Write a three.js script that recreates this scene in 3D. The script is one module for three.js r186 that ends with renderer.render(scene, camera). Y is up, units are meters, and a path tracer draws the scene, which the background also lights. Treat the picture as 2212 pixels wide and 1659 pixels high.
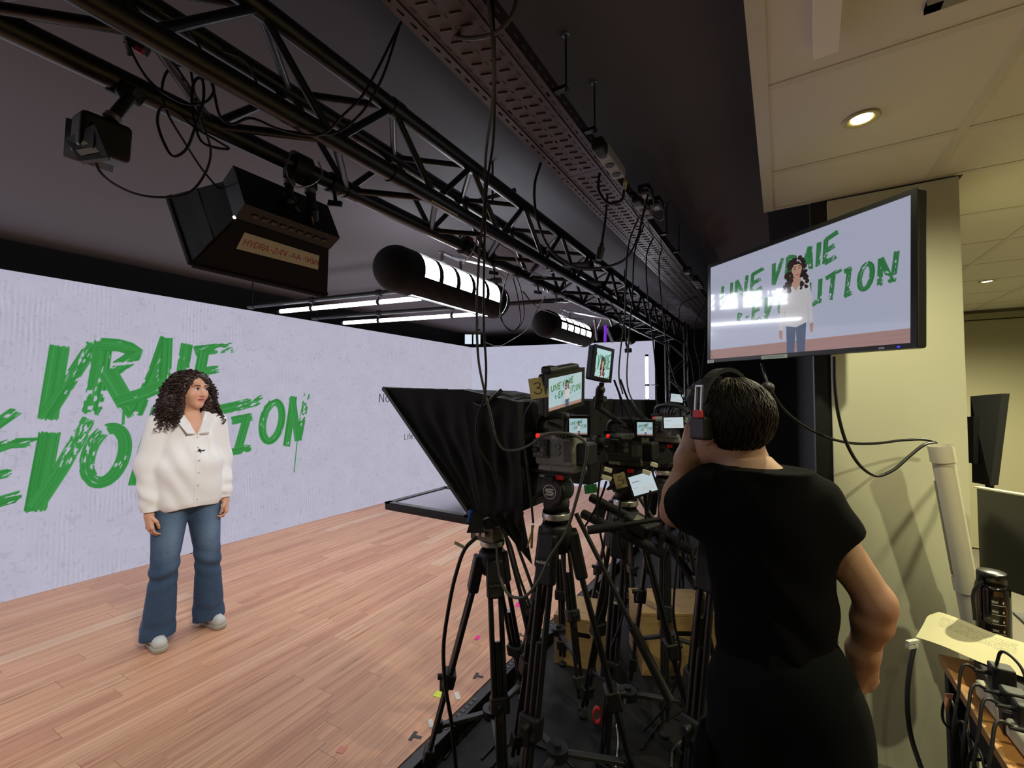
import * as THREE from 'three';
import { RoundedBoxGeometry } from 'three/addons/geometries/RoundedBoxGeometry.js';
import { mergeGeometries } from 'three/addons/utils/BufferGeometryUtils.js';
import { RectAreaLightUniformsLib } from 'three/addons/lights/RectAreaLightUniformsLib.js';
import { FontLoader } from 'three/addons/loaders/FontLoader.js';
import { TextGeometry } from 'three/addons/geometries/TextGeometry.js';

// ---------------------------------------------------------------- camera, exposure
const scene = new THREE.Scene();
scene.background = new THREE.Color(0x000000);
const FPX = 950, CX = 1106, CY = 829.5, HORIZON = 862;
const YAW = Math.atan((1688 - CX) / FPX), TILT = Math.atan((HORIZON - CY) / FPX), EYE = 1.6;
const camera = new THREE.PerspectiveCamera(2 * Math.atan(CY / FPX) * 180 / Math.PI, 2212 / 1659, 0.05, 60);
camera.position.set(0, EYE, 0);
camera.rotation.order = 'YXZ';
camera.rotation.set(TILT, YAW, 0);
camera.updateMatrixWorld(true);
const renderer = new THREE.WebGLRenderer({ antialias: true });
renderer.toneMapping = THREE.LinearToneMapping;
renderer.toneMappingExposure = 1.0;
renderer.shadowMap.enabled = true;
RectAreaLightUniformsLib.init();

const V = (x, y, z) => new THREE.Vector3(x, y, z);
// a measured sight line of the photograph, followed to a distance or to a plane of the room
const sight = (px, py) => V((px - CX) / FPX, -(py - CY) / FPX, -1).applyQuaternion(camera.quaternion);
const at = (px, py, d) => sight(px, py).multiplyScalar(d).add(camera.position);
function onPlane(px, py, n, k) { const d = sight(px, py), t = (k - n.dot(camera.position)) / n.dot(d); return d.multiplyScalar(t).add(camera.position); }
const onY = (px, py, y) => onPlane(px, py, V(0, 1, 0), y);
const onZ = (px, py, z) => onPlane(px, py, V(0, 0, 1), z);
const onX = (px, py, x) => onPlane(px, py, V(1, 0, 0), x);

// ---------------------------------------------------------------- the room's measures
const LEDX = -5.0, LEDF = 0.08, LEDT = 2.58, CORNER = [-5.0, -6.71], BACKEND = [-1.8, -7.515], EDGEX = -1.38;
const CEIL = 2.86, OFFC = 2.55, WALLZ = -2.53;
const LEDK = 0.92, LEDA = 0.3, DOWNK = 5, PANELK = 190; // glow of the screens, and their area lights

// ---------------------------------------------------------------- area lights of the LED screens (the lamps carry their own)
function area(w, h, color, intensity, pos, look) {
  const l = new THREE.RectAreaLight(color, intensity, w, h);
  l.position.copy(pos); l.lookAt(look); scene.add(l); return l;
}
function pointLamp(color, intensity, pos, radius = 1) {
  const l = new THREE.PointLight(color, intensity, 0, 2); l.position.copy(pos); l.castShadow = true; l.shadow.radius = radius; scene.add(l); return l;
}

// ---------------------------------------------------------------- helpers
let seed = 7;
const rnd = () => { seed = (seed * 1664525 + 1013904223) >>> 0; return seed / 4294967296; };
const rr = (a, b) => a + (b - a) * rnd();
const lerp = (a, b, t) => a + (b - a) * t;
const clamp = (x, a = 0, b = 1) => Math.min(b, Math.max(a, x));
const names = new Map();
function numbered(n) { const k = names.get(n) || 0; names.set(n, k + 1); return k ? n + '_' + String(k).padStart(3, '0') : n; }
function M(color, o = {}) { return new THREE.MeshStandardMaterial({ color, roughness: 0.6, metalness: 0, ...o }); }
function P(color, o = {}) { return new THREE.MeshPhysicalMaterial({ color, roughness: 0.5, metalness: 0, ...o }); }
function thing(name, label, category, pos, group) {
  const o = new THREE.Group(); o.name = numbered(name); scene.add(o);
  if (pos) o.position.copy(pos);
  o.userData = { label, category }; if (group) o.userData.group = group;
  return o;
}
function tag(o, label, category, group) { o.userData.label = label; o.userData.category = category; if (group) o.userData.group = group; return o; }
const clean = (g) => {
  g = g.index ? g.toNonIndexed() : g;
  for (const k of Object.keys(g.attributes)) if (!['position', 'normal', 'uv'].includes(k)) g.deleteAttribute(k);
  if (!g.attributes.uv) g.setAttribute('uv', new THREE.BufferAttribute(new Float32Array(g.attributes.position.count * 2), 2));
  if (!g.attributes.normal) g.computeVertexNormals();
  return g;
};
const merge = (list) => { const l = list.flat(9).filter(Boolean); return l.length === 1 ? l[0] : mergeGeometries(l.map(clean)); };
function mesh(name, geo, mat, parent) {
  const o = new THREE.Mesh(Array.isArray(geo) ? merge(geo) : geo, mat);
  o.name = parent ? name : numbered(name); o.castShadow = o.receiveShadow = true; (parent || scene).add(o); return o;
}
// parts whose vertices are given in world space, hung under a thing that stands at its base
function wpart(name, geo, mat, parent) {
  const g = (Array.isArray(geo) ? merge(geo) : geo).clone(); parent.updateMatrixWorld(true);
  g.applyMatrix4(parent.matrixWorld.clone().invert()); return mesh(name, g, mat, parent);
}
function structure(name, geo, mat) { const o = mesh(name, geo, mat); o.userData.kind = 'structure'; return o; }
function box(w, h, d, x = 0, y = 0, z = 0, r = 0) {
  const g = r ? new RoundedBoxGeometry(w, h, d, 2, Math.min(r, w / 2.01, h / 2.01, d / 2.01)) : new THREE.BoxGeometry(w, h, d);
  return g.translate(x, y, z);
}
const span = (x0, x1, y0, y1, z0, z1, r = 0) => box(Math.abs(x1 - x0), Math.abs(y1 - y0), Math.abs(z1 - z0), (x0 + x1) / 2, (y0 + y1) / 2, (z0 + z1) / 2, r);
const UPV = V(0, 1, 0);
function rod(a, b, r, r2 = r, n = 10, open = false) {
  const d = b.clone().sub(a), L = d.length();
  return new THREE.CylinderGeometry(r2, r, L, n, 1, open).applyQuaternion(new THREE.Quaternion().setFromUnitVectors(UPV, d.normalize())).translate((a.x + b.x) / 2, (a.y + b.y) / 2, (a.z + b.z) / 2);
}
function disc(c, axis, r, h, n = 20, r2 = r) { const d = axis.clone().normalize().multiplyScalar(h / 2); return rod(c.clone().sub(d), c.clone().add(d), r, r2, n); }
function frame(a, b, hint = UPV) { // matrix with z along a->b and y near the hint
  const z = b.clone().sub(a).normalize(); let x = hint.clone().cross(z); if (x.lengthSq() < 1e-6) x = V(1, 0, 0).cross(z); x.normalize();
  return new THREE.Matrix4().makeBasis(x, z.clone().cross(x), z);
}
function bar(a, b, w, h, hint = UPV, r = 0) { const m = frame(a, b, hint).setPosition((a.x + b.x) / 2, (a.y + b.y) / 2, (a.z + b.z) / 2); return box(w, h, a.distanceTo(b), 0, 0, 0, r).applyMatrix4(m); }
function tube(pts, r, n = 0, sides = 6) { const c = new THREE.CatmullRomCurve3(pts, false, 'centripetal'); return new THREE.TubeGeometry(c, n || Math.max(6, pts.length * 6), r, sides, false); }
function sph(c, r, n = 14, sx = 1, sy = 1, sz = 1) { return new THREE.SphereGeometry(r, n, Math.max(6, n * 0.7 | 0)).scale(sx, sy, sz).translate(c.x, c.y, c.z); }
function quad(a, b, c, d) { // a b c d around; uv a=(0,0) b=(1,0) c=(1,1) d=(0,1)
  const g = new THREE.BufferGeometry();
  g.setAttribute('position', new THREE.Float32BufferAttribute([a, b, c, a, c, d].flatMap(p => [p.x, p.y, p.z]), 3));
  g.setAttribute('uv', new THREE.Float32BufferAttribute([0, 0, 1, 0, 1, 1, 0, 0, 1, 1, 0, 1], 2)); g.computeVertexNormals(); return g;
}
function slabFrom(poly, off) { // closed prism: polygon (array of V) swept by vector off
  const top = poly.map(p => p.clone().add(off)), n = poly.length, out = [];
  for (let i = 1; i < n - 1; i++) { out.push(poly[0], poly[i + 1], poly[i], top[0], top[i], top[i + 1]); }
  for (let i = 0; i < n; i++) { const j = (i + 1) % n; out.push(poly[i], poly[j], top[j], poly[i], top[j], top[i]); }
  const g = new THREE.BufferGeometry(); g.setAttribute('position', new THREE.Float32BufferAttribute(out.flatMap(p => [p.x, p.y, p.z]), 3));
  g.setAttribute('uv', new THREE.Float32BufferAttribute(new Float32Array(out.length * 2), 2)); g.computeVertexNormals(); return g;
}
function lathe(prof, n = 24) { return new THREE.LatheGeometry(prof.map(([r, y]) => new THREE.Vector2(r, y)), n); }
function canvas(w, h, draw) { const c = document.createElement('canvas'); c.width = w; c.height = h; draw(c.getContext('2d'), w, h); const t = new THREE.CanvasTexture(c); t.colorSpace = THREE.SRGBColorSpace; t.anisotropy = 8; return t; }
function noiseTex(w, h, fn, srgb = true) {
  const d = new Uint8Array(w * h * 4);
  for (let y = 0; y < h; y++) for (let x = 0; x < w; x++) { const c = fn(x, y), i = (y * w + x) * 4; if (typeof c === 'number') d[i] = d[i + 1] = d[i + 2] = clamp(c, 0, 255); else { d[i] = clamp(c[0], 0, 255); d[i + 1] = clamp(c[1], 0, 255); d[i + 2] = clamp(c[2], 0, 255); } d[i + 3] = 255; }
  const t = new THREE.DataTexture(d, w, h); t.magFilter = THREE.LinearFilter; t.minFilter = THREE.LinearFilter; t.wrapS = t.wrapT = THREE.RepeatWrapping; if (srgb) t.colorSpace = THREE.SRGBColorSpace; t.needsUpdate = true; return t;
}
const hash = (x, y, z = 0) => { let h = Math.imul(x | 0, 374761393) ^ Math.imul(y | 0, 668265263) ^ Math.imul(z | 0, 2147483647 - 977); h = Math.imul(h ^ (h >>> 13), 1274126177); return ((h ^ (h >>> 16)) >>> 0) / 4294967296; };
function vnoise(x, y, z = 0) {
  const xi = Math.floor(x), yi = Math.floor(y), zi = Math.floor(z), s = t => t * t * (3 - 2 * t), u = s(x - xi), v = s(y - yi), w = s(z - zi);
  const L = (k) => lerp(lerp(hash(xi, yi, k), hash(xi + 1, yi, k), u), lerp(hash(xi, yi + 1, k), hash(xi + 1, yi + 1, k), u), v);
  return lerp(L(zi), L(zi + 1), w);
}
const fbm = (x, y, z = 0, o = 4) => { let a = 0, s = 0.5; for (let i = 0; i < o; i++) { a += s * vnoise(x, y, z); x *= 2.03; y *= 2.03; z *= 2.03; s *= 0.5; } return a; };

// ---------------------------------------------------------------- materials
const blk = M(0x141415, { roughness: 0.55 }), blkGloss = M(0x101011, { roughness: 0.28 }), blkMatte = P(0x0d0d0e, { roughness: 0.9, specularIntensity: 0.3 }), rubber = M(0x0b0b0c, { roughness: 0.75 });
const trussM = P(0x0c0c0d, { roughness: 0.38, clearcoat: 0.25, clearcoatRoughness: 0.35 });
const cableM = M(0x101011, { roughness: 0.5 }), cableG = M(0x55524e, { roughness: 0.6 }), cableW = M(0xb9b6ae, { roughness: 0.55 });
const steel = M(0xb8b8ba, { roughness: 0.3, metalness: 0.9 }), alu = M(0x9a9a9c, { roughness: 0.42, metalness: 0.85 });
const charcoal = M(0x2b2b2c, { roughness: 0.5 }), greyBody = M(0x7c7e79, { roughness: 0.55 }), redM = M(0xb01c1c, { roughness: 0.5 }), whiteTape = M(0xd8d4c0, { roughness: 0.8 });
// ================================================================ the setting
const noiseF = noiseTex(256, 256, (x, y) => 150 + 70 * (fbm(x / 9, y / 9) - 0.5) + 50 * (hash(x, y) - 0.5), false);
const ceilM = M(0x616165, { roughness: 0.85 }), wallBlk = M(0x09090a, { roughness: 0.9 }), floorBlk = M(0x0c0c0d, { roughness: 0.8, bumpMap: noiseF, bumpScale: 0.002 });
const cream = M(0xc9c8ae, { roughness: 0.75, bumpMap: noiseF, bumpScale: 0.0006 });
const tileM = M(0xdcd7c8, { roughness: 0.9, bumpMap: noiseF, bumpScale: 0.0008 }), gridM = M(0xd2ccbc, { roughness: 0.7 });
structure('floor', span(-6, 4.2, -0.12, 0, -8.6, 4.3), floorBlk);
structure('floor_office', span(0.3, 4.1, 0, 0.006, -6.65, 4.2), M(0x7d776b, { roughness: 0.95, bumpMap: noiseF, bumpScale: 0.002 }));
structure('ceiling', span(-6, -0.045, CEIL, CEIL + 0.1, -8.6, 4.3), ceilM);
structure('wall_left', span(-5.3, -5.2, 0, CEIL, -8.6, 4.3), wallBlk);
structure('wall_back', span(-5.3, 0.2, 0, CEIL, -8.5, -8.4), wallBlk);
structure('wall_partition', span(0.2, 0.26, 0, CEIL, -8.4, WALLZ - 0.12), wallBlk);
structure('wall_behind', span(-5.3, 4.2, 0, CEIL + 0.1, 4.2, 4.3), wallBlk);
structure('wall_right', span(4.1, 4.2, 0, CEIL, -8.6, 4.2), M(0x8f8b78, { roughness: 0.8 }));
structure('wall_far', span(0.26, 4.1, 0, CEIL, -6.75, -6.65), M(0xb9b497, { roughness: 0.8 }));
structure('beam_header', span(-0.045, 4.1, OFFC + 0.03, CEIL + 0.1, -0.9 - 7.6, 4.2), wallBlk); // slab above the office's hung ceiling
// the cream column and the black post in front of the partition
structure('column', span(0.2, 0.652, 0, OFFC - 0.012, WALLZ - 0.5, WALLZ, 0.004), cream);
structure('trim_1', span(0.135, 0.198, 0, 2.62, WALLZ - 0.12, WALLZ - 0.015, 0.003), M(0x0e0e0f, { roughness: 0.5 }));
// hung office ceiling: tiles of 0.6 m between T bars, cut edge towards the studio
{
  const c = new THREE.Group(); c.name = 'ceiling_office'; c.userData.kind = 'structure'; scene.add(c);
  const tx = [-0.02, 0.56, 1.16, 1.76, 2.36, 2.96, 3.56, 4.1], tz = [];
  tz.push(4.2, 3.61, 3.04, 2.47, 1.9, 1.33, 0.76, 0.19, -0.38, -0.955, -1.53, -2.125, -2.535);
  const zs = tz;
  const low = [...zs];
  for (let z = -2.535 - 0.6; z > -6.6; z -= 0.6) low.push(z); low.push(-6.65);
  for (let i = 0; i + 1 < tx.length; i++) for (let j = 0; j + 1 < low.length; j++) {
    if (low[j + 1] < -2.6 && tx[i + 1] < 0.66) continue;
    const x0 = low[j + 1] < -2.6 ? Math.max(tx[i], 0.66) : tx[i];
    mesh('tile', span(i ? x0 + 0.013 : -0.019, tx[i + 1] - 0.013, OFFC, OFFC + 0.015, low[j] - 0.012, low[j + 1] + 0.012), tileM, c);
  }
  for (const x of tx.slice(1, -1)) mesh('ceiling_bar', span(x - 0.014, x + 0.014, OFFC - 0.003, OFFC + 0.03, 4.2, x < 0.6 ? -2.535 : -6.65), gridM, c);
  for (const z of low) mesh('ceiling_bar', span(z < -2.6 ? 0.66 : -0.045, 4.1, OFFC - 0.0028, OFFC + 0.03, z - 0.014, z + 0.014), gridM, c);
  mesh('edge_bar', span(-0.06, -0.018, OFFC - 0.004, OFFC + 0.05, 4.2, -2.549), gridM, c);
  // short surface mounted batten on the tiles
  const b0 = onY(1783, 105, OFFC - 0.02), b1 = b0.clone().add(V(-0.03, 0, 0.6));
  mesh('ceiling_batten', bar(b0, b1, 0.055, 0.04), M(0xf4efe6, { roughness: 0.7 }), c);
  // corner of a recessed diffuser
  const f0 = onY(1995, 25, OFFC - 0.002);
  mesh('ceiling_vent_frame', [span(f0.x, f0.x + 0.4, OFFC - 0.012, OFFC + 0.002, f0.z + 0.4, f0.z + 0.43), span(f0.x, f0.x + 0.4, OFFC - 0.012, OFFC + 0.002, f0.z, f0.z + 0.03), span(f0.x, f0.x + 0.03, OFFC - 0.012, OFFC + 0.002, f0.z, f0.z + 0.43), span(f0.x + 0.37, f0.x + 0.4, OFFC - 0.012, OFFC + 0.002, f0.z, f0.z + 0.43)], M(0x8d877b), c);
}
// far office wall: door leaf, frame, wall cupboard panels
{
  const d = new THREE.Group(); d.name = 'door_1'; d.userData.kind = 'structure'; scene.add(d);
  const dm = M(0xaaa588, { roughness: 0.7 });
  mesh('door_leaf', span(1.45, 2.32, 0.02, 2.44, -6.65, -6.6, 0.004), dm, d);
  mesh('door_frame', [span(1.38, 1.44, 0, 2.5, -6.65, -6.57), span(2.33, 2.39, 0, 2.5, -6.65, -6.57), span(1.38, 2.39, 2.45, 2.51, -6.65, -6.57)], M(0x9a957a), d);
  mesh('door_handle', [rod(V(2.24, 1.05, -6.58), V(2.24, 1.05, -6.53), 0.012), rod(V(2.24, 1.05, -6.53), V(2.13, 1.05, -6.53), 0.009)], steel, d);
}
structure('baseboard_far', span(0.66, 4.1, 0, 0.08, -6.66, -6.63), M(0x6d6a58));

// ================================================================ LED screens
const SEG = (a, b) => ({ a, b });
const plaster = (x, y) => { // relief of a trowelled wall: vertical comb marks and patches
  const comb = Math.max(0, vnoise(x / 60, y / 90, 3) - 0.45) * 2.0, ridge = Math.sin(x * 0.62 + 3 * vnoise(x / 30, y / 60)) * comb;
  return 10 * (fbm(x / 40, y / 40) - 0.5) + 11 * ridge * vnoise(x / 9, y / 22, 5) + 16 * (vnoise(x / 7, y / 9, 9) > 0.82 ? -0.5 : 0) + 5 * (hash(x, y) - 0.5);
};
// the picture on the long LED wall, in metres: z runs along the wall, y up
const LW = { z0: 1.0, z1: CORNER[1], y0: LEDF, y1: LEDT }, LWw = LW.z0 - LW.z1, LWh = LW.y1 - LW.y0;
const wallUV = (px, py) => { const p = onX(px, py, LEDX); return [(LW.z0 - p.z) / LWw, (LW.y1 - p.y) / LWh]; };
function brush(ctx, pts, w, dry, col = [46, 138, 62]) { // bristles drawn along a polyline (canvas px); w in px; dry = 0..1 at the start and at the end
  const n = Math.max(10, w * 1.1 | 0), L = []; let tot = 0;
  for (let i = 1; i < pts.length; i++) { L.push(Math.hypot(pts[i][0] - pts[i - 1][0], pts[i][1] - pts[i - 1][1])); tot += L[i - 1]; }
  for (let k = 0; k < n; k++) {
    const o = (k / (n - 1) - 0.5) * w, shade = rr(-16, 14), off = rr(0, w * 0.16), end = rr(0, w * 0.22), lw = w / n * 2.1;
    ctx.strokeStyle = `rgb(${col[0] + shade | 0},${col[1] + shade | 0},${col[2] + shade | 0})`; ctx.lineWidth = lw; ctx.lineCap = 'butt';
    let s = 0, on = false; ctx.beginPath();
    const steps = Math.max(8, tot / 5 | 0);
    for (let q = 0; q <= steps; q++) {
      const t = off + (tot - off - end + 0) * q / steps; let i = 0, acc = 0; while (i < L.length - 1 && acc + L[i] < t) { acc += L[i]; i++; }
      const f = (t - acc) / L[i], ax = pts[i], bx = pts[i + 1], dx = (bx[0] - ax[0]) / L[i], dy = (bx[1] - ax[1]) / L[i];
      let nx = -dy, ny = dx; if (i + 2 < pts.length && f > 0.6) { const cx2 = pts[i + 2], d2x = (cx2[0] - bx[0]) / L[i + 1], d2y = (cx2[1] - bx[1]) / L[i + 1], g = (f - 0.6) / 0.8; nx = lerp(nx, -d2y, g); ny = lerp(ny, d2x, g); } else if (i > 0 && f < 0.4) { const ax0 = pts[i - 1], d0x = (ax[0] - ax0[0]) / L[i - 1], d0y = (ax[1] - ax0[1]) / L[i - 1], g = (0.4 - f) / 0.8; nx = lerp(nx, -d0y, g); ny = lerp(ny, d0x, g); }
      const x = ax[0] + (bx[0] - ax[0]) * f + nx * o, y = ax[1] + (bx[1] - ax[1]) * f + ny * o;
      const u = t / tot, dr = lerp(dry[0], dry[1], u), hole = vnoise(x / 5 + k * 0.35, y / 7) < dr * 0.9;
      if (hole) { if (on) { ctx.stroke(); ctx.beginPath(); on = false; } } else { on ? ctx.lineTo(x, y) : ctx.moveTo(x, y); on = true; }
    }
    if (on) ctx.stroke();
  }
}
const zz = (x, y) => [x / 2.1824, y / 2.1824 + 560]; // read off an enlargement of the photograph
const ell = (cx, cy, rx, ry, tilt, a0, a1, n = 26) => Array.from({ length: n }, (_, i) => { const a = lerp(a0, a1, i / (n - 1)), x = Math.cos(a) * rx, y = Math.sin(a) * ry; return [cx + x + tilt * y, cy + y]; });
const wallStrokes = [ // [points in the enlargement, width, dryness]
  [[[283, 405], [225, 760]], 66, [0, 0.1]], [[[215, 745], [330, 570], [445, 395]], 50, [0.0, 0.66]],
  [[[490, 385], [465, 560], [430, 735]], 66, [0, 0.75]], [[[470, 400], [560, 405], [655, 432], [600, 480], [500, 545]], 54, [0, 0.45]], [[[500, 520], [560, 620], [600, 690]], 70, [0.05, 0.05]], [[[590, 660], [640, 735]], 60, [0, 0.6]],
  [[[785, 368], [725, 540], [640, 735]], 46, [0.1, 0.45]], [[[788, 368], [782, 500], [770, 640]], 42, [0, 0.3]], [[[540, 675], [660, 640], [800, 580]], 54, [0, 0.3]],
  [[[882, 398], [855, 560]], 46, [0, 0.4]], [[[915, 434], [1000, 424], [1100, 416]], 44, [0, 0.9]], [[[962, 430], [925, 620]], 44, [0, 0.3]], [[[930, 535], [1035, 516]], 34, [0, 0.7]],
  [[[585, 690], [580, 780]], 9, [0, 0]],
  [[[236, 812], [165, 1195]], 72, [0, 0.05]], [[[160, 1180], [290, 985], [425, 750]], 56, [0, 0.68]],
  [[...ell(500, 925, 84, 128, -0.25, -1.9, 4.2, 36).map(p => p)], 50, [0, 0.5]],
  [[[745, 700], [690, 860], [632, 1070]], 44, [0, 0.35]],
  [[[1030, 712], [1120, 692], [1245, 660]], 44, [0, 0.9]], [[[1090, 762], [1190, 742]], 34, [0, 0.15]], [[[1166, 742], [1120, 905]], 36, [0, 0.1]], [[[1085, 912], [1185, 886]], 32, [0, 0.4]],
  [[...ell(1283, 765, 44, 92, -0.16, -1.6, 4.9, 30)], 33, [0, 0.35]],
  [[[1385, 645], [1350, 884]], 32, [0, 0.15]], [[[1378, 650], [1405, 858]], 30, [0, 0.1]], [[[1448, 632], [1408, 855]], 28, [0.9, 0]], [[[1402, 850], [1386, 1005]], 4, [0, 0.3]],
  [[[-60, 810], [80, 712]], 40, [0, 0.5]], [[[-60, 905], [50, 868], [195, 862]], 42, [0, 0.95]], [[[-60, 1030], [60, 1003]], 36, [0, 0.8]], [[[-60, 1160], [105, 1112]], 46, [0, 0.8]], [[[-50, 780], [-130, 1160]], 70, [0, 0.1]],
];
const ledTex = canvas(2048, Math.round(2048 * LWh / LWw), (ctx, w, h) => {
  const im = ctx.createImageData(w, h), d = im.data;
  for (let y = 0; y < h; y++) for (let x = 0; x < w; x++) { const p = plaster(x * 1.25, y * 1.25), i = (y * w + x) * 4; d[i] = 184 + p; d[i + 1] = 181 + p; d[i + 2] = 199 + p; d[i + 3] = 255; }
  ctx.putImageData(im, 0, 0);
  const cv = (p) => { const [u, v] = wallUV(...zz(...p)); return [u * w, v * h]; };
  for (const [pts, wd, dry] of wallStrokes) {
    const m = pts[pts.length >> 1], a = cv(m), b = cv([m[0], m[1] + wd]);
    brush(ctx, pts.map(cv), Math.max(1.6, Math.hypot(b[0] - a[0], b[1] - a[1])), dry.map(v => v * 0.68));
  }
  const put = (s, px, py, hpx, wt) => { const a = wallUV(px, py), b = wallUV(px, py - hpx), sz = (a[1] - b[1]) * h * 1.36; ctx.font = `${wt} ${sz}px sans-serif`; ctx.fillStyle = 'rgb(62,56,72)'; ctx.fillText(s, a[0] * w, a[1] * h); };
  put('No', 817, 869, 19, 'normal'); put('Life Is On', 872, 950, 13, 'normal');
});
const backTex = canvas(1024, 768, (ctx, w, h) => {
  const im = ctx.createImageData(w, h), d = im.data;
  for (let y = 0; y < h; y++) for (let x = 0; x < w; x++) { const p = plaster(x * 1.0 + 700, y * 1.0 + 300) * 0.8, i = (y * w + x) * 4; d[i] = 188 + p; d[i + 1] = 188 + p; d[i + 2] = 210 + p; d[i + 3] = 255; }
  ctx.putImageData(im, 0, 0);
});
const glowM = (tex, k, o = {}) => M(0x050505, { roughness: 0.75, emissive: 0xffffff, emissiveMap: tex, emissiveIntensity: k, ...o });
const ledFace = glowM(ledTex, LEDK);
{
  const g = thing('video_wall', 'long pale lavender video wall painted with green brush lettering', 'video wall', V(LEDX, LEDF, CORNER[1]));
  wpart('screen', quad(V(LEDX, LW.y0, LW.z0), V(LEDX, LW.y0, LW.z1), V(LEDX, LW.y1, LW.z1), V(LEDX, LW.y1, LW.z0)), ledFace, g);
  wpart('frame', span(LEDX - 0.09, LEDX - 0.002, LEDF, LEDT, LW.z1, LW.z0), wallBlk, g);
  area(LWw, LWh, 0xcfc6dc, LEDA, V(LEDX + 0.03, (LW.y0 + LW.y1) / 2, (LW.z0 + LW.z1) / 2), V(0, (LW.y0 + LW.y1) / 2, (LW.z0 + LW.z1) / 2));
  // the same wall goes on past the photographer's shoulder
  wpart('screen', quad(V(LEDX, LW.y0, 3.9), V(LEDX, LW.y0, LW.z0), V(LEDX, LW.y1, LW.z0), V(LEDX, LW.y1, 3.9)), glowM(backTex, LEDK), g); wpart('frame', span(LEDX - 0.09, LEDX - 0.002, LEDF, LEDT, LW.z0, 3.9), wallBlk, g);
  area(2.9, LWh, 0xcfc6dc, LEDA, V(LEDX + 0.03, (LW.y0 + LW.y1) / 2, 2.45), V(0, (LW.y0 + LW.y1) / 2, 2.45));
  const a = V(CORNER[0], LEDF, CORNER[1]), b = V(BACKEND[0], LEDF, BACKEND[1]), up = V(0, LEDT - LEDF, 0), n = b.clone().sub(a).normalize().cross(UPV).negate();
  const nb = V(n.x, 0, n.z); if (nb.z < 0) nb.negate();
  const h = thing('video_wall', 'blank pale lavender video wall at the far end of the stage', 'video wall', a);
  wpart('screen', quad(a, b, b.clone().add(up), a.clone().add(up)), glowM(backTex, LEDK), h);
  const back = nb.clone().multiplyScalar(-0.002), thick = nb.clone().multiplyScalar(-0.09);
  wpart('frame', slabFrom([a, b, b.clone().add(up), a.clone().add(up)].map(p => p.clone().add(back)), thick), wallBlk, h);
  const mid = a.clone().add(b).multiplyScalar(0.5).add(up.clone().multiplyScalar(0.5)).addScaledVector(nb, 0.03);
  area(a.distanceTo(b) - 0.05, LEDT - LEDF, 0xcfc6dc, LEDA, mid, mid.clone().add(nb));
}
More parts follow.
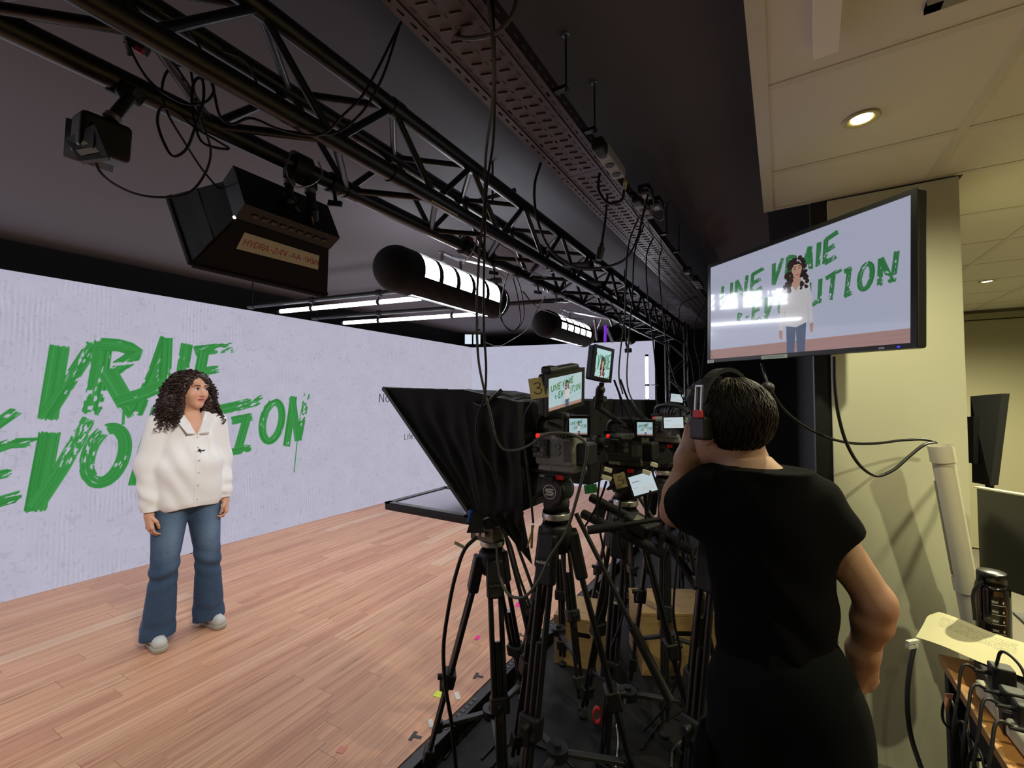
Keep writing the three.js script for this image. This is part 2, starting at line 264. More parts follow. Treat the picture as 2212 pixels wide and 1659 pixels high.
// ================================================================ the raised stage floor of timber boards
{
  const woods = [[222, 168, 131], [225, 172, 135], [218, 162, 126], [214, 157, 123], [226, 174, 138], [221, 167, 129], [217, 163, 127], [231, 190, 156]];
  const mats = woods.map((c, k) => {
    const t = noiseTex(512, 96, (x, y) => {
      const warp = 6 * fbm(x / 90, y / 30, k * 7), g = fbm(x / 130, (y + warp) / 2.6, k * 13 + 1, 4) - 0.5, band = fbm(x / 220, (y + warp * 2) / 14, k * 5) - 0.5;
      const dark = Math.max(0, fbm(x / 80 + k * 31, y / 11, 3) - 0.6) * 300 * Math.max(0, vnoise(x / 14, y / 2.2, k)), f = 52 * g + 46 * band - dark + 6 * (hash(x, y, k) - 0.5);
      return [c[0] + f, c[1] + f * 0.95, c[2] + f * 0.85];
    });
    return M(0xffffff, { map: t, roughness: 0.5 });
  });
  const g = new THREE.Group(); g.name = 'floor_stage'; g.userData.kind = 'structure'; scene.add(g);
  g.userData.label = 'raised stage floor of warm timber boards'; 
  const floorPoly = [[LEDX, 3.9], [LEDX, CORNER[1]], BACKEND, [EDGEX, BACKEND[1] + 0.0], [EDGEX, 3.9]];
  mesh('stage_base', slabFrom(floorPoly.map(([x, z]) => V(x, 0.002, z)).reverse(), V(0, LEDF - 0.012, 0)), blk, g);
  const TH = THREE.MathUtils.degToRad(-3.2), cs = Math.cos(TH), sn = Math.sin(TH), W = 0.118;
  const fwd = V(sn, 0, -cs), sideV = V(cs, 0, sn); // along the boards, across the boards
  // clip each board against the stage outline so that the field of boards ends at its edges
  const inside = (p, a, b) => (b[0] - a[0]) * (p[1] - a[1]) - (b[1] - a[1]) * (p[0] - a[0]);
  const clipPoly = (poly) => { let out = poly; for (let i = 0; i < floorPoly.length; i++) { const a = floorPoly[i], b = floorPoly[(i + 1) % floorPoly.length], res = []; for (let k = 0; k < out.length; k++) { const p = out[k], q = out[(k + 1) % out.length], ip = -inside(p, a, b), iq = -inside(q, a, b); if (ip >= 0) res.push(p); if (ip * iq < 0) { const t = ip / (ip - iq); res.push([lerp(p[0], q[0], t), lerp(p[1], q[1], t)]); } } out = res; if (out.length < 3) return null; } return out; };
  const sgn = floorPoly.reduce((s, p, i) => { const q = floorPoly[(i + 1) % floorPoly.length]; return s + p[0] * q[1] - q[0] * p[1]; }, 0);
  if (sgn > 0) floorPoly.reverse();
  const O = V(EDGEX, 0, 1.0);
  for (let r = -4; r < 38; r++) {
    let s = -4.2 - rr(0, 1.3);
    while (s < 9.3) {
      const L = rr(0.9, 1.75), e = 0.0007, poly = [[-r * W + e, s + e], [-(r + 1) * W - e + 0.0014, s + e], [-(r + 1) * W + e, s + L - e], [-r * W - e, s + L - e]];
      const pts = poly.map(([u, v]) => { const p = O.clone().addScaledVector(sideV, u).addScaledVector(fwd, v); return [p.x, p.z]; });
      const c = clipPoly(pts); const s0 = s; s += L; const pick = rnd() < 0.04 ? 7 : (rnd() * 7) | 0, off = rnd();
      if (!c) continue;
      const area2 = Math.abs(c.reduce((a, p, i) => { const q = c[(i + 1) % c.length]; return a + p[0] * q[1] - q[0] * p[1]; }, 0)); if (area2 < 0.01) continue;
      let base = c.map(([x, z]) => V(x, LEDF - 0.01, z)); const cr = (c[1][0] - c[0][0]) * (c[2][1] - c[0][1]) - (c[1][1] - c[0][1]) * (c[2][0] - c[0][0]); if (cr < 0) base.reverse();
      base.reverse();
      const geo = slabFrom(base, V(0, 0.01, 0)), pos = geo.attributes.position, uv = geo.attributes.uv;
      for (let i = 0; i < pos.count; i++) { const dx = pos.getX(i) - O.x, dz = pos.getZ(i) - O.z, u = dx * fwd.x + dz * fwd.z, v = -(dx * sideV.x + dz * sideV.z); uv.setXY(i, (u - s0) / 1.75 + off, (v - r * W) / W * 0.98 + 0.01); }
      mesh('plank', geo, mats[pick], g);
    }
  }
  // black edging with perforated connector strip along the open side
  mesh('edge_strip', span(EDGEX, EDGEX + 0.055, 0.002, LEDF - 0.004, 3.9, BACKEND[1], 0.004), M(0x0a0a0b, { roughness: 0.45 }), g);
  const slots = []; for (let z = -0.6; z > -3.2; z -= 0.032) if ((Math.floor((-z - 0.6) / 0.25) % 2) === 0) slots.push(box(0.022, 0.003, 0.018, EDGEX + 0.026, LEDF - 0.003, z));
  mesh('connector_strip', slots, M(0x3a3a3c, { roughness: 0.5 }), g);
}
// tape marks stuck to the stage
{
  const mark = (px, py, w, l, turn, mat, label, name, group) => { const p = onY(px, py, LEDF); const o = mesh(name, box(w, 0.0015, l, 0, 0.0011, 0), mat); o.position.set(p.x, LEDF, p.z); o.rotation.y = turn; tag(o, label, 'tape', group); return o; };
  const pink = M(0xff2aa4, { roughness: 0.7 }), grey = M(0x4a4a4c, { roughness: 0.8 }), lime = M(0xd4ea50, { roughness: 0.7 }), wht = M(0xd9d9d4, { roughness: 0.8 });
  mark(1120, 1306, 0.035, 0.07, 0.3, pink, 'pink tape mark on the stage boards behind the tripod', 'tape_mark', 'pink tape marks on the stage');
  mark(1087, 1336, 0.035, 0.055, 0.3, pink, 'pink tape mark on the stage boards behind the tripod', 'tape_mark', 'pink tape marks on the stage');
  mark(1031, 1378, 0.025, 0.05, 0.3, pink, 'pink tape mark on the stage boards behind the tripod', 'tape_mark', 'pink tape marks on the stage');
  mark(982, 1420, 0.012, 0.045, 0.9, pink, 'thin pink tape sliver beside the tripod leg', 'tape_mark');
  mark(738, 1620, 0.035, 0.035, 0.3, M(0xd88a80, { roughness: 0.8 }), 'faded rose square of tape on the open boards', 'tape_mark');
  mark(948, 1500, 0.045, 0.045, 0.2, lime, 'lime green square of tape beside the tripod leg', 'tape_mark');
  mark(988, 1503, 0.022, 0.06, 0.9, wht, 'white tape strip by the lime square at the stage edge', 'tape_mark');
  mark(931, 1563, 0.02, 0.055, 0.9, wht, 'white tape strip under the tripod knob at the stage edge', 'tape_mark');
  for (const [px, py] of [[1122, 1372], [1028, 1460], [892, 1590]]) {
    const p = onY(px, py, LEDF), g = thing('tape_mark', 'dark grey T shaped tape mark at the stage edge', 'tape', p, 'grey T marks along the stage edge');
    mesh('tape_strip', box(0.017, 0.0015, 0.055, 0, 0.0011, 0), grey, g); mesh('tape_strip', box(0.04, 0.0015, 0.016, 0.022, 0.0013, 0), grey, g); g.rotation.y = 0.25;
  }
}
// ================================================================ lighting truss, tower, cable tray
const TX = -1.405, TY = EYE + 0.8, TW = 0.24, TZ0 = 1.6, TZ1 = -6.45;
{
  const g = thing('lighting_truss', 'long black square lighting truss hanging over the stage edge', 'truss', V(TX, TY, TZ1));
  const ch = [[TX, TY], [TX + TW, TY], [TX, TY + TW], [TX + TW, TY + TW]], r = 0.029;
  for (const [x, y] of ch) wpart('chord', rod(V(x, y, TZ0), V(x, y, TZ1), r, r, 14), trussM, g);
  const faces = [[0, 1], [2, 3], [0, 2], [1, 3]], pitch = 0.235;
  let k = 0;
  for (let z = TZ0 - 0.1; z - pitch > TZ1; z -= pitch, k++) for (let f = 0; f < 4; f++) {
    const [i, j] = faces[f], fl = (k + (f & 1)) & 1, a = fl ? ch[i] : ch[j], b = fl ? ch[j] : ch[i];
    wpart('brace', rod(V(a[0], a[1], z), V(b[0], b[1], z - pitch), 0.0125, 0.0125, 8), trussM, g);
  }
  for (let z = TZ0 - 0.7; z > TZ1; z -= 2.0) for (const [x, y] of ch) wpart('coupler', disc(V(x, y, z), V(0, 0, 1), 0.033, 0.05, 14), trussM, g);
  // white product sticker on the chord and small fasteners
  const s = at(808, 320, 1.36); wpart('sticker', bar(V(TX + TW + 0.0005, TY + 0.0, -1.28), V(TX + TW + 0.0005, TY, -1.44), 0.03, 0.0525), whiteTape, g);
  for (const z of [-2.0, -2.06, -2.72, -2.78, -3.6, -3.66]) wpart('bolt', disc(V(TX + 0.003, TY - 0.031, z), UPV, 0.008, 0.02, 8), steel, g);
  for (const z of [-2.3, -2.36, -3.2, -3.26]) wpart('bolt', disc(V(TX + TW, TY - 0.031, z), UPV, 0.008, 0.02, 8), steel, g);
  // suspension rods to the ceiling
  for (const z of [0.6, -1.9, -4.2, -6.1]) wpart('suspension_rod', rod(V(TX + TW / 2, TY + TW, z), V(TX + TW / 2, CEIL, z), 0.006), trussM, g);
  for (const z of [0.6, -1.9, -4.2, -6.1]) wpart('crossbar', rod(V(TX - 0.02, TY + TW + 0.03, z), V(TX + TW + 0.02, TY + TW + 0.03, z), 0.012), trussM, g);
}
{ // standing tower at the end of the stage
  const X = TX - 0.02, Z = -6.62, w = 0.26, g = thing('truss_tower', 'upright black lattice tower carrying the end of the truss', 'truss', V(X + w / 2, 0, Z - w / 2));
  const c = [[X, Z], [X + w, Z], [X, Z - w], [X + w, Z - w]];
  for (const [x, z] of c) wpart('chord', rod(V(x, 0.01, z), V(x, 2.7, z), 0.022), trussM, g);
  let k = 0; for (let y = 0.1; y < 2.55; y += 0.26, k++) for (const [i, j] of [[0, 1], [2, 3], [0, 2], [1, 3]]) { const [a, b] = k & 1 ? [c[i], c[j]] : [c[j], c[i]]; wpart('brace', rod(V(a[0], y, a[1]), V(b[0], y + 0.26, b[1]), 0.009, 0.009, 6), trussM, g); }
  wpart('base_plate', span(X - 0.08, X + w + 0.08, 0, 0.012, Z - w - 0.08, Z + 0.08), trussM, g);
}
const TRX0 = -0.885, TRX1 = -0.655, TRY = EYE + 1.055;
{ // perforated tray
  const g = thing('cable_tray', 'long perforated metal cable tray hung beside the truss', 'cable tray', V((TRX0 + TRX1) / 2, TRY, -3));
  const trayM = M(0x5c5656, { roughness: 0.42, metalness: 0.85 }), w = TRX1 - TRX0;
  let z0 = 0.9;
  for (let s = 0; s < 6; s++) {
    const L = 1.4, sh = new THREE.Shape(); sh.moveTo(0, 0); sh.lineTo(w, 0); sh.lineTo(w, L - 0.004); sh.lineTo(0, L - 0.004); sh.closePath();
    const slot = (x, y, sw, sl) => { const h = new THREE.Path(); h.moveTo(x - sw / 2, y - sl / 2); h.lineTo(x - sw / 2, y + sl / 2); h.lineTo(x + sw / 2, y + sl / 2); h.lineTo(x + sw / 2, y - sl / 2); h.closePath(); sh.holes.push(h); };
    for (let y = 0.035; y < L - 0.02; y += 0.05) { slot(0.017, y, 0.007, 0.025); slot(w - 0.017, y, 0.007, 0.025); slot(0.052, y + 0.012, 0.007, 0.025); slot(w - 0.052, y + 0.012, 0.007, 0.025); slot(0.115, y + 0.02, 0.007, 0.02); }
    const flat = new THREE.ExtrudeGeometry(sh, { depth: 0.0015, bevelEnabled: false }).rotateX(-Math.PI / 2).translate(TRX0, TRY, z0);
    wpart('tray_section', flat, trayM, g);
    const rib = []; for (let y = 0.05; y < L - 0.03; y += 0.05) for (const x of [0.085, 0.145]) { const a = V(TRX0 + x - 0.016, TRY - 0.0005, z0 - y - (x > 0.1 ? 0.018 : 0)), b = a.clone().add(V(0.032, 0, 0.012)); rib.push(new THREE.CapsuleGeometry(0.0035, 0.03, 2, 6).rotateZ(Math.PI / 2).rotateY(0.35).translate((a.x + b.x) / 2, a.y, (a.z + b.z) / 2)); }
    wpart('embossing', rib, trayM, g);
    wpart('groove', [span(TRX0 + 0.032, TRX0 + 0.037, TRY - 0.004, TRY, z0, z0 - L + 0.004, 0.001), span(TRX1 - 0.037, TRX1 - 0.032, TRY - 0.004, TRY, z0, z0 - L + 0.004, 0.001)], trayM, g);
    for (const x of [TRX0, TRX1]) {
      const s2 = new THREE.Shape(); s2.moveTo(0, 0); s2.lineTo(0.055, 0); s2.lineTo(0.055, L - 0.004); s2.lineTo(0, L - 0.004); s2.closePath();
      for (let y = 0.03; y < L - 0.02; y += 0.05) { const h = new THREE.Path(); h.moveTo(0.022, y); h.lineTo(0.022, y + 0.025); h.lineTo(0.03, y + 0.025); h.lineTo(0.03, y); h.closePath(); s2.holes.push(h); }
      wpart('side_flange', new THREE.ExtrudeGeometry(s2, { depth: 0.0015, bevelEnabled: false }).rotateX(-Math.PI / 2).rotateZ(Math.PI / 2).translate(x, TRY, z0), trayM, g);
    }
    z0 -= L;
  }
  for (const z of [0.2, -1.35, -1.62, -2.9, -3.3, -4.9, -5.6, -6.9]) {
    wpart('hanger_rod', rod(V(TRX1 + 0.045, TRY - 0.005, z), V(TRX1 + 0.045, CEIL, z), 0.0035, 0.0035, 6), trussM, g);
    wpart('ceiling_anchor', lathe([[0, 0], [0.013, 0], [0.011, 0.006], [0.004, 0.012], [0, 0.012]], 10).translate(TRX1 + 0.045, CEIL - 0.012, z), alu, g);
    wpart('hanger_bar', span(TRX0 + 0.01, TRX1 + 0.05, TRY + 0.004, TRY + 0.016, z - 0.012, z + 0.012), trussM, g);
  }
}
// sockets and boxes clipped to the side of the tray
function socketStrip(px, py, d, len, label) {
  const p = at(px, py, d), g = thing('power_strip', label, 'power strip', V(TRX1 + 0.03, TRY - 0.02, p.z));
  const m = M(0x9a9a98, { roughness: 0.6 });
  mesh('housing', [box(0.055, 0.045, len, 0.008, 0, 0, 0.006)], m, g);
  for (let k = 0; k < Math.round(len / 0.09); k++) { const z = -len / 2 + 0.05 + k * 0.09; mesh('socket', disc(V(0.008, -0.024, z), UPV, 0.019, 0.004, 16), charcoal, g); }
  mesh('clamp', [box(0.012, 0.08, 0.03, -0.022, 0.02, len * 0.3), box(0.012, 0.08, 0.03, -0.022, 0.02, -len * 0.3)], blk, g);
  mesh('plug', box(0.05, 0.05, 0.07, 0.014, -0.012, len / 2 + 0.02, 0.01), blk, g);
  return g;
}
socketStrip(1330, 390, 1.9, 0.26, 'pale grey socket strip with a yellow cable end beside the tray');
socketStrip(1375, 450, 2.4, 0.24, 'pale grey socket strip further along the tray beside black plugs');
socketStrip(1465, 585, 4.0, 0.34, 'pale grey socket strip towards the far end of the tray');
socketStrip(1500, 650, 5.6, 0.3, 'small pale socket box at the last hanger of the tray');
{
  const spots = [[1395, 415, 2.2], [1418, 440, 2.35], [1485, 585, 3.6]];
  spots.forEach(([x, y, d], i) => {
    const p = at(x, y, d); p.y = Math.min(p.y, CEIL - 0.1); const g = thing('power_adapter', ['black power adapter with a pale label hanging at the tray', 'coiled black adapter bundle hung at the tray side', 'black adapter hanging over the far socket strip'][i], 'adapter', p);
    mesh('casing', box(0.06, 0.045, 0.1, 0, 0, 0, 0.008), blk, g); mesh('sticker', box(0.03, 0.002, 0.05, 0, -0.0235, 0), M(0xbdbdb8), g);
    mesh('lead', tube([V(0, 0, 0.05), V(0.04, -0.03, 0.09), V(0.05, -0.09, 0.04), V(0.0, -0.07, -0.05), V(-0.06, 0.0, -0.07), V(-0.1, 0.03, -0.02)], 0.004), cableM, g);
  });
  const y = at(1348, 395, 1.85), g = thing('cable_end', 'yellow tipped cable end looped beside the grey socket strip', 'cable', y);
  mesh('sleeve', rod(V(0, -0.03, 0), V(0.006, 0.0, 0), 0.008), M(0xcfc9a8), g); mesh('yellow_tip', rod(V(0.006, 0, 0), V(0.003, 0.02, 0), 0.007, 0.003), M(0xd9a92a), g);
  mesh('lead', tube([V(0, -0.03, 0), V(-0.01, -0.07, 0), V(-0.06, -0.08, 0.02), V(-0.1, -0.02, 0.03), V(-0.1, 0.06, 0.02)], 0.006), cableM, g);
}
// ---------------------------------------------------------------- tubular soft lights with black skirts
function balloon(z0, z1, x, y, R, label, split) {
  const L = Math.abs(z1 - z0), g = thing('tube_light', label, 'studio light', V(x, y, (z0 + z1) / 2)), n = 40;
  const core = M(0xf4f4f2, { roughness: 0.5, emissive: 0xf3f6ff, emissiveIntensity: 12 }), skirt = M(0x131314, { roughness: 0.85, bumpMap: noiseF, bumpScale: 0.004, side: THREE.DoubleSide });
  mesh('diffuser', new THREE.CapsuleGeometry(R, L - 2 * R, 10, n).rotateX(Math.PI / 2), core, g);
  // angles run around the axis: 0 = towards +x, 90 = up
  const sheet = (a0, a1, s0, s1, r, wob = 0, na = 14) => { const ns = 18, pos = [], idx = []; for (let i = 0; i <= ns; i++) for (let j = 0; j <= na; j++) { const s = lerp(s0, s1, i / ns), a = lerp(a0, a1, j / na) * Math.PI / 180, q = r + wob * Math.sin(i * 1.7 + j) * (j % na ? 1 : 0.3); pos.push(Math.cos(a) * q, Math.sin(a) * q, s); } for (let i = 0; i < ns; i++) for (let j = 0; j < na; j++) { const p = i * (na + 1) + j; idx.push(p, p + 1, p + na + 1, p + 1, p + na + 2, p + na + 1); } const b = new THREE.BufferGeometry(); b.setAttribute('position', new THREE.Float32BufferAttribute(pos, 3)); b.setIndex(idx); b.computeVertexNormals(); return b; };
  const h = L / 2, r = R + 0.006;
  for (const e of [-1, 1]) mesh('end_cap', [new THREE.SphereGeometry(R + 0.013, 40, 16, 0, Math.PI * 2, 0, Math.PI / 2).rotateX(e * Math.PI / 2).translate(0, 0, e * (h - R)), sheet(-90, 270, e * (h - R), e * (h - R - 0.1), R + 0.0125, 0, 40)], skirt, g);
  mesh('skirt', sheet(-82, -18, h - R - 0.08, -h + R + 0.08, r + 0.004, 0.003), skirt, g);
  mesh('skirt', sheet(198, 262, h - R - 0.08, -h + R + 0.08, r + 0.004, 0.003), skirt, g);
  const span2 = L - 2 * R - 0.16; for (let k = 1; k < 5; k++) { const s = -span2 / 2 + span2 * k / 5; mesh('strap', sheet(-20, 200, s - 0.02, s + 0.02, r + 0.003), skirt, g); }
  if (split) { mesh('strap', sheet(8, 20, -span2 / 2 - 0.02, span2 / 2 + 0.02, r + 0.0045), skirt, g); mesh('strap', sheet(160, 172, -span2 / 2 - 0.02, span2 / 2 + 0.02, r + 0.0045), skirt, g); }
  mesh('strap', sheet(62, 118, -span2 / 2 - 0.02, span2 / 2 + 0.02, r + 0.0045), skirt, g);
  mesh('yoke', [bar(V(0, R, -0.1), V(0.0, R + 0.09, -0.1), 0.03, 0.006), bar(V(0, R, 0.1), V(0, R + 0.09, 0.1), 0.03, 0.006), bar(V(0, R + 0.09, -0.12), V(0, R + 0.09, 0.12), 0.03, 0.01), rod(V(0, R + 0.09, 0), V(TX - x, TY - y, 0), 0.012)], steel, g);
  mesh('clamp', disc(V(TX - x, TY - y, 0), V(0, 0, 1), 0.036, 0.04, 14), blk, g);
  area(R * 1.1, L - 2 * R, 0xf3f6ff, 26, V(x, y - R - 0.015, (z0 + z1) / 2), V(x, y - 2, (z0 + z1) / 2 - 1e-4));
  return g;
}
balloon(-1.72, -2.98, -1.93, EYE + 0.77, 0.125, 'large glowing tubular soft light in a black skirt by the panel light');
balloon(-3.78, -5.02, -2.0, EYE + 0.755, 0.125, 'smaller looking tubular soft light in a black skirt behind the upright monitor', true);
// ---------------------------------------------------------------- linear LED tubes hung on pipes over the stage
function tubeLamp(a, b, label) {
  const dir = b.clone().sub(a).normalize(), c = a.clone().add(b).multiplyScalar(0.5), g = thing('led_tube', label, 'light', c);
  wpart('tube', rod(a, b, 0.021, 0.021, 16), M(0xf5f5f5, { roughness: 0.4, emissive: 0xf6f8ff, emissiveIntensity: 5 }), g);
  wpart('end_cap', disc(a, dir, 0.023, 0.03), blk, g); wpart('end_cap', disc(b, dir, 0.023, 0.03), blk, g);
  return g;
}
function hungTube(a, b, label, label2) {
  const g = tubeLamp(a, b, label), dir = b.clone().sub(a).normalize(), up = V(0, 0.085, 0), p0 = a.clone().add(up).addScaledVector(dir, -0.45), p1 = b.clone().add(up).addScaledVector(dir, 0.75);
  p0.x = Math.max(p0.x, LEDX + 0.1);
  const pipe = thing('lighting_pipe', label2, 'pipe', p0);
  wpart('pipe', rod(p0, p1, 0.024, 0.024, 14), trussM, pipe);
  for (const t of [0.02, 0.98]) { const q = p0.clone().lerp(p1, t); wpart('hanger_rod', rod(q, V(q.x, CEIL, q.z), 0.006), trussM, pipe); wpart('coupler', disc(q, dir, 0.03, 0.05), trussM, pipe); }
  for (const t of [0.25, 0.72]) { const q = a.clone().lerp(b, t); wpart('clamp', [disc(q.clone().add(up), dir, 0.034, 0.045, 12), rod(q.clone().add(V(0, 0.02, 0)), q.clone().add(up), 0.009), disc(q, dir, 0.027, 0.03, 12), rod(q.clone().add(V(0, 0.05, 0)), q.clone().add(V(0.05, 0.055, 0.05)), 0.006)], blk, g); }
  const mid = a.clone().add(b).multiplyScalar(0.5).add(V(0, -0.03, 0)), L = a.distanceTo(b);
  const l = area(L, 0.04, 0xf6f8ff, 40, mid, mid.clone().add(V(0, -1, 0))); l.rotation.set(-Math.PI / 2, 0, 0); l.rotateZ(-Math.atan2(dir.z, dir.x));
}
hungTube(V(-4.41, EYE + 0.905, -2.6), V(-2.72, EYE + 0.905, -2.92), 'bright linear tube lamp over the stage behind the panel light', 'black pipe that carries the tube lamp behind the panel light');
hungTube(V(-4.41, EYE + 0.9, -3.37), V(-2.48, EYE + 0.9, -3.82), 'bright linear tube lamp over the stage under the balloon light', 'black pipe that carries the tube lamp under the balloon light');
hungTube(V(-4.41, EYE + 0.9, 0.45), V(-2.55, EYE + 0.9, 0.1), 'bright linear tube lamp over the open front of the stage', 'black pipe that carries the tube lamp over the front of the stage');
hungTube(V(-4.41, EYE + 0.9, 1.5), V(-2.55, EYE + 0.9, 1.15), 'bright linear tube lamp over the stage beside the photographer', 'black pipe that carries the tube lamp beside the photographer');
{ // upright tube standing in front of the end wall
  const a = onZ(1397, 856, -6.3), b = onZ(1397, 768, -6.3), g = tubeLamp(V(b.x, a.y - 0.05, b.z), b, 'upright linear tube lamp standing against the end wall');
  wpart('stand', [rod(V(b.x, 0, b.z), V(b.x, a.y - 0.07, b.z), 0.012)], blk, g); wpart('foot', disc(V(b.x, 0.015, b.z), UPV, 0.16, 0.03, 24), blk, g);
  wpart('clamp', [rod(V(b.x, b.y - 0.42, b.z), V(b.x + 0.16, b.y - 0.42, b.z), 0.008), disc(V(b.x, b.y - 0.42, b.z), UPV, 0.028, 0.03)], blk, g);
  pointLamp(0xf6f8ff, 0.6, V(b.x, 1.65, b.z + 0.06), 1);
}
// ---------------------------------------------------------------- the panel light marked HYDRA, hung along the truss and aimed down at the stage
const inkTape = (txt, w, h, size, color, bg, font = 'sans-serif') => canvas(w, h, (c) => { c.fillStyle = bg; c.fillRect(0, 0, w, h); c.fillStyle = color; c.font = `${size}px ${font}`; c.textAlign = 'center'; c.textBaseline = 'middle'; c.fillText(txt, w / 2, h / 2); });
{
  const E = EYE, p2 = V(-1.45, E + 0.567, -0.71), p3 = V(-1.45, E + 0.567, -1.033), p1 = V(-1.52, E + 0.7, -0.71), p4 = V(-1.52, E + 0.7, -1.033);
  const o2 = V(-1.6, E + 0.432, -0.652), o3 = V(-1.6, E + 0.428, -1.137), o1 = V(-1.775, E + 0.69, -0.652), o4 = V(-1.775, E + 0.69, -1.137);
  const ctr = p1.clone().add(p3).multiplyScalar(0.5), g = thing('panel_light', 'black panel light with fabric flaps and a handwritten label', 'studio light', ctr);
  const cloth = M(0x121314, { roughness: 0.9, bumpMap: noiseF, bumpScale: 0.002 }), cloth2 = M(0x1d1f20, { roughness: 0.75 });
  const axis = V(-0.88, -0.47, 0), nb = axis.clone().negate(), u = V(0, 0, -1), up = p1.clone().sub(p2).normalize();
  const flap = (a, b, c, d, m) => { let nrm = b.clone().sub(a).cross(c.clone().sub(a)).normalize(); if (nrm.dot(a.clone().sub(ctr).addScaledVector(axis, -a.clone().sub(ctr).dot(axis))) < 0) nrm.negate(); return wpart('flap', slabFrom([a, b, c, d], nrm.clone().multiplyScalar(0.006)), m, g); };
  flap(p2, p3, o3, o2, cloth); flap(p1, p2, o2, o1, cloth2); flap(p3, p4, o4, o3, cloth); flap(p4, p1, o1, o4, cloth);
  for (const [a, b] of [[o1, o2], [o2, o3], [o3, o4], [o4, o1]]) wpart('hem', bar(a, b, 0.02, 0.02, axis, 0.005), cloth, g);
  wpart('reinforcement', slabFrom([o1.clone().lerp(p1, 0.36), o2.clone().lerp(p2, 0.36), o2.clone().lerp(p2, 0.55), o1.clone().lerp(p1, 0.55)].map(p => p.clone().add(V(0, 0, 0.0065))), V(0, 0, 0.002)), M(0x2a2c2d, { roughness: 0.7 }), g);
  const back = [p1, p2, p3, p4].map(p => p.clone().sub(ctr).multiplyScalar(1.05).add(ctr));
  wpart('housing', slabFrom(back, nb.clone().multiplyScalar(0.07)), blk, g);
  for (let k = 0; k < 9; k++) { const q = p2.clone().lerp(p3, 0.12 + k * 0.095).addScaledVector(nb, 0.035).addScaledVector(up, -0.0052); wpart('vent', bar(q.clone().addScaledVector(u, -0.009), q.clone().addScaledVector(u, 0.009), 0.012, 0.004, up), blkGloss, g); }
  wpart('emitter', slabFrom([p1, p2, p3, p4].map(p => p.clone().lerp(ctr, 0.12).addScaledVector(axis, 0.004)), axis.clone().multiplyScalar(0.003)), M(0xf0efe8, { roughness: 0.5, emissive: 0xfff8f0, emissiveIntensity: 10 }), g);
  { const q = ctr.clone().addScaledVector(axis, 0.02); area(0.29, 0.12, 0xfff8f0, PANELK, q, q.clone().add(axis)); }
  const N = o3.clone().sub(p2).cross(p3.clone().sub(p2)).normalize(); if (N.x < 0) N.negate(); const lp = (a, b) => p2.clone().lerp(p3, a).lerp(o2.clone().lerp(o3, a), b).addScaledVector(N, 0.0072);
  const tapeTex = canvas(512, 112, (c, w, h) => { c.fillStyle = '#d9d6bd'; c.fillRect(0, 0, w, h); c.fillStyle = '#b23a44'; c.font = '58px sans-serif'; c.textAlign = 'center'; c.textBaseline = 'middle'; const t = 'HYDRA-24V-4A-96W'; let x = 36; for (const ch of t) { c.save(); c.translate(x, h / 2 + rr(-3, 3)); c.rotate(rr(-0.09, 0.09)); c.fillText(ch, 0, 0); c.restore(); x += ch === '-' ? 24 : 32; } });
  wpart('label_tape', quad(lp(0.16, 0.5), lp(0.9, 0.46), lp(0.9, 0.17), lp(0.13, 0.17)), M(0xffffff, { map: tapeTex, roughness: 0.8, side: THREE.DoubleSide }), g).userData.label = 'cream tape with red handwriting';
  wpart('indicator', sph(p2.clone().add(V(0.004, 0, 0.008)), 0.005), M(0xffffff, { emissive: 0xffffff, emissiveIntensity: 2 }), g);
  // arms from the housing up to the chord
  const h1 = p2.clone().lerp(p3, 0.55).addScaledVector(nb, 0.075).addScaledVector(up, 0.05), zc = h1.z, j1 = V(-1.4, E + 0.665, zc + 0.04), j2 = V(-1.385, E + 0.66, zc - 0.04), t1 = V(TX + 0.005, TY - 0.045, zc + 0.035), t2 = V(TX + 0.015, TY - 0.05, zc - 0.03);
  wpart('arm', rod(t1, j1, 0.014), blk, g); wpart('arm', rod(t2, j2, 0.016), blk, g);
  wpart('ball_joint', sph(j1, 0.026, 16), blkGloss, g); wpart('swivel', rod(j1, h1, 0.014), blkGloss, g); wpart('swivel', rod(j2, h1.clone().add(V(0.01, -0.02, -0.05)), 0.018), blk, g);
  wpart('orange_ring', disc(h1.clone().add(V(0.01, -0.015, -0.045)), h1.clone().sub(j2), 0.02, 0.004), M(0xc0752e, { roughness: 0.5 }), g);
  wpart('silver_collar', disc(t1.clone().lerp(j1, 0.3), UPV, 0.018, 0.016), steel, g); wpart('silver_collar', disc(t2.clone().lerp(j2, 0.3), UPV, 0.019, 0.016), steel, g);
  wpart('bracket', bar(V(TX + 0.01, TY - 0.045, zc + 0.06), V(TX + 0.01, TY - 0.045, zc - 0.06), 0.012, 0.035), blk, g);
  wpart('truss_clamp', disc(V(TX, TY, zc), V(0, 0, 1), 0.044, 0.06, 16), blk, g);
  wpart('safety_wire', tube([V(TX + 0.035, TY + 0.02, zc + 0.05), V(TX + 0.04, TY - 0.05, zc + 0.07), V(TX + 0.05, TY - 0.1, zc + 0.05), V(TX + 0.06, TY - 0.08, zc), V(TX + 0.055, TY - 0.02, zc - 0.05), V(TX + 0.02, TY + 0.04, zc - 0.06)], 0.0025), steel, g);
}
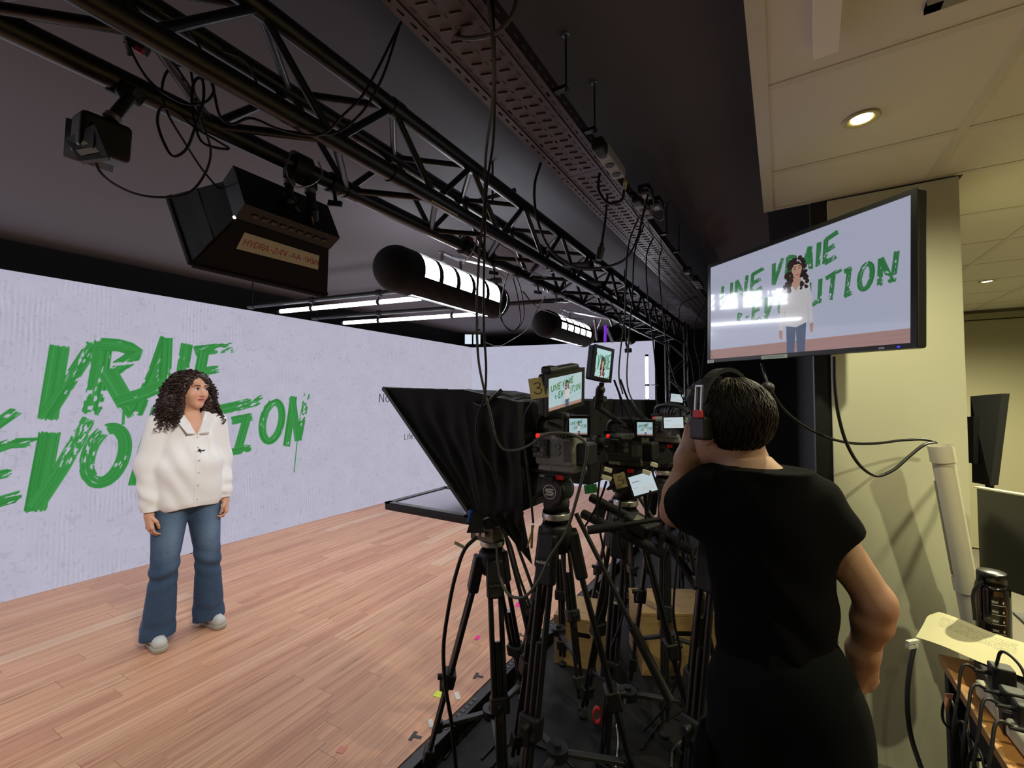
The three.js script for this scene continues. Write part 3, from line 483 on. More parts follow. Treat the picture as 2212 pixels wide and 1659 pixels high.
// ---------------------------------------------------------------- small box spotlight on an arm
{
  const c = at(214, 305, 1.08), g = thing('spotlight', 'small black box spotlight on an arm with white stickers', 'studio light', c);
  const dn = at(160, 330, 1.18).sub(at(240, 285, 1.02)).normalize(), m = frame(V(0, 0, 0), dn, UPV);
  const put = (geo, name, mat) => wpart(name, geo.applyMatrix4(m.clone().setPosition(c.x, c.y, c.z)), mat, g);
  put(box(0.095, 0.088, 0.085, 0, 0, -0.02, 0.012), 'housing', blk);
  put(new THREE.CylinderGeometry(0.066, 0.05, 0.05, 4, 1, true).rotateY(Math.PI / 4).rotateX(Math.PI / 2).translate(0, 0, 0.045), 'hood', M(0x232320, { roughness: 0.55, side: THREE.DoubleSide }));
  const q0 = at(170, 308, 1.045), stick = (px, py, w, h) => { const p = at(px, py, 1.0); return p; };
  const face = [at(141, 300, 1.04), at(172, 348, 1.005), at(233, 340, 0.975), at(204, 268, 1.0)];
  wpart('side_panel', slabFrom(face, V(-0.002, -0.004, -0.006)), M(0x35332d, { roughness: 0.5, metalness: 0.3 }), g);
  const fn = face[1].clone().sub(face[0]).cross(face[2].clone().sub(face[0])).normalize(), fk = fn.dot(face[0]) + (fn.dot(camera.position) > fn.dot(face[0]) ? 0.0015 : -0.0015), pf = (x, y) => onPlane(x, y, fn, fk);
  wpart('sticker', slabFrom([pf(168, 304), pf(178, 314), pf(191, 311), pf(182, 302)], fn.clone().multiplyScalar(0.0004)), whiteTape, g);
  wpart('sticker', slabFrom([pf(164, 324), pf(175, 336), pf(216, 328), pf(205, 318)], fn.clone().multiplyScalar(0.0004)), whiteTape, g);
  wpart('arm', [rod(at(232, 268, 1.06), at(285, 205, 1.1), 0.013)], blk, g);
  wpart('silver_collar', disc(at(243, 255, 1.06), at(285, 205, 1.1).sub(at(232, 268, 1.06)), 0.017, 0.012), steel, g);
  wpart('clamp', [disc(at(290, 206, 1.11), V(0.2, 0.2, 1), 0.02, 0.03), rod(at(234, 192, 1.1), at(262, 205, 1.1), 0.008), sph(at(266, 200, 1.1), 0.016), bar(at(268, 186, 1.1), at(300, 205, 1.1), 0.03, 0.02)], blk, g);
  wpart('lead', tube([at(197, 262, 1.03), at(206, 290, 1.0), at(204, 335, 1.0), at(215, 370, 1.02), at(270, 410, 1.1), at(340, 426, 1.2), at(405, 418, 1.25), at(440, 380, 1.25), at(455, 325, 1.22), at(435, 260, 1.18), at(420, 200, 1.16), at(412, 150, 1.15)], 0.0032, 80), cableM, g);
}
{ // red trimmed clamp up between the chords
  const p = at(310, 100, 1.18), g = thing('clamp', 'small clamp with a red jaw pinned between the truss chords', 'clamp', p);
  wpart('jaw', [bar(at(278, 88, 1.2), at(318, 108, 1.2), 0.02, 0.03), bar(at(306, 78, 1.18), at(340, 98, 1.2), 0.03, 0.03)], blk, g);
  wpart('red_trim', bar(at(293, 104, 1.17), at(309, 113, 1.17), 0.008, 0.012), redM, g); wpart('steel_hook', [tube([at(272, 82, 1.2), at(276, 100, 1.19), at(280, 118, 1.19)], 0.006)], steel, g);
}
{ // small square light panel hanging at the end wall corner
  const c = onX(1021, 733, -4.2), d = camera.position.distanceTo(c), g = thing('square_light', 'small white square light hanging over the stage corner', 'light', c);
  const pm = M(0xe8f4fa, { roughness: 0.6, emissive: 0xd9eefb, emissiveIntensity: 0.75 });
  const tx = c.clone().sub(camera.position).setY(0).normalize(), rt = V(-tx.z, 0, tx.x);
  for (const s of [-1, 1]) mesh('tile', bar(rt.clone().multiplyScalar(s * 0.068 - 0.055), rt.clone().multiplyScalar(s * 0.068 + 0.055), 0.02, 0.15), pm, g);
  const t0 = V(0.12, 0.25, 0.02); mesh('arm', [rod(V(0, 0.06, 0), V(0.1, 0.16, 0.02), 0.008), rod(V(0.1, 0.16, 0.02), t0, 0.01), rod(t0, V(0.12, CEIL - c.y, 0.02), 0.006), bar(V(0.06, 0.1, 0), V(0.14, 0.14, 0), 0.03, 0.03)], blk, g);
}
// ================================================================ smooth bodies: distance fields meshed by surface nets
const S = {
  cone(p, a, b, ra, rb) { // tapered capsule
    const bx = b.x - a.x, by = b.y - a.y, bz = b.z - a.z, px = p.x - a.x, py = p.y - a.y, pz = p.z - a.z, t = clamp((px * bx + py * by + pz * bz) / (bx * bx + by * by + bz * bz + 1e-9));
    return Math.hypot(px - bx * t, py - by * t, pz - bz * t) - (ra + (rb - ra) * t);
  },
  ell(p, c, rx, ry, rz) { const x = (p.x - c.x) / rx, y = (p.y - c.y) / ry, z = (p.z - c.z) / rz, k = Math.hypot(x, y, z), k2 = Math.hypot(x / rx, y / ry, z / rz); return k2 < 1e-6 ? -Math.min(rx, ry, rz) : k * (k - 1) / k2; },
  box(p, c, hx, hy, hz, r) { const x = Math.abs(p.x - c.x) - hx + r, y = Math.abs(p.y - c.y) - hy + r, z = Math.abs(p.z - c.z) - hz + r; return Math.hypot(Math.max(x, 0), Math.max(y, 0), Math.max(z, 0)) + Math.min(Math.max(x, y, z), 0) - r; },
  min(a, b, k) { const h = Math.max(k - Math.abs(a - b), 0) / k; return Math.min(a, b) - h * h * k * 0.25; },
  max(a, b, k) { const h = Math.max(k - Math.abs(a - b), 0) / k; return Math.max(a, b) + h * h * k * 0.25; },
};
function sdfGeo(f, lo, hi, cell, color) {
  const nx = Math.ceil((hi.x - lo.x) / cell) + 1, ny = Math.ceil((hi.y - lo.y) / cell) + 1, nz = Math.ceil((hi.z - lo.z) / cell) + 1, F = new Float32Array(nx * ny * nz), p = V(0, 0, 0);
  for (let k = 0, i = 0; k < nz; k++) for (let j = 0; j < ny; j++) for (let q = 0; q < nx; q++, i++) { p.set(lo.x + q * cell, lo.y + j * cell, lo.z + k * cell); F[i] = f(p); }
  const id = new Int32Array(nx * ny * nz).fill(-1), pos = [], nor = [], col = [], idx = [], sx = 1, sy = nx, sz = nx * ny, off = [0, sx, sy, sx + sy, sz, sz + sx, sz + sy, sx + sy + sz];
  const E = [[0, 1], [2, 3], [4, 5], [6, 7], [0, 2], [1, 3], [4, 6], [5, 7], [0, 4], [1, 5], [2, 6], [3, 7]];
  for (let k = 0; k < nz - 1; k++) for (let j = 0; j < ny - 1; j++) for (let q = 0; q < nx - 1; q++) {
    const b = q + j * sy + k * sz; let m = 0; for (let c = 0; c < 8; c++) if (F[b + off[c]] < 0) m |= 1 << c;
    if (m === 0 || m === 255) continue;
    let x = 0, y = 0, z = 0, n = 0;
    for (const [u, v] of E) { const fu = F[b + off[u]], fv = F[b + off[v]]; if ((fu < 0) === (fv < 0)) continue; const t = fu / (fu - fv); x += (u & 1) + ((v & 1) - (u & 1)) * t; y += ((u >> 1) & 1) + (((v >> 1) & 1) - ((u >> 1) & 1)) * t; z += (u >> 2) + ((v >> 2) - (u >> 2)) * t; n++; }
    id[b] = pos.length / 3; const wx = lo.x + (q + x / n) * cell, wy = lo.y + (j + y / n) * cell, wz = lo.z + (k + z / n) * cell; pos.push(wx, wy, wz);
    const e = cell * 0.6, g = V(f(p.set(wx + e, wy, wz)) - f(p.set(wx - e, wy, wz)), f(p.set(wx, wy + e, wz)) - f(p.set(wx, wy - e, wz)), f(p.set(wx, wy, wz + e)) - f(p.set(wx, wy, wz - e))).normalize(); nor.push(g.x, g.y, g.z);
    if (color) { const c = color(p.set(wx, wy, wz)); col.push(c[0], c[1], c[2]); }
  }
  const face = (a, b, c, d, flip) => { if (a < 0 || b < 0 || c < 0 || d < 0) return; flip ? idx.push(a, c, b, b, c, d) : idx.push(a, b, c, b, d, c); };
  for (let k = 1; k < nz - 1; k++) for (let j = 1; j < ny - 1; j++) for (let q = 1; q < nx - 1; q++) {
    const b = q + j * sy + k * sz, i0 = F[b] < 0;
    if (i0 !== (F[b + sx] < 0)) face(id[b - sy - sz], id[b - sz], id[b - sy], id[b], !i0);
    if (i0 !== (F[b + sy] < 0)) face(id[b - sx - sz], id[b - sz], id[b - sx], id[b], i0);
    if (i0 !== (F[b + sz] < 0)) face(id[b - sx - sy], id[b - sy], id[b - sx], id[b], !i0);
  }
  const g = new THREE.BufferGeometry(); g.setAttribute('position', new THREE.Float32BufferAttribute(pos, 3)); g.setAttribute('normal', new THREE.Float32BufferAttribute(nor, 3)); if (color) g.setAttribute('color', new THREE.Float32BufferAttribute(col, 3)); g.setIndex(idx); return g;
}
const mergeC = (list) => mergeGeometries(list.map(g => { g = g.index ? g.toNonIndexed() : g; for (const k of Object.keys(g.attributes)) if (!['position', 'normal', 'color'].includes(k)) g.deleteAttribute(k); return g; }));
const lin = (hex) => { const c = new THREE.Color(hex); return [c.r, c.g, c.b]; };
const mixc = (a, b, t) => [lerp(a[0], b[0], t), lerp(a[1], b[1], t), lerp(a[2], b[2], t)];
const bounds = (pts, pad) => { const b = new THREE.Box3().setFromPoints(pts); b.min.subScalar(pad); b.max.addScalar(pad); return [b.min, b.max]; };
// a hand: wrist w, pointing along dir, back of the hand towards nrm; curl per finger; side = +1 thumb on dir x nrm
function handField(w, dir, nrm, side, curl, scale = 1, spread = 0.16) {
  dir = dir.clone().normalize(); nrm = nrm.clone().addScaledVector(dir, -nrm.dot(dir)).normalize(); const lat = dir.clone().cross(nrm).multiplyScalar(side), k = scale, prim = [];
  const pt = (a, b, c) => w.clone().addScaledVector(dir, a * k).addScaledVector(lat, b * k).addScaledVector(nrm, c * k);
  const palm = [[pt(-0.01, 0, 0), pt(0.085, 0.026, 0), 0.024, 0.014], [pt(-0.01, 0, 0), pt(0.085, 0.004, 0.002), 0.024, 0.0145], [pt(-0.01, -0.004, 0), pt(0.078, -0.024, 0), 0.023, 0.013]].map(([a, b, r, s]) => [a, b, r * k, s * k]);
  const fingers = [];
  [[0.088, 0.030, 0.074, 0.0088], [0.092, 0.009, 0.083, 0.009], [0.087, -0.012, 0.076, 0.0086], [0.078, -0.031, 0.06, 0.0078]].forEach(([a, b, len, r], i) => {
    let p = pt(a, b, 0), ang = 0, seg = [0.44, 0.32, 0.26]; const out = spread * (1.3 - i), c = curl[i]; const fs = [];
    for (let s = 0; s < 3; s++) { ang += c * [0.75, 1.0, 0.75][s]; const d = dir.clone().multiplyScalar(Math.cos(ang)).addScaledVector(nrm, -Math.sin(ang)).addScaledVector(lat, out * 0.35 * Math.cos(ang)).normalize(), q = p.clone().addScaledVector(d, len * seg[s] * k); fs.push([p, q, r * k * (1 - 0.07 * s), r * k * (0.93 - 0.08 * s)]); p = q; }
    fingers.push(fs);
  });
  const t0 = pt(0.015, 0.022, -0.006), t1 = pt(0.048, 0.047, -0.014 - 0.012 * curl[4]), t2 = pt(0.074, 0.054 - 0.016 * curl[4], -0.02 - 0.02 * curl[4]), t3 = pt(0.096, 0.05 - 0.024 * curl[4], -0.026 - 0.026 * curl[4]);
  fingers.push([[t0, t1, 0.016 * k, 0.0115 * k], [t1, t2, 0.011 * k, 0.0098 * k], [t2, t3, 0.0098 * k, 0.0082 * k]]);
  const f = (p) => { let d = 1e9; for (const [a, b, r, s] of palm) d = S.min(d, S.cone(p, a, b, r, s), 0.018 * k); let e = 1e9; for (const fs of fingers) { let q = 1e9; for (const [a, b, r, s] of fs) q = S.min(q, S.cone(p, a, b, r, s), 0.004 * k); e = Math.min(e, q); } return S.min(d, e, 0.01 * k); };
  f.pts = [w, ...palm.flatMap(q => [q[0], q[1]]), ...fingers.flat().flatMap(q => [q[0], q[1]])]; f.fingers = fingers; return f;
}
// ================================================================ the presenter
{
  const g = thing('person', 'person with dark curly hair in a white shirt and flared jeans standing on the stage', 'person', V(-3.325, LEDF, -1.365)); g.rotation.y = THREE.MathUtils.degToRad(88);
  const skinC = lin(0xd9a588), skinR = lin(0xd18d74), lipC = lin(0xb9605a);
  const HR = [V(-0.155, 1.37, -0.01), V(-0.208, 1.115, -0.03), V(-0.212, 0.83, 0.03)], HL = [V(0.155, 1.37, -0.01), V(0.205, 1.12, -0.03), V(0.2, 0.85, 0.05)];
  // head, turned towards her left
  const hc = V(0.0, 1.575, 0.022), turn = THREE.MathUtils.degToRad(17), ct = Math.cos(turn), st = Math.sin(turn);
  const toHead = (p, o) => { const x = p.x - hc.x, z = p.z - hc.z; return o.set(x * ct - z * st, p.y - hc.y, x * st + z * ct); };
  const fromHead = (x, y, z) => V(x * ct + z * st + hc.x, y + hc.y, -x * st + z * ct + hc.z);
  const q = V(0, 0, 0);
  const C = (x, y, z) => V(x, y, z), cr = C(0, 0.02, -0.01), jaw = C(0, -0.05, 0.022), chin = C(0, -0.094, 0.058), nose0 = C(0, 0.012, 0.083), nose1 = C(0, -0.028, 0.102), chkL = C(0.035, -0.025, 0.055), chkR = C(-0.035, -0.025, 0.055), browL = C(0.028, 0.032, 0.078), browR = C(-0.028, 0.032, 0.078), eyeL = C(0.03, 0.01, 0.092), eyeR = C(-0.03, 0.01, 0.092), lipU = C(0, -0.054, 0.083), earL = C(0.073, 0, 0), earR = C(-0.073, 0, 0);
  const headF = (p) => {
    toHead(p, q); let d = S.ell(q, cr, 0.072, 0.095, 0.092); d = S.min(d, S.ell(q, jaw, 0.056, 0.06, 0.06), 0.05); d = S.min(d, S.ell(q, chin, 0.024, 0.02, 0.022), 0.035);
    d = S.min(d, S.ell(q, chkL, 0.027, 0.028, 0.026), 0.03); d = S.min(d, S.ell(q, chkR, 0.027, 0.028, 0.026), 0.03); d = S.min(d, S.ell(q, browL, 0.03, 0.01, 0.014), 0.02); d = S.min(d, S.ell(q, browR, 0.03, 0.01, 0.014), 0.02);
    d = S.max(d, -S.ell(q, eyeL, 0.017, 0.011, 0.014), 0.012); d = S.max(d, -S.ell(q, eyeR, 0.017, 0.011, 0.014), 0.012);
    d = S.min(d, S.cone(q, nose0, nose1, 0.008, 0.0125), 0.014); d = S.min(d, S.ell(q, C(0.011, -0.032, 0.09), 0.008, 0.007, 0.009), 0.008); d = S.min(d, S.ell(q, C(-0.011, -0.032, 0.09), 0.008, 0.007, 0.009), 0.008);
    d = S.min(d, S.ell(q, lipU, 0.024, 0.0055, 0.009), 0.005); d = S.min(d, S.ell(q, C(0, -0.065, 0.08), 0.02, 0.006, 0.01), 0.005); d = S.max(d, -S.ell(q, C(0, -0.0592, 0.094), 0.026, 0.0015, 0.01), 0.004);
    d = S.min(d, S.ell(q, earL, 0.01, 0.03, 0.018), 0.008); return S.min(d, S.ell(q, earR, 0.01, 0.03, 0.018), 0.008);
  };
  const neckF = (p) => S.min(S.cone(p, C(0, 1.40, -0.01), C(0, 1.50, 0.012), 0.056, 0.05), S.ell(p, C(0, 1.33, 0), 0.15, 0.075, 0.085), 0.05);
  const handR = handField(HR[2].clone().add(V(0, -0.025, 0.006)), V(0.0, -1, 0.18), V(-1, 0, 0.25), -1, [0.5, 0.55, 0.6, 0.65, 0.6], 0.82, 0.05), handL = handField(HL[2].clone().add(V(0, -0.025, 0.006)), V(0, -1, 0.22), V(1, 0, 0.35), 1, [0.8, 0.85, 0.9, 0.95, 0.6], 0.82, 0.05);
  const torsoF = (p) => { let d = S.ell(p, C(0, 1.24, -0.01), 0.14, 0.18, 0.095); d = S.min(d, S.ell(p, C(0, 0.95, -0.01), 0.15, 0.15, 0.11), 0.12); for (const s of [-1, 1]) { d = S.min(d, S.cone(p, C(0.09 * s, 0.88, 0), C(0.125 * s, 0.48, 0.01), 0.082, 0.052), 0.04); d = S.min(d, S.cone(p, C(0.125 * s, 0.48, 0.01), C(0.152 * s, 0.09, -0.01), 0.05, 0.036), 0.02); d = S.min(d, S.cone(p, C(0.152 * s, 0.05, -0.01), C(0.16 * s, 0.035, 0.1), 0.032, 0.024), 0.02); } return d; };
  const armsF = (p) => { let d = 1e9; for (const A of [HR, HL]) { d = S.min(d, S.cone(p, A[0], A[1], 0.042, 0.034), 0.02); d = S.min(d, S.cone(p, A[1], A[2].clone().add(V(0, -0.02, 0.004)), 0.034, 0.024), 0.015); } return d; };
  const bodyF = (p) => S.min(S.min(S.min(torsoF(p), neckF(p), 0.04), armsF(p), 0.03), headF(p), 0.018);
  const skin = (p) => { toHead(p, q); let c = skinC; if (q.y > -0.12 && q.z > 0.03) { const ck = Math.max(0, 1 - Math.hypot((Math.abs(q.x) - 0.04) / 0.026, (q.y + 0.03) / 0.026)); c = mixc(c, skinR, ck * 0.8); const lip = Math.hypot(q.x / 0.026, (q.y + 0.0595) / 0.0115); if (lip < 1 && q.z > 0.06) c = mixc(c, lipC, clamp((1 - lip) * 4)); } return c; };
  const bodyG = sdfGeo((p) => Math.max(bodyF(p), p.y - 1.475), V(-0.36, 0.0, -0.16), V(0.36, 1.49, 0.19), 0.012, skin);
  const headG = sdfGeo((p) => Math.max(S.min(headF(p), neckF(p), 0.018), 1.44 - p.y), V(-0.16, 1.43, -0.14), V(0.16, 1.70, 0.17), 0.0036, skin);
  const hg = [handR, handL].map((h, i) => { const A = [HR, HL][i], f = (p) => S.min(h(p), S.cone(p, A[1], A[2].clone().add(V(0, -0.02, 0.004)), 0.034, 0.024), 0.01); const [lo, hi] = bounds(h.pts, 0.03); hi.y = Math.min(hi.y, A[2].y + 0.03); return sdfGeo((p) => Math.max(f(p), p.y - A[2].y - 0.02), lo, hi, 0.0034, skin); });
  mesh('body', mergeC([bodyG, headG, ...hg]), P(0xffffff, { vertexColors: true, roughness: 0.5, sheen: 0.2 }), g);
  // eyes, brows, lashes
  const eyeW = M(0xe9e4de, { roughness: 0.25 }), iris = M(0x2c1b12, { roughness: 0.2 }), browM = M(0x2a1b15, { roughness: 0.8 });
  for (const s of [-1, 1]) {
    const e = mesh('eye', sph(V(0, 0, 0), 0.0125, 16), eyeW, g); e.position.copy(fromHead(0.03 * s, 0.008, 0.074));
    mesh('iris', sph(fromHead(0.03 * s + 0.003, 0.008, 0.0832).sub(e.position), 0.0068, 12), iris, e);
    mesh('eyelid', tube([-0.017, -0.009, 0, 0.009, 0.017].map((x, i) => fromHead(0.03 * s + x, 0.012 + 0.005 - Math.pow(x / 0.017, 2) * 0.006, 0.0895 - Math.pow(x / 0.017, 2) * 0.006)), 0.0021), browM, g);
    mesh('eyebrow', tube([-0.02, -0.01, 0, 0.01, 0.02].map((x) => fromHead(0.032 * s + x * s, 0.029 + 0.005 * Math.sin((x + 0.02) / 0.04 * 2.6), 0.0935 - Math.pow((x + 0.008) / 0.03, 2) * 0.011)), 0.003), browM, g);
  }
  // shirt
  const shirtM = M(0xf2f1ef, { roughness: 0.85 });
  const fold = (p) => 0.006 * Math.sin(p.y * 34 + p.x * 22 + 3 * Math.sin(p.x * 13 + p.z * 9)) * vnoise(p.x * 9 + 5, p.y * 7, p.z * 9) + 0.004 * Math.sin(p.x * 60 + p.y * 9) * vnoise(p.x * 5, p.y * 4, 3);
  const sleeve = (p, A, s) => { const y = S.min(S.cone(p, A[0], A[1], 0.07, 0.062), S.cone(p, A[1], A[2].clone().add(V(0, 0.06, -0.01)), 0.061, 0.05), 0.04) + 0.009 * Math.sin(p.y * 62 + p.z * 30 + p.x * 20) * clamp((1.12 - p.y) * 5) * vnoise(p.x * 12, p.y * 8, p.z * 12); const cuff = S.cone(p, A[2].clone().add(V(0, 0.055, -0.012)), A[2].clone().add(V(0, 0.006, 0.0)), 0.04, 0.039); return S.min(y, cuff, 0.014); };
  const shirtF = (p) => {
    let d = S.ell(p, C(0, 1.2, -0.005), 0.165, 0.27, 0.12); d = S.min(d, S.box(p, C(0, 0.97, 0), 0.178, 0.2, 0.13, 0.1), 0.1);
    d = S.min(d, S.cone(p, C(-0.125, 1.37, -0.015), C(0.125, 1.37, -0.015), 0.066, 0.066), 0.07); d += fold(p);
    const hem = 0.815 + 0.018 * Math.cos(p.x * 9) - 0.02 * clamp(-p.z * 8, 0, 1); d = Math.max(d, hem - p.y);
    let sl = Math.min(sleeve(p, HR), sleeve(p, HL)); sl = Math.max(sl, (p.x < 0 ? HR[2].y : HL[2].y) + 0.002 - p.y); d = S.min(d, sl, 0.022);
    d = S.min(d, S.cone(p, C(0, 1.405, -0.035), C(0, 1.425, -0.03), 0.082, 0.078), 0.03); d = Math.max(d, p.y - 1.452 + 0.25 * (p.z > -0.02 ? (p.z + 0.02) : 0));
    // open V at the neck
    const vw = clamp((p.y - 1.285) * 0.42, 0, 0.08); if (p.z > -0.01) d = Math.max(d, Math.min(vw - Math.abs(p.x - 0.004), 0.02) * 0.9); d = Math.max(d, -(Math.hypot(p.x, (p.z - 0.0)) - 0.062 - 0) < 0 ? d : Math.min(0.062 - Math.hypot(p.x, p.z), p.y - 1.33)); return d;
  };
  const shirt = mesh('shirt', sdfGeo(shirtF, V(-0.37, 0.78, -0.2), V(0.37, 1.48, 0.2), 0.0068), shirtM, g);
  const front = (x, y) => { let z = 0.2; while (z > 0 && shirtF(q2.set(x, y, z)) > 0) z -= 0.002; return z; }, q2 = V(0, 0, 0);
  const strip = (x0, x1, ys, off, th) => { const out = []; for (let i = 0; i + 1 < ys.length; i++) { const a = V(x0, ys[i], front(x0, ys[i]) + off), b = V(x1, ys[i], front(x1, ys[i]) + off), c = V(x1, ys[i + 1], front(x1, ys[i + 1]) + off), d = V(x0, ys[i + 1], front(x0, ys[i + 1]) + off); out.push(slabFrom([a, b, c, d], V(0, 0, -th))); } return out; };
  const ys = Array.from({ length: 16 }, (_, i) => lerp(0.835, 1.285, i / 15));
  mesh('placket', strip(-0.014, 0.02, ys, 0.004, 0.006), shirtM, shirt);
  for (const y of [0.88, 0.97, 1.05, 1.13, 1.21, 1.275]) mesh('button', disc(V(0.004, y, front(0.004, y) + 0.005), V(0, 0, 1), 0.0055, 0.003, 10), M(0xcfcac2, { roughness: 0.3 }), shirt);
  mesh('pocket', strip(0.075, 0.15, Array.from({ length: 5 }, (_, i) => lerp(1.15, 1.245, i / 4)), 0.004, 0.005), shirtM, shirt);
  for (const s of [-1, 1]) { // collar leaves
    const a = V(0.012 * s, 1.295, 0.122), b = V(0.075 * s, 1.425, 0.045), c = V(0.112 * s, 1.4, 0.07), d = V(0.062 * s, 1.30, 0.135);
    mesh('collar', slabFrom(s > 0 ? [a, d, c, b] : [a, b, c, d], V(0, 0.006, 0.004)), M(0xe9e7e6, { roughness: 0.85, side: THREE.DoubleSide }), shirt);
  }
  // jeans, faded on the thighs, with side seams
  const denim = lin(0x3c5674), faded = lin(0x7490ac), deep = lin(0x2a3e58), seamC = lin(0x7f92a8);
  const jeansC = (p) => { const f = Math.max(0, 1 - Math.hypot((Math.abs(p.x) - 0.11) / 0.09, (p.y - 0.66) / 0.24)) * clamp(p.z * 14 + 0.3); let c = mixc(denim, faded, clamp(f * 1.1 + 0.32 * (fbm(p.x * 24, p.y * 18, p.z * 24) - 0.5))); c = mixc(c, deep, 0.5 * clamp((fbm(p.x * 60, p.y * 130, p.z * 60) - 0.5) * 2)); const lx = lerp(0.125 * 0.98, 0.152, clamp((0.48 - p.y) * 2.2)); if (p.y < 0.84 && Math.abs(p.z + 0.005) < 0.0045 && Math.abs(p.x) > lx + 0.02) c = seamC; return c; };
  const leg = (p, s) => { let d = S.cone(p, C(0.088 * s, 0.87, -0.005), C(0.12 * s, 0.47, 0.012), 0.104, 0.07); d = S.min(d, S.cone(p, C(0.12 * s, 0.47, 0.012), C(0.142 * s, 0.05, -0.005), 0.068, 0.092), 0.03); d += 0.005 * Math.sin(p.y * 70 + p.x * 25 * s + p.z * 18) * Math.max(0, 1 - Math.abs(p.y - 0.44) / 0.14) + 0.004 * Math.sin(p.y * 48 + p.z * 30) * Math.max(0, 1 - Math.abs(p.y - 0.12) / 0.1); return d; };
  const jeansF = (p) => { let d = Math.min(leg(p, -1), leg(p, 1)); d = S.min(leg(p, -1), leg(p, 1), p.y > 0.7 ? 0.03 : 0.001); d = S.min(d, S.ell(p, C(0, 0.92, -0.01), 0.168, 0.12, 0.122), 0.05); return Math.max(d, Math.max(0.042 + 0.03 * clamp(-p.z * 6, -0.4, 0.6) * -1 - p.y, p.y - 0.99)); };
  mesh('jeans', sdfGeo(jeansF, V(-0.3, 0.0, -0.16), V(0.3, 1.01, 0.16), 0.0082, jeansC), M(0xffffff, { vertexColors: true, roughness: 0.9 }), g);
  // trainers
  const shoeM = M(0xd9dedb, { roughness: 0.7 }), soleM = M(0xb9b8a8, { roughness: 0.8 });
  for (const s of [-1, 1]) {
    const f = (p) => { let d = S.cone(p, C(0.15 * s, 0.052, -0.035), C(0.162 * s, 0.044, 0.105), 0.042, 0.035); d = S.min(d, S.ell(p, C(0.158 * s, 0.07, 0.02), 0.035, 0.035, 0.05), 0.03); return Math.max(d, 0.022 - p.y); };
    const sh = mesh('shoe', sdfGeo(f, V(0.155 * s - 0.08, 0.0, -0.1), V(0.155 * s + 0.08, 0.13, 0.17), 0.005), shoeM, g);
    const fs = (p) => Math.max(S.cone(p, C(0.15 * s, 0.02, -0.035), C(0.162 * s, 0.02, 0.107), 0.046, 0.041), p.y - 0.027, 0.001 - p.y);
    mesh('sole', sdfGeo(fs, V(0.155 * s - 0.08, -0.01, -0.1), V(0.155 * s + 0.08, 0.05, 0.17), 0.005), soleM, sh);
    for (let k = 0; k < 3; k++) { const z = 0.045 + k * 0.02, y = 0.098 - k * 0.008; mesh('lace', tube([V(0.158 * s - 0.022, y - 0.008, z), V(0.158 * s, y + 0.002, z + 0.003), V(0.158 * s + 0.022, y - 0.008, z)], 0.0028), M(0xb8bcb8), sh); }
  }
  // curly hair: a soft mass and several hundred corkscrew locks
  const hairM = M(0x2a1912, { roughness: 0.42 }), hairF = (p) => {
    toHead(p, q); let d = S.ell(q, C(0, 0.042, -0.022), 0.106, 0.097, 0.112); d = S.min(d, S.ell(q, C(0.118, -0.1, -0.006), 0.056, 0.135, 0.068), 0.05); d = S.min(d, S.ell(q, C(-0.108, -0.09, -0.012), 0.058, 0.13, 0.066), 0.05); d = S.min(d, S.ell(q, C(0, -0.08, -0.075), 0.11, 0.12, 0.05), 0.05);
    const face = Math.max(S.ell(q, C(0.0, -0.022, 0.1), 0.066, 0.116, 0.1), -(q.z - 0.015)); return S.max(d, -face, 0.01) + 0.008 * Math.sin(q.x * 130 + 2 * Math.sin(q.y * 60)) * Math.sin(q.y * 140 + q.x * 40) * Math.sin(q.z * 120);
  };
  const hair = mesh('hair', sdfGeo(hairF, V(-0.2, 1.33, -0.18), V(0.2, 1.72, 0.16), 0.0058), hairM, g);
  const curls = [], curls2 = []; seed = 99;
  for (let i = 0; i < 1150; i++) {
    const th = rr(-Math.PI, Math.PI), cz = Math.cos(th), sx = Math.sin(th); if (cz > 0.62 && rnd() < 0.97) continue; // parted away from the face
    const y0 = 0.135 - Math.pow(rnd(), 0.9) * 0.28, k = Math.sqrt(Math.max(0.05, 1 - Math.pow(clamp((y0 - 0.03) / 0.11, 0, 1), 2))), rad = (y0 > 0.03 ? 0.113 * k + 0.008 : 0.115 + (0.03 - y0) * 0.3);
    const root = C(sx * rad, y0, cz * rad * 0.95 - 0.02), len = rr(0.06, 0.13), turns = rr(2.2, 4.5), cr2 = rr(0.006, 0.011), out = rr(0.02, 0.075), n = 20, pts = [];
    if (root.z > 0.015 && Math.abs(root.x) < 0.08 && y0 < 0.085) continue;
    const ph = rr(0, 6.28);
    for (let j = 0; j <= n; j++) { const t = j / n, a = ph + t * turns * 6.28, drop = len * t; const ox = sx * out * t * (1 - 0.35 * t) + Math.cos(a) * cr2, oz = cz * out * t * 0.6 + Math.sin(a) * cr2; const x = root.x + ox, y = root.y - drop, z = root.z + oz; if (z > 0.045 && Math.abs(x) < 0.058) break; if (y < -0.06 && z > -0.03 && Math.abs(x) < 0.08) break; pts.push(fromHead(x, Math.max(y, -0.255), z)); }
    if (pts.length > 5) (i & 1 ? curls : curls2).push(new THREE.TubeGeometry(new THREE.CatmullRomCurve3(pts), pts.length * 2, rr(0.0022, 0.0042), 4));
  }
  mesh('curls', curls, M(0x35211a, { roughness: 0.38 }), hair).userData.kind = 'stuff'; mesh('curls', curls2, M(0x241510, { roughness: 0.38 }), hair).userData.kind = 'stuff';
  mesh('ring', new THREE.TorusGeometry(0.0098, 0.0022, 6, 14).rotateX(1.4).translate(...handR.fingers[2][0][1].toArray()), steel, g);
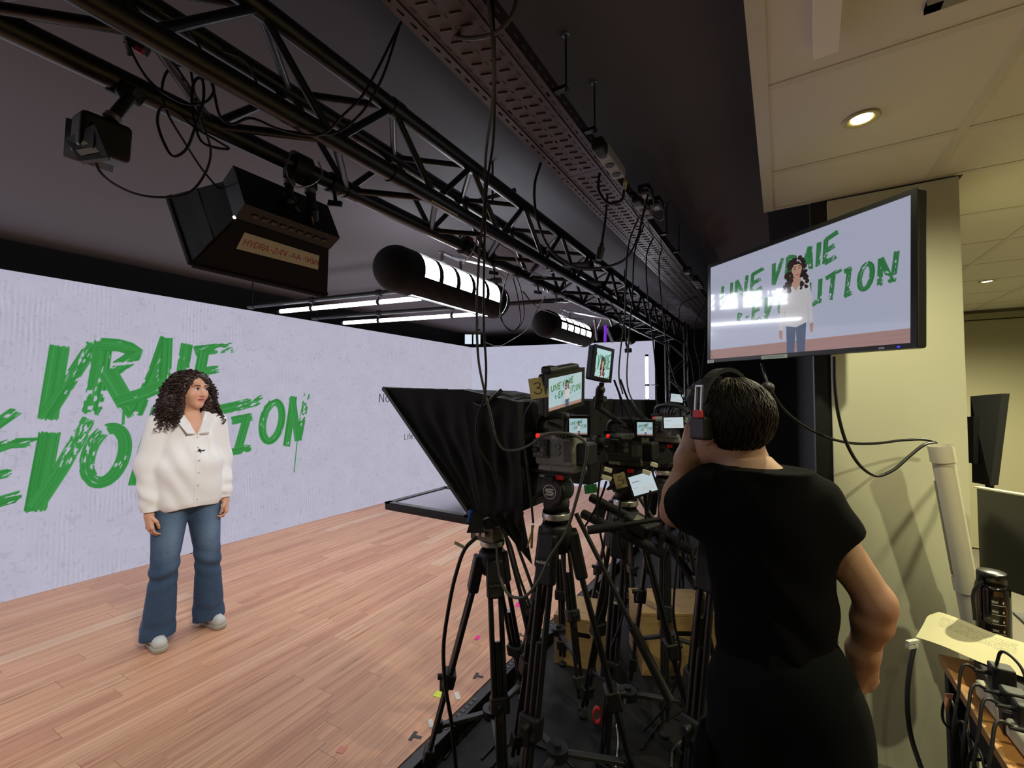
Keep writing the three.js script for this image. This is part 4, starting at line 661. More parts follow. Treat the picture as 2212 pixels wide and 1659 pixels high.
  // lapel microphone clipped to the placket
  g.updateMatrixWorld(true); const mp = g.localToWorld(V(0.012, 1.19, front(0.012, 1.19) + 0.012)), mic = thing('lapel_microphone', 'tiny black lapel microphone clipped to the white shirt', 'microphone', mp); mic.rotation.y = g.rotation.y;
  mesh('capsule', sph(V(-0.006, 0.004, 0.004), 0.0075, 12), blk, mic); mesh('clip', [box(0.03, 0.006, 0.006, 0.012, 0, 0), rod(V(0, 0, 0), V(0.004, -0.016, 0.002), 0.002)], blk, mic);
}
// ================================================================ the camera operator, seen from behind
{
  const base = V(0.0, 0, -1.22), g = thing('person', 'person in a black T-shirt and headphones standing with one hand raised to a viewfinder', 'person', base);
  const W = (px, py, d) => at(px, py, d).sub(base); // world sight to the figure's own axes
  const hc = W(1576, 898, 1.17), neck0 = W(1615, 1028, 1.15), neck1 = W(1592, 955, 1.165);
  const sL = W(1512, 1078, 1.17), sR = W(1752, 1092, 1.06), eL = W(1458, 1105, 1.3), wL = W(1482, 995, 1.24), eR = W(1893, 1302, 0.985), wR = W(1866, 1405, 1.03);
  const chest = W(1652, 1160, 1.1), waist = W(1668, 1300, 1.07), pelvis = W(1690, 1430, 1.05);
  const hipL = V(pelvis.x - 0.078, 0.9, pelvis.z), hipR = V(pelvis.x + 0.078, 0.9, pelvis.z + 0.01), kL = V(pelvis.x - 0.1, 0.5, -0.02), kR = V(pelvis.x + 0.105, 0.5, 0.0), aL = V(pelvis.x - 0.11, 0.1, 0.02), aR = V(pelvis.x + 0.12, 0.1, 0.04);
  const skinC = lin(0xad876f), skinD = lin(0x9a6e58), q = V(0, 0, 0);
  const yaw = 1.0, cy = Math.cos(yaw), sy = Math.sin(yaw); // head turned a little; face looks along local -z
  const toH = (p) => { const x = p.x - hc.x, z = p.z - hc.z; return q.set(x * cy - z * sy, p.y - hc.y, x * sy + z * cy); };
  const fromH = (x, y, z) => V(x * cy + z * sy + hc.x, y + hc.y, -x * sy + z * cy + hc.z);
  const headF = (p) => { toH(p); let d = S.ell(q, V(0, -0.005, 0.005), 0.076, 0.092, 0.097); d = S.min(d, S.ell(q, V(0, -0.085, -0.045), 0.058, 0.055, 0.058), 0.05); d = S.min(d, S.ell(q, V(0, -0.125, -0.085), 0.028, 0.022, 0.024), 0.03); d = S.min(d, S.cone(q, V(0, -0.02, -0.095), V(0, -0.06, -0.118), 0.01, 0.014), 0.015); for (const s of [-1, 1]) { d = S.max(d, -S.ell(q, V(0.03 * s, -0.025, -0.1), 0.016, 0.01, 0.012), 0.01); d = S.min(d, S.ell(q, V(0.08 * s, -0.045, -0.005), 0.012, 0.033, 0.02), 0.008); } d = S.min(d, S.ell(q, V(0, -0.09, -0.102), 0.024, 0.008, 0.008), 0.006); return d; };
  const neckF = (p) => S.min(S.cone(p, neck0, neck1, 0.066, 0.057), S.cone(p, sL.clone().add(V(0, -0.03, 0)), sR.clone().add(V(0, -0.03, 0)), 0.045, 0.045), 0.06);
  const torsoF = (p) => { let d = S.ell(p, chest, 0.125, 0.18, 0.085); d = S.min(d, S.ell(p, waist, 0.11, 0.17, 0.08), 0.05); d = S.min(d, S.ell(p, pelvis, 0.115, 0.12, 0.09), 0.05); for (const [h, k, a] of [[hipL, kL, aL], [hipR, kR, aR]]) { d = S.min(d, S.cone(p, h, k, 0.068, 0.05), 0.04); d = S.min(d, S.cone(p, k, a, 0.052, 0.038), 0.02); d = S.min(d, S.cone(p, V(a.x, 0.05, a.z), V(a.x, 0.04, a.z - 0.13), 0.038, 0.03), 0.02); } return d; };
  const fR = wR.clone().sub(eR), fL = wL.clone().sub(eL);
  const armsF = (p) => { let d = S.cone(p, sL, eL, 0.052, 0.042); d = S.min(d, S.cone(p, eL, eL.clone().lerp(wL, 0.35), 0.041, 0.043), 0.02); d = S.min(d, S.cone(p, eL.clone().lerp(wL, 0.35), wL, 0.042, 0.027), 0.02); let e = S.cone(p, sR, eR, 0.047, 0.038); e = S.min(e, S.cone(p, eR, eR.clone().lerp(wR, 0.35), 0.038, 0.04), 0.015); e = S.min(e, S.cone(p, eR.clone().lerp(wR, 0.35), wR, 0.039, 0.027), 0.015); return Math.min(d, e); };
  const handL = handField(wL.clone().addScaledVector(fL.clone().normalize(), 0.012), W(1512, 915, 1.22).sub(wL), V(-0.45, 0.1, 0.9), 1, [0.45, 0.5, 0.55, 0.55, 0.5], 0.98, 0.12), handR = handField(wR.clone().addScaledVector(fR.clone().normalize(), 0.012), V(0.04, -0.9, -0.35), V(0.75, -0.1, 0.55), -1, [1.0, 1.1, 1.15, 1.2, 0.8], 1.1, 0.04);
  const bodyF = (p) => S.min(S.min(S.min(torsoF(p), neckF(p), 0.05), armsF(p), 0.03), headF(p), 0.025);
  const skin = (p) => { const t = fbm(p.x * 60, p.y * 60, p.z * 60) - 0.5; let c = mixc(skinC, skinD, clamp(0.25 + t)); const el = Math.max(0, 1 - p.distanceTo(eL) / 0.07, 1 - p.distanceTo(eR) / 0.07); return mixc(c, lin(0xb57f6c), el * 0.5); };
  const bodyG = sdfGeo((p) => Math.max(bodyF(p), p.y - (hc.y - 0.1)), V(-0.42, 0, -0.38), V(0.42, hc.y - 0.08, 0.3), 0.012, skin);
  const headG = sdfGeo((p) => Math.max(S.min(headF(p), neckF(p), 0.025), hc.y - 0.14 - p.y), hc.clone().add(V(-0.15, -0.16, -0.16)), hc.clone().add(V(0.15, 0.14, 0.15)), 0.0042, skin);
  const hg = [[handL, eL, wL, 0.027], [handR, eR, wR, 0.027]].map(([h, e, w, r]) => { const [lo, hi] = bounds(h.pts, 0.035); return sdfGeo((p) => S.min(h(p), S.cone(p, e.clone().lerp(w, 0.8), w.clone().addScaledVector(w.clone().sub(e).normalize(), 0.01), r * 1.12, r), 0.015), lo, hi, 0.0036, skin); });
  mesh('body', mergeC([bodyG, headG, ...hg]), P(0xffffff, { vertexColors: true, roughness: 0.55 }), g);
  // T-shirt
  const tee = P(0x060607, { roughness: 0.95, specularIntensity: 0.2 });
  const cut = (p, a, b, t) => { const d = b.clone().sub(a), L = d.length(); d.normalize(); return (p.x - a.x) * d.x + (p.y - a.y) * d.y + (p.z - a.z) * d.z - L * t; };
  const wr = (p) => 0.006 * Math.sin(p.y * 40 + p.x * 30 + 3 * Math.sin(p.x * 18 + p.y * 6)) * vnoise(p.x * 8 + 4, p.y * 7, p.z * 8) + 0.005 * Math.sin((p.x - p.y) * 45) * vnoise(p.x * 6, p.y * 9 + 3, 1);
  const teeF = (p) => {
    let d = S.ell(p, chest, 0.138, 0.2, 0.11); d = S.min(d, S.ell(p, V(waist.x, 1.1, waist.z), 0.128, 0.5, 0.108), 0.06); d = S.min(d, S.cone(p, sL.clone().add(V(0.02, -0.012, 0)), sR.clone().add(V(-0.02, -0.012, 0)), 0.062, 0.062), 0.06); d = S.min(d, S.cone(p, neck0.clone().add(V(0, -0.05, 0)), neck0.clone().add(V(-0.006, 0.03, 0)), 0.085, 0.067), 0.06);
    d += wr(p); d = Math.max(d, 0.965 + 0.03 * (p.x) - p.y); d = Math.max(d, p.y - neck0.y - 0.03);
    let a = S.max(S.cone(p, sL, eL, 0.076, 0.07) + wr(p), cut(p, sL, eL, 0.5), 0.004), b = S.max(S.cone(p, sR, eR, 0.062, 0.06) + wr(p), cut(p, sR, eR, 0.42), 0.004);
    return S.min(S.min(d, a, 0.045), b, 0.045);
  };
  const te = mesh('t_shirt', sdfGeo(teeF, V(-0.4, 0.9, -0.36), V(0.34, neck0.y + 0.06, 0.26), 0.0072), tee, g);
  mesh('neckband', new THREE.TorusGeometry(0.068, 0.007, 8, 36).rotateX(Math.PI / 2).scale(1, 1, 0.95).rotateZ(0.08).translate(neck0.x - 0.006, neck0.y + 0.027, neck0.z), tee, te);
  // cargo trousers
  const cargo = P(0x0d0f11, { roughness: 0.95, specularIntensity: 0.25 });
  const trF = (p) => { let d = S.min(S.cone(p, hipL, kL, 0.086, 0.084), S.cone(p, hipR, kR, 0.088, 0.086), p.y > 0.72 ? 0.04 : 0.002); d = S.min(d, S.ell(p, pelvis.clone().setY(0.95), 0.138, 0.14, 0.115), 0.04); d = Math.min(d, S.cone(p, kL, aL, 0.084, 0.07), S.cone(p, kR, aR, 0.086, 0.072)); d += 0.006 * Math.sin(p.y * 46 + p.x * 20 + p.z * 26) * vnoise(p.x * 7, p.y * 6, p.z * 7); return Math.max(d, p.y - 1.06, 0.05 - p.y); };
  const tr = mesh('trousers', sdfGeo(trF, V(-0.36, 0.02, -0.24), V(0.4, 1.08, 0.26), 0.01), cargo, g);
  mesh('pocket', [box(0.03, 0.17, 0.13, hipL.x - 0.092, 0.66, 0.0, 0.012)], cargo, tr); mesh('pocket', [box(0.03, 0.17, 0.13, hipR.x + 0.098, 0.66, 0.02, 0.012)], cargo, tr);
  mesh('pocket_flap', [box(0.034, 0.05, 0.135, hipL.x - 0.095, 0.74, 0.0, 0.01)], cargo, tr);
  for (const a of [aL, aR]) { const sh = mesh('shoe', sdfGeo((p) => Math.max(S.cone(p, V(a.x, 0.055, a.z + 0.04), V(a.x, 0.045, a.z - 0.15), 0.05, 0.042), 0.002 - p.y), V(a.x - 0.08, -0.01, a.z - 0.22), V(a.x + 0.08, 0.13, a.z + 0.12), 0.008), rubber, g); }
  // hair: cap with combed strands
  const hairM = P(0x17110d, { roughness: 0.6, specularIntensity: 0.5 }), hairF = (p) => { toH(p); let d = S.ell(q, V(0, 0.0, 0.006), 0.087, 0.1, 0.108); d = S.min(d, S.ell(q, V(0, 0.045, -0.06), 0.075, 0.055, 0.055), 0.04); const lowBack = -0.098, line = q.z > -0.01 ? lowBack : lerp(lowBack, 0.06, clamp((-q.z - 0.01) / 0.08)); d = S.max(d, line - q.y, 0.012); d = S.max(d, -S.ell(q, V(-0.095, -0.06, -0.02), 0.03, 0.05, 0.04), 0.01); return d + 0.0022 * Math.sin(q.x * 210 + q.y * 60) * Math.sin(q.z * 120 + q.y * 80); };
  const hair = mesh('hair', sdfGeo(hairF, hc.clone().add(V(-0.14, -0.14, -0.15)), hc.clone().add(V(0.14, 0.16, 0.15)), 0.0046), hairM, g);
  const st = []; seed = 321;
  for (let i = 0; i < 900; i++) { const u = rr(-1.5, 1.5), v = rr(-1.0, 1.35), dir = V(Math.sin(u) * Math.cos(v), Math.sin(v), Math.cos(u) * Math.cos(v)); const pts = []; const n = 5; for (let j = 0; j <= n; j++) { const t = j / n, vv = v - t * rr(0.28, 0.36), uu = u + t * 0.14 * Math.sin(i); if (Math.sin(vv) * 0.1 < -0.094) break; const k = 1.012 + 0.012 * Math.sin(t * 3.1) + (i % 7) * 0.0025; pts.push(fromH(Math.sin(uu) * Math.cos(vv) * 0.087 * k, Math.sin(vv) * 0.1 * k + 0.0, Math.cos(uu) * Math.cos(vv) * 0.108 * k + 0.006)); } if (pts.length > 2) st.push(new THREE.TubeGeometry(new THREE.CatmullRomCurve3(pts), 6, rr(0.0009, 0.0022), 3)); }
  mesh('strands', st, P(0x1e1611, { roughness: 0.5, specularIntensity: 0.5 }), hair).userData.kind = 'stuff';
  mesh('ring', new THREE.TorusGeometry(0.0105, 0.0025, 6, 14).lookAt(handL.fingers[3][0][0].clone().sub(handL.fingers[3][0][1])).translate(...handL.fingers[3][0][0].clone().lerp(handL.fingers[3][0][1], 0.5).toArray()), steel, g);
  // headphones worn over the hair
  const hp = thing('headphones', 'black headphones with a red accent worn on dark brown hair', 'headphones', hc.clone().add(base)); hp.rotation.y = yaw;
  const L = (x, y, z) => V(x, y, z);
  const arc = (r, n, a0, a1, dz = 0) => Array.from({ length: n }, (_, i) => { const a = lerp(a0, a1, i / (n - 1)); return L(Math.sin(a) * r * 0.94, Math.cos(a) * r * 1.1 + 0.006, -0.012 + dz); });
  const bandPts = arc(0.106, 17, -1.35, 1.35), bandGeo = []; for (let i = 0; i + 1 < bandPts.length; i++) bandGeo.push(bar(bandPts[i], bandPts[i + 1].clone().lerp(bandPts[i], -0.06), 0.03, 0.011, V(bandPts[i].x, bandPts[i].y, 0)));
  mesh('headband', bandGeo, blk, hp);
  for (const s of [-1, 1]) {
    const cup = mesh('ear_cup', [box(0.024, 0.062, 0.054, s * 0.098, -0.03, -0.012, 0.01)], charcoal, hp); mesh('ear_pad', [box(0.024, 0.06, 0.054, s * 0.084, -0.032, -0.012, 0.01)], rubber, cup);
    mesh('slider', [bar(L(s * 0.108, 0.075, 0.006), L(s * 0.113, 0.012, 0.006), 0.004, 0.006), bar(L(s * 0.108, 0.075, -0.012), L(s * 0.113, 0.012, -0.012), 0.004, 0.006), bar(L(s * 0.107, 0.078, 0.008), L(s * 0.107, 0.078, -0.014), 0.005, 0.005)], steel, hp);
    mesh('red_tab', box(0.012, 0.02, 0.026, s * 0.113, 0.006, -0.004, 0.003), M(0xc8323a, { roughness: 0.5 }), hp);
  }
}
// ================================================================ pictures shown on the monitors
const GLY = { U: [[[0.05, 0], [0.0, 0.75], [0.3, 1], [0.62, 0.85]], [[0.8, 0], [0.72, 1]]], N: [[[0.05, 0], [0, 1]], [[0.05, 0], [0.62, 1]], [[0.85, -0.05], [0.66, 1]]], E: [[[0.12, 0], [0.02, 1]], [[0.05, 0.05], [0.9, -0.06]], [[0.08, 0.5], [0.7, 0.42]], [[0, 0.98], [0.8, 0.88]]], V: [[[0.1, 0], [0.08, 1]], [[0.08, 1], [0.85, -0.05]]], R: [[[0.15, 0], [0, 1]], [[0.1, 0.03], [0.75, 0.16], [0.15, 0.5]], [[0.2, 0.5], [0.75, 1]]], A: [[[0.65, 0], [0, 1]], [[0.65, 0], [0.72, 1]], [[0.15, 0.68], [0.85, 0.55]]], I: [[[0.2, 0], [0.08, 1]]], Z: [[[0, 0.05], [0.6, 0]], [[0.4, 0], [0.2, 1]], [[0, 1], [0.6, 0.94]]], O: [ell(0.4, 0.5, 0.34, 0.46, -0.2, -1.6, 4.9, 16)], L: [[[0.15, 0], [0, 1]], [[0, 1], [0.7, 0.9]]], T: [[[0, 0.08], [1, -0.1]], [[0.5, 0], [0.32, 1]]], '-': [[[0.1, 0.55], [0.7, 0.5]]] };
function brushWord(ctx, word, x, y, cw, ch, rise, wd, col) { let k = 0; for (const l of word) { const w = l === 'I' ? 0.45 : l === 'Z' ? 0.75 : 1; if (GLY[l]) for (const s of GLY[l]) brush(ctx, s.map(([a, b]) => { const X = x + (k + a * 0.88 * (w === 1 ? 1 : 0.8)) * cw; return [X, y + b * ch - (X - x) * rise]; }), wd, [0, 0.35], col); k += w; } }
function showPicture(ctx, w, h, close, bg = [203, 208, 232]) {
  ctx.fillStyle = `rgb(${bg})`; ctx.fillRect(0, 0, w, h);
  const z = close ? 2.6 : 1, ox = close ? -0.92 : 0, oy = close ? -0.22 : 0, X = (u) => (u * z + ox) * w, Y = (v) => (v * z + oy) * h, col = [64, 140, 84];
  brushWord(ctx, 'UNE', X(0.09), Y(0.24), 0.1 * w * z, 0.19 * h * z, 0.09, 0.02 * w * z, col); brushWord(ctx, 'VRAIE', X(0.42), Y(0.17), 0.075 * w * z, 0.2 * h * z, 0.14, 0.02 * w * z, col);
  brushWord(ctx, 'R-', X(0.2), Y(0.56), 0.05 * w * z, 0.12 * h * z, 0.08, 0.01 * w * z, col); brushWord(ctx, 'EVOLUTZON', X(0.3), Y(0.48), 0.077 * w * z, 0.2 * h * z, 0.1, 0.018 * w * z, col);
  if (!close) { ctx.fillStyle = 'rgb(184,142,132)'; ctx.beginPath(); ctx.moveTo(0, Y(0.9)); ctx.lineTo(w, Y(0.9)); ctx.lineTo(w, h); ctx.lineTo(0, h); ctx.fill(); for (let i = 0; i < 40; i++) { ctx.fillStyle = `rgba(${150 + rr(-20, 30) | 0},${110 + rr(-10, 20) | 0},100,0.35)`; ctx.fillRect(rr(0, w), rr(Y(0.905), h), rr(20, 120) * w / 900, 2); } }
  // the presenter as the cameras see her
  const cx = 0.545, body = (pts, c) => { ctx.fillStyle = c; ctx.beginPath(); pts.forEach(([a, b], i) => i ? ctx.lineTo(X(cx + a), Y(b)) : ctx.moveTo(X(cx + a), Y(b))); ctx.closePath(); ctx.fill(); };
  body([[-0.05, 0.72], [-0.045, 1.02], [-0.008, 1.02], [0.0, 0.8], [0.008, 1.02], [0.045, 1.02], [0.052, 0.72]], 'rgb(72,92,124)');
  body([[-0.028, 0.38], [-0.065, 0.42], [-0.085, 0.6], [-0.088, 0.79], [-0.068, 0.8], [-0.058, 0.62], [-0.056, 0.76], [0.0, 0.785], [0.058, 0.75], [0.058, 0.6], [0.068, 0.77], [0.085, 0.76], [0.078, 0.55], [0.065, 0.42], [0.03, 0.38], [0.0, 0.46]], 'rgb(226,222,226)');
  body([[-0.088, 0.79], [-0.068, 0.8], [-0.07, 0.88], [-0.086, 0.86]], 'rgb(196,150,132)'); body([[0.068, 0.77], [0.085, 0.76], [0.084, 0.84], [0.07, 0.84]], 'rgb(196,150,132)'); body([[-0.022, 0.33], [0.022, 0.33], [0.026, 0.4], [0.0, 0.47], [-0.026, 0.4]], 'rgb(208,164,140)');
  const blob = (u, v, r, c) => { ctx.fillStyle = c; ctx.beginPath(); ctx.ellipse(X(cx + u), Y(v), r * w * z, r * 1.78 * h * z, 0, 0, 7); ctx.fill(); };
  for (let i = 0; i < 130; i++) { const a = rr(0, 6.28), t = rr(0, 1), v = lerp(0.19, 0.46, t), hw = 0.022 + 0.04 * Math.sqrt(t); const u = rr(-hw, hw); if (v > 0.34 && Math.abs(u) < 0.022) continue; blob(u, v, rr(0.006, 0.012), `rgb(${52 + rr(-14, 14) | 0},${36 + rr(-8, 8) | 0},34)`); }
  blob(0.004, 0.285, 0.026, 'rgb(214,168,146)'); blob(0.004, 0.325, 0.019, 'rgb(214,168,146)');
  ctx.fillStyle = 'rgb(60,40,34)'; for (const s of [-1, 1]) { ctx.fillRect(X(cx + 0.006 + s * 0.012) - 0.005 * w * z, Y(0.277), 0.01 * w * z, 0.006 * h * z); ctx.fillRect(X(cx + 0.006 + s * 0.012) - 0.006 * w * z, Y(0.258), 0.012 * w * z, 0.005 * h * z); } ctx.fillStyle = 'rgb(178,92,88)'; ctx.fillRect(X(cx - 0.005), Y(0.33), 0.022 * w * z, 0.007 * h * z);
}
seed = 55;
const tvTex = canvas(1024, 576, (c, w, h) => showPicture(c, w, h, false)), monTex = canvas(512, 288, (c, w, h) => showPicture(c, w, h, false, [190, 218, 226])), closeTex = canvas(384, 512, (c, w, h) => showPicture(c, w, h, true, [188, 226, 226]));
const docTex = canvas(384, 288, (c, w, h) => { c.fillStyle = '#d4e4ea'; c.fillRect(0, 0, w, h); c.fillStyle = '#5a666c'; c.font = 'bold 18px sans-serif'; c.fillRect(28, 84, 120, 8); c.fillStyle = '#8a969c'; c.fillRect(28, 100, 150, 3); c.fillRect(28, 176, 70, 6); c.fillStyle = '#d9cfc4'; for (let i = 0; i < 10; i++) c.fillRect(150 + i * 20, 216 - (i * 37 % 44), 10, 60); });
const lit = (t, k) => P(0x060606, { emissive: 0xffffff, emissiveMap: t, emissiveIntensity: k, roughness: 0.12, clearcoat: 1, clearcoatRoughness: 0.04 });
// a flat display: origin at the middle of the screen, facing local +z
function display(g, w, h, bez, depth, tex, k) {
  mesh('casing', box(w + 2 * bez, h + 2 * bez, depth, 0, 0, -depth / 2 - 0.0015, Math.min(0.008, depth * 0.3)), blk, g);
  mesh('bezel', [box(w + 2 * bez, bez, 0.006, 0, h / 2 + bez / 2, 0), box(w + 2 * bez, bez, 0.006, 0, -h / 2 - bez / 2, 0), box(bez, h, 0.006, -w / 2 - bez / 2, 0, 0), box(bez, h, 0.006, w / 2 + bez / 2, 0, 0)], blkGloss, g);
  return mesh('screen', new THREE.PlaneGeometry(w, h), lit(tex, k), g);
}
// turn a group so that local x runs along ex and local y near ey
function orient(g, ex, ey) { const x = ex.clone().normalize(), z = x.clone().cross(ey).normalize(), y = z.clone().cross(x); g.quaternion.setFromRotationMatrix(new THREE.Matrix4().makeBasis(x, y, z)); }
{ // wall television
  const bl = at(1531, 784, 2.26), br = at(1984, 752, 1.37), tl = at(1530, 577, 2.26), tr = at(1977, 396, 1.37), c = bl.clone().add(br).add(tl).add(tr).multiplyScalar(0.25);
  const g = thing('television', 'large flat screen television showing the presenter and green lettering', 'television', c); orient(g, br.clone().sub(bl), UPV);
  const W = bl.distanceTo(br), H = (tl.distanceTo(bl) + tr.distanceTo(br)) / 2;
  display(g, W - 0.034, H - 0.036, 0.017, 0.045, tvTex, 0.56);
  mesh('standby_light', box(0.008, 0.004, 0.002, W / 2 - 0.05, -H / 2 + 0.008, 0.0035), M(0x2020ff, { emissive: 0x2a30ff, emissiveIntensity: 3 }), g);
  mesh('label_strip', box(0.13, 0.016, 0.001, -0.06, -H / 2 + 0.006, 0.0038), M(0xffffff, { map: inkTape('RETOUR ECRAN REGIE', 256, 32, 19, '#4a5550', '#c9d6c8') }), g);
  mesh('label_strip', box(0.045, 0.016, 0.001, -W / 2 + 0.024, -H / 2 + 0.006, 0.0038), M(0xffffff, { map: inkTape('ECRAN TV', 128, 40, 20, '#777777', '#e2e2de') }), g);
  mesh('badge', box(0.018, 0.007, 0.001, W / 2 - 0.1, -H / 2 + 0.008, 0.0036), alu, g);
  mesh('wall_mount', [box(0.3, 0.2, 0.03, 0, 0, -0.06), box(0.06, 0.06, 0.22, 0.0, 0, -0.16), box(0.08, 0.3, 0.03, 0.0, 0, -0.28)], blk, g);
  const f = c.clone().addScaledVector(V(0, 0, 1).applyQuaternion(g.quaternion), 0.03); area(W - 0.04, H - 0.04, 0xc4c8df, 0.12, f, f.clone().addScaledVector(V(0, 0, 1).applyQuaternion(g.quaternion), 1));
}
// ================================================================ tripods
function tripod(top, feet, label, o = {}) {
  const g = thing('tripod', label, 'tripod', V(top.x, 0, top.z)), r = o.r || 0.011, tb = o.mat || M(0x161617, { roughness: 0.35 });
  const T = V(0, top.y, 0);
  mesh('crown', lathe([[0, -0.1], [0.045, -0.09], [0.062, -0.03], [0.058, 0], [0.05, 0.012], [0, 0.012]], 24).translate(0, top.y, 0), blk, g);
  mesh('bowl', lathe([[0, 0.01], [0.044, 0.012], [0.05, 0.035], [0.05, 0.06], [0, 0.062]], 26).translate(0, top.y, 0), blkGloss, g);
  mesh('bowl_ring', lathe([[0.0505, 0.03], [0.0535, 0.032], [0.0535, 0.05], [0.0505, 0.052]], 26).translate(0, top.y, 0), M(0xc9c9c4, { roughness: 0.35, metalness: 0.7 }), g);
  feet.forEach(([fx, fz]) => {
    const F = V(fx - top.x, 0.012, fz - top.z), out = V(F.x, 0, F.z).normalize(), A = T.clone().addScaledVector(out, 0.055).add(V(0, -0.045, 0)), mid = A.clone().lerp(F, 0.52), sd = out.clone().cross(UPV).multiplyScalar(0.021);
    const l = mesh('leg', [rod(A.clone().add(sd), mid.clone().add(sd), r), rod(A.clone().sub(sd), mid.clone().sub(sd), r), rod(A.clone().lerp(F, 0.3), F.clone().lerp(A, 0.22), r * 1.15), rod(F.clone().lerp(A, 0.45).add(sd.clone().multiplyScalar(0.6)), F.clone().lerp(A, 0.05).add(sd.clone().multiplyScalar(0.6)), r * 0.8), rod(F.clone().lerp(A, 0.45).sub(sd.clone().multiplyScalar(0.6)), F.clone().lerp(A, 0.05).sub(sd.clone().multiplyScalar(0.6)), r * 0.8)], tb, g);
    mesh('leg_head', bar(A.clone().add(V(0, 0.03, 0)), A.clone().lerp(F, 0.13), 0.07, 0.045, out, 0.01), blk, l);
    mesh('leg_clamp', bar(mid.clone().lerp(A, 0.04), mid.clone().lerp(F, 0.09), 0.074, 0.05, out, 0.008), blk, l);
    mesh('leg_clamp', bar(F.clone().lerp(A, 0.1), F.clone().lerp(A, 0.16), 0.06, 0.04, out, 0.006), blk, l);
    mesh('clamp_knob', [rod(mid, mid.clone().addScaledVector(out, 0.05), 0.012), bar(mid.clone().addScaledVector(out, 0.03), mid.clone().addScaledVector(out, 0.03).add(V(0, -0.06, 0)), 0.012, 0.02)], blk, l);
    mesh('foot', sph(F, 0.024, 12, 1, 0.5, 1), rubber, l);
  });
  // mid level spreader
  const hub = V(0, top.y * 0.28, 0); mesh('spreader_hub', [disc(hub, UPV, 0.04, 0.035), disc(hub.clone().add(V(0, 0.02, 0)), UPV, 0.014, 0.02)], blk, g);
  for (const [fx, fz] of feet) { const F = V(fx - top.x, 0.012, fz - top.z), E = F.clone().lerp(V(0, top.y, 0), 0.24); mesh('spreader_arm', [bar(hub, E, 0.026, 0.016, UPV, 0.003), disc(E, UPV, 0.018, 0.04)], charcoal, g); }
  return g;
}
// fluid head on a tripod: knobs, drum with emblem, pan handles given as world end points
function fluidHead(g, top, o) {
  const y = top.y + 0.06, face = o.face || V(0, 0, 1), sd = face.clone().cross(UPV).normalize(), c = V(0, y + 0.075, 0), h = o.size || 1;
  const hd = mesh('fluid_head', [lathe([[0, 0], [0.046, 0.002], [0.05, 0.03], [0.044, 0.05], [0, 0.05]], 24).translate(0, y, 0), disc(c, face, 0.052 * h, 0.095, 28), box(0.1, 0.022, 0.085, 0, y + 0.128, 0, 0.006)], charcoal, g);
  mesh('drum_cover', disc(c.clone().addScaledVector(face, 0.05), face, 0.047 * h, 0.012, 28), M(0x333436, { roughness: 0.45 }), hd);
  if (o.logo) {
    const tx = canvas(128, 128, (k) => { k.fillStyle = '#39393b'; k.fillRect(0, 0, 128, 128); k.strokeStyle = k.fillStyle = '#c9c9c6'; k.lineWidth = 7; k.beginPath(); k.arc(64, 64, 56, 0, 7); k.stroke(); k.lineWidth = 15; k.beginPath(); k.moveTo(100, 44); k.lineTo(54, 44); k.bezierCurveTo(26, 44, 26, 64, 54, 64); k.lineTo(74, 64); k.bezierCurveTo(102, 64, 102, 86, 74, 86); k.lineTo(28, 86); k.stroke(); });
    const d = new THREE.CircleGeometry(0.028, 28); d.applyMatrix4(new THREE.Matrix4().makeBasis(sd.clone().negate().multiplyScalar(face.z > 0 ? 1 : 1), UPV, face)).translate(...c.clone().addScaledVector(face, 0.0568).toArray()); mesh('emblem', d, M(0xffffff, { map: tx, roughness: 0.4, side: THREE.DoubleSide }), hd);
    const tx2 = canvas(96, 40, (k) => { k.fillStyle = '#242425'; k.fillRect(0, 0, 96, 40); k.fillStyle = '#dcdcda'; k.font = 'bold 34px sans-serif'; k.textAlign = 'center'; k.fillText('ace', 48, 30); });
    mesh('name_plate', bar(V(-0.052, y + 0.128, 0).addScaledVector(face, 0.0425), V(-0.02, y + 0.128, 0).addScaledVector(face, 0.0425), 0.001, 0.014), M(0xffffff, { map: tx2 }), hd);
  }
  mesh('red_lock', box(0.03, 0.018, 0.012, 0.035, y + 0.128, 0.045 * Math.sign(face.z || 1), 0.004), M(0xc0201c, { roughness: 0.4, emissive: 0x400503, emissiveIntensity: 0.3 }), hd);
  mesh('lever', [rod(c.clone().addScaledVector(face, 0.05).addScaledVector(sd, 0.03), c.clone().addScaledVector(face, 0.085).addScaledVector(sd, 0.055).add(V(0, -0.03, 0)), 0.009, 0.006), box(0.034, 0.018, 0.03, 0, y + 0.122, 0.05)], blk, hd);
  for (const [a, b] of o.handles || []) { const A = V(a[0] - top.x, a[1], a[2] - top.z), B = V(b[0] - top.x, b[1], b[2] - top.z); const p = mesh('pan_handle', [rod(A, B, 0.0085)], blk, g); mesh('grip', rod(A.clone().lerp(B, 0.62), B, 0.016, 0.015, 12), rubber, p); }
}
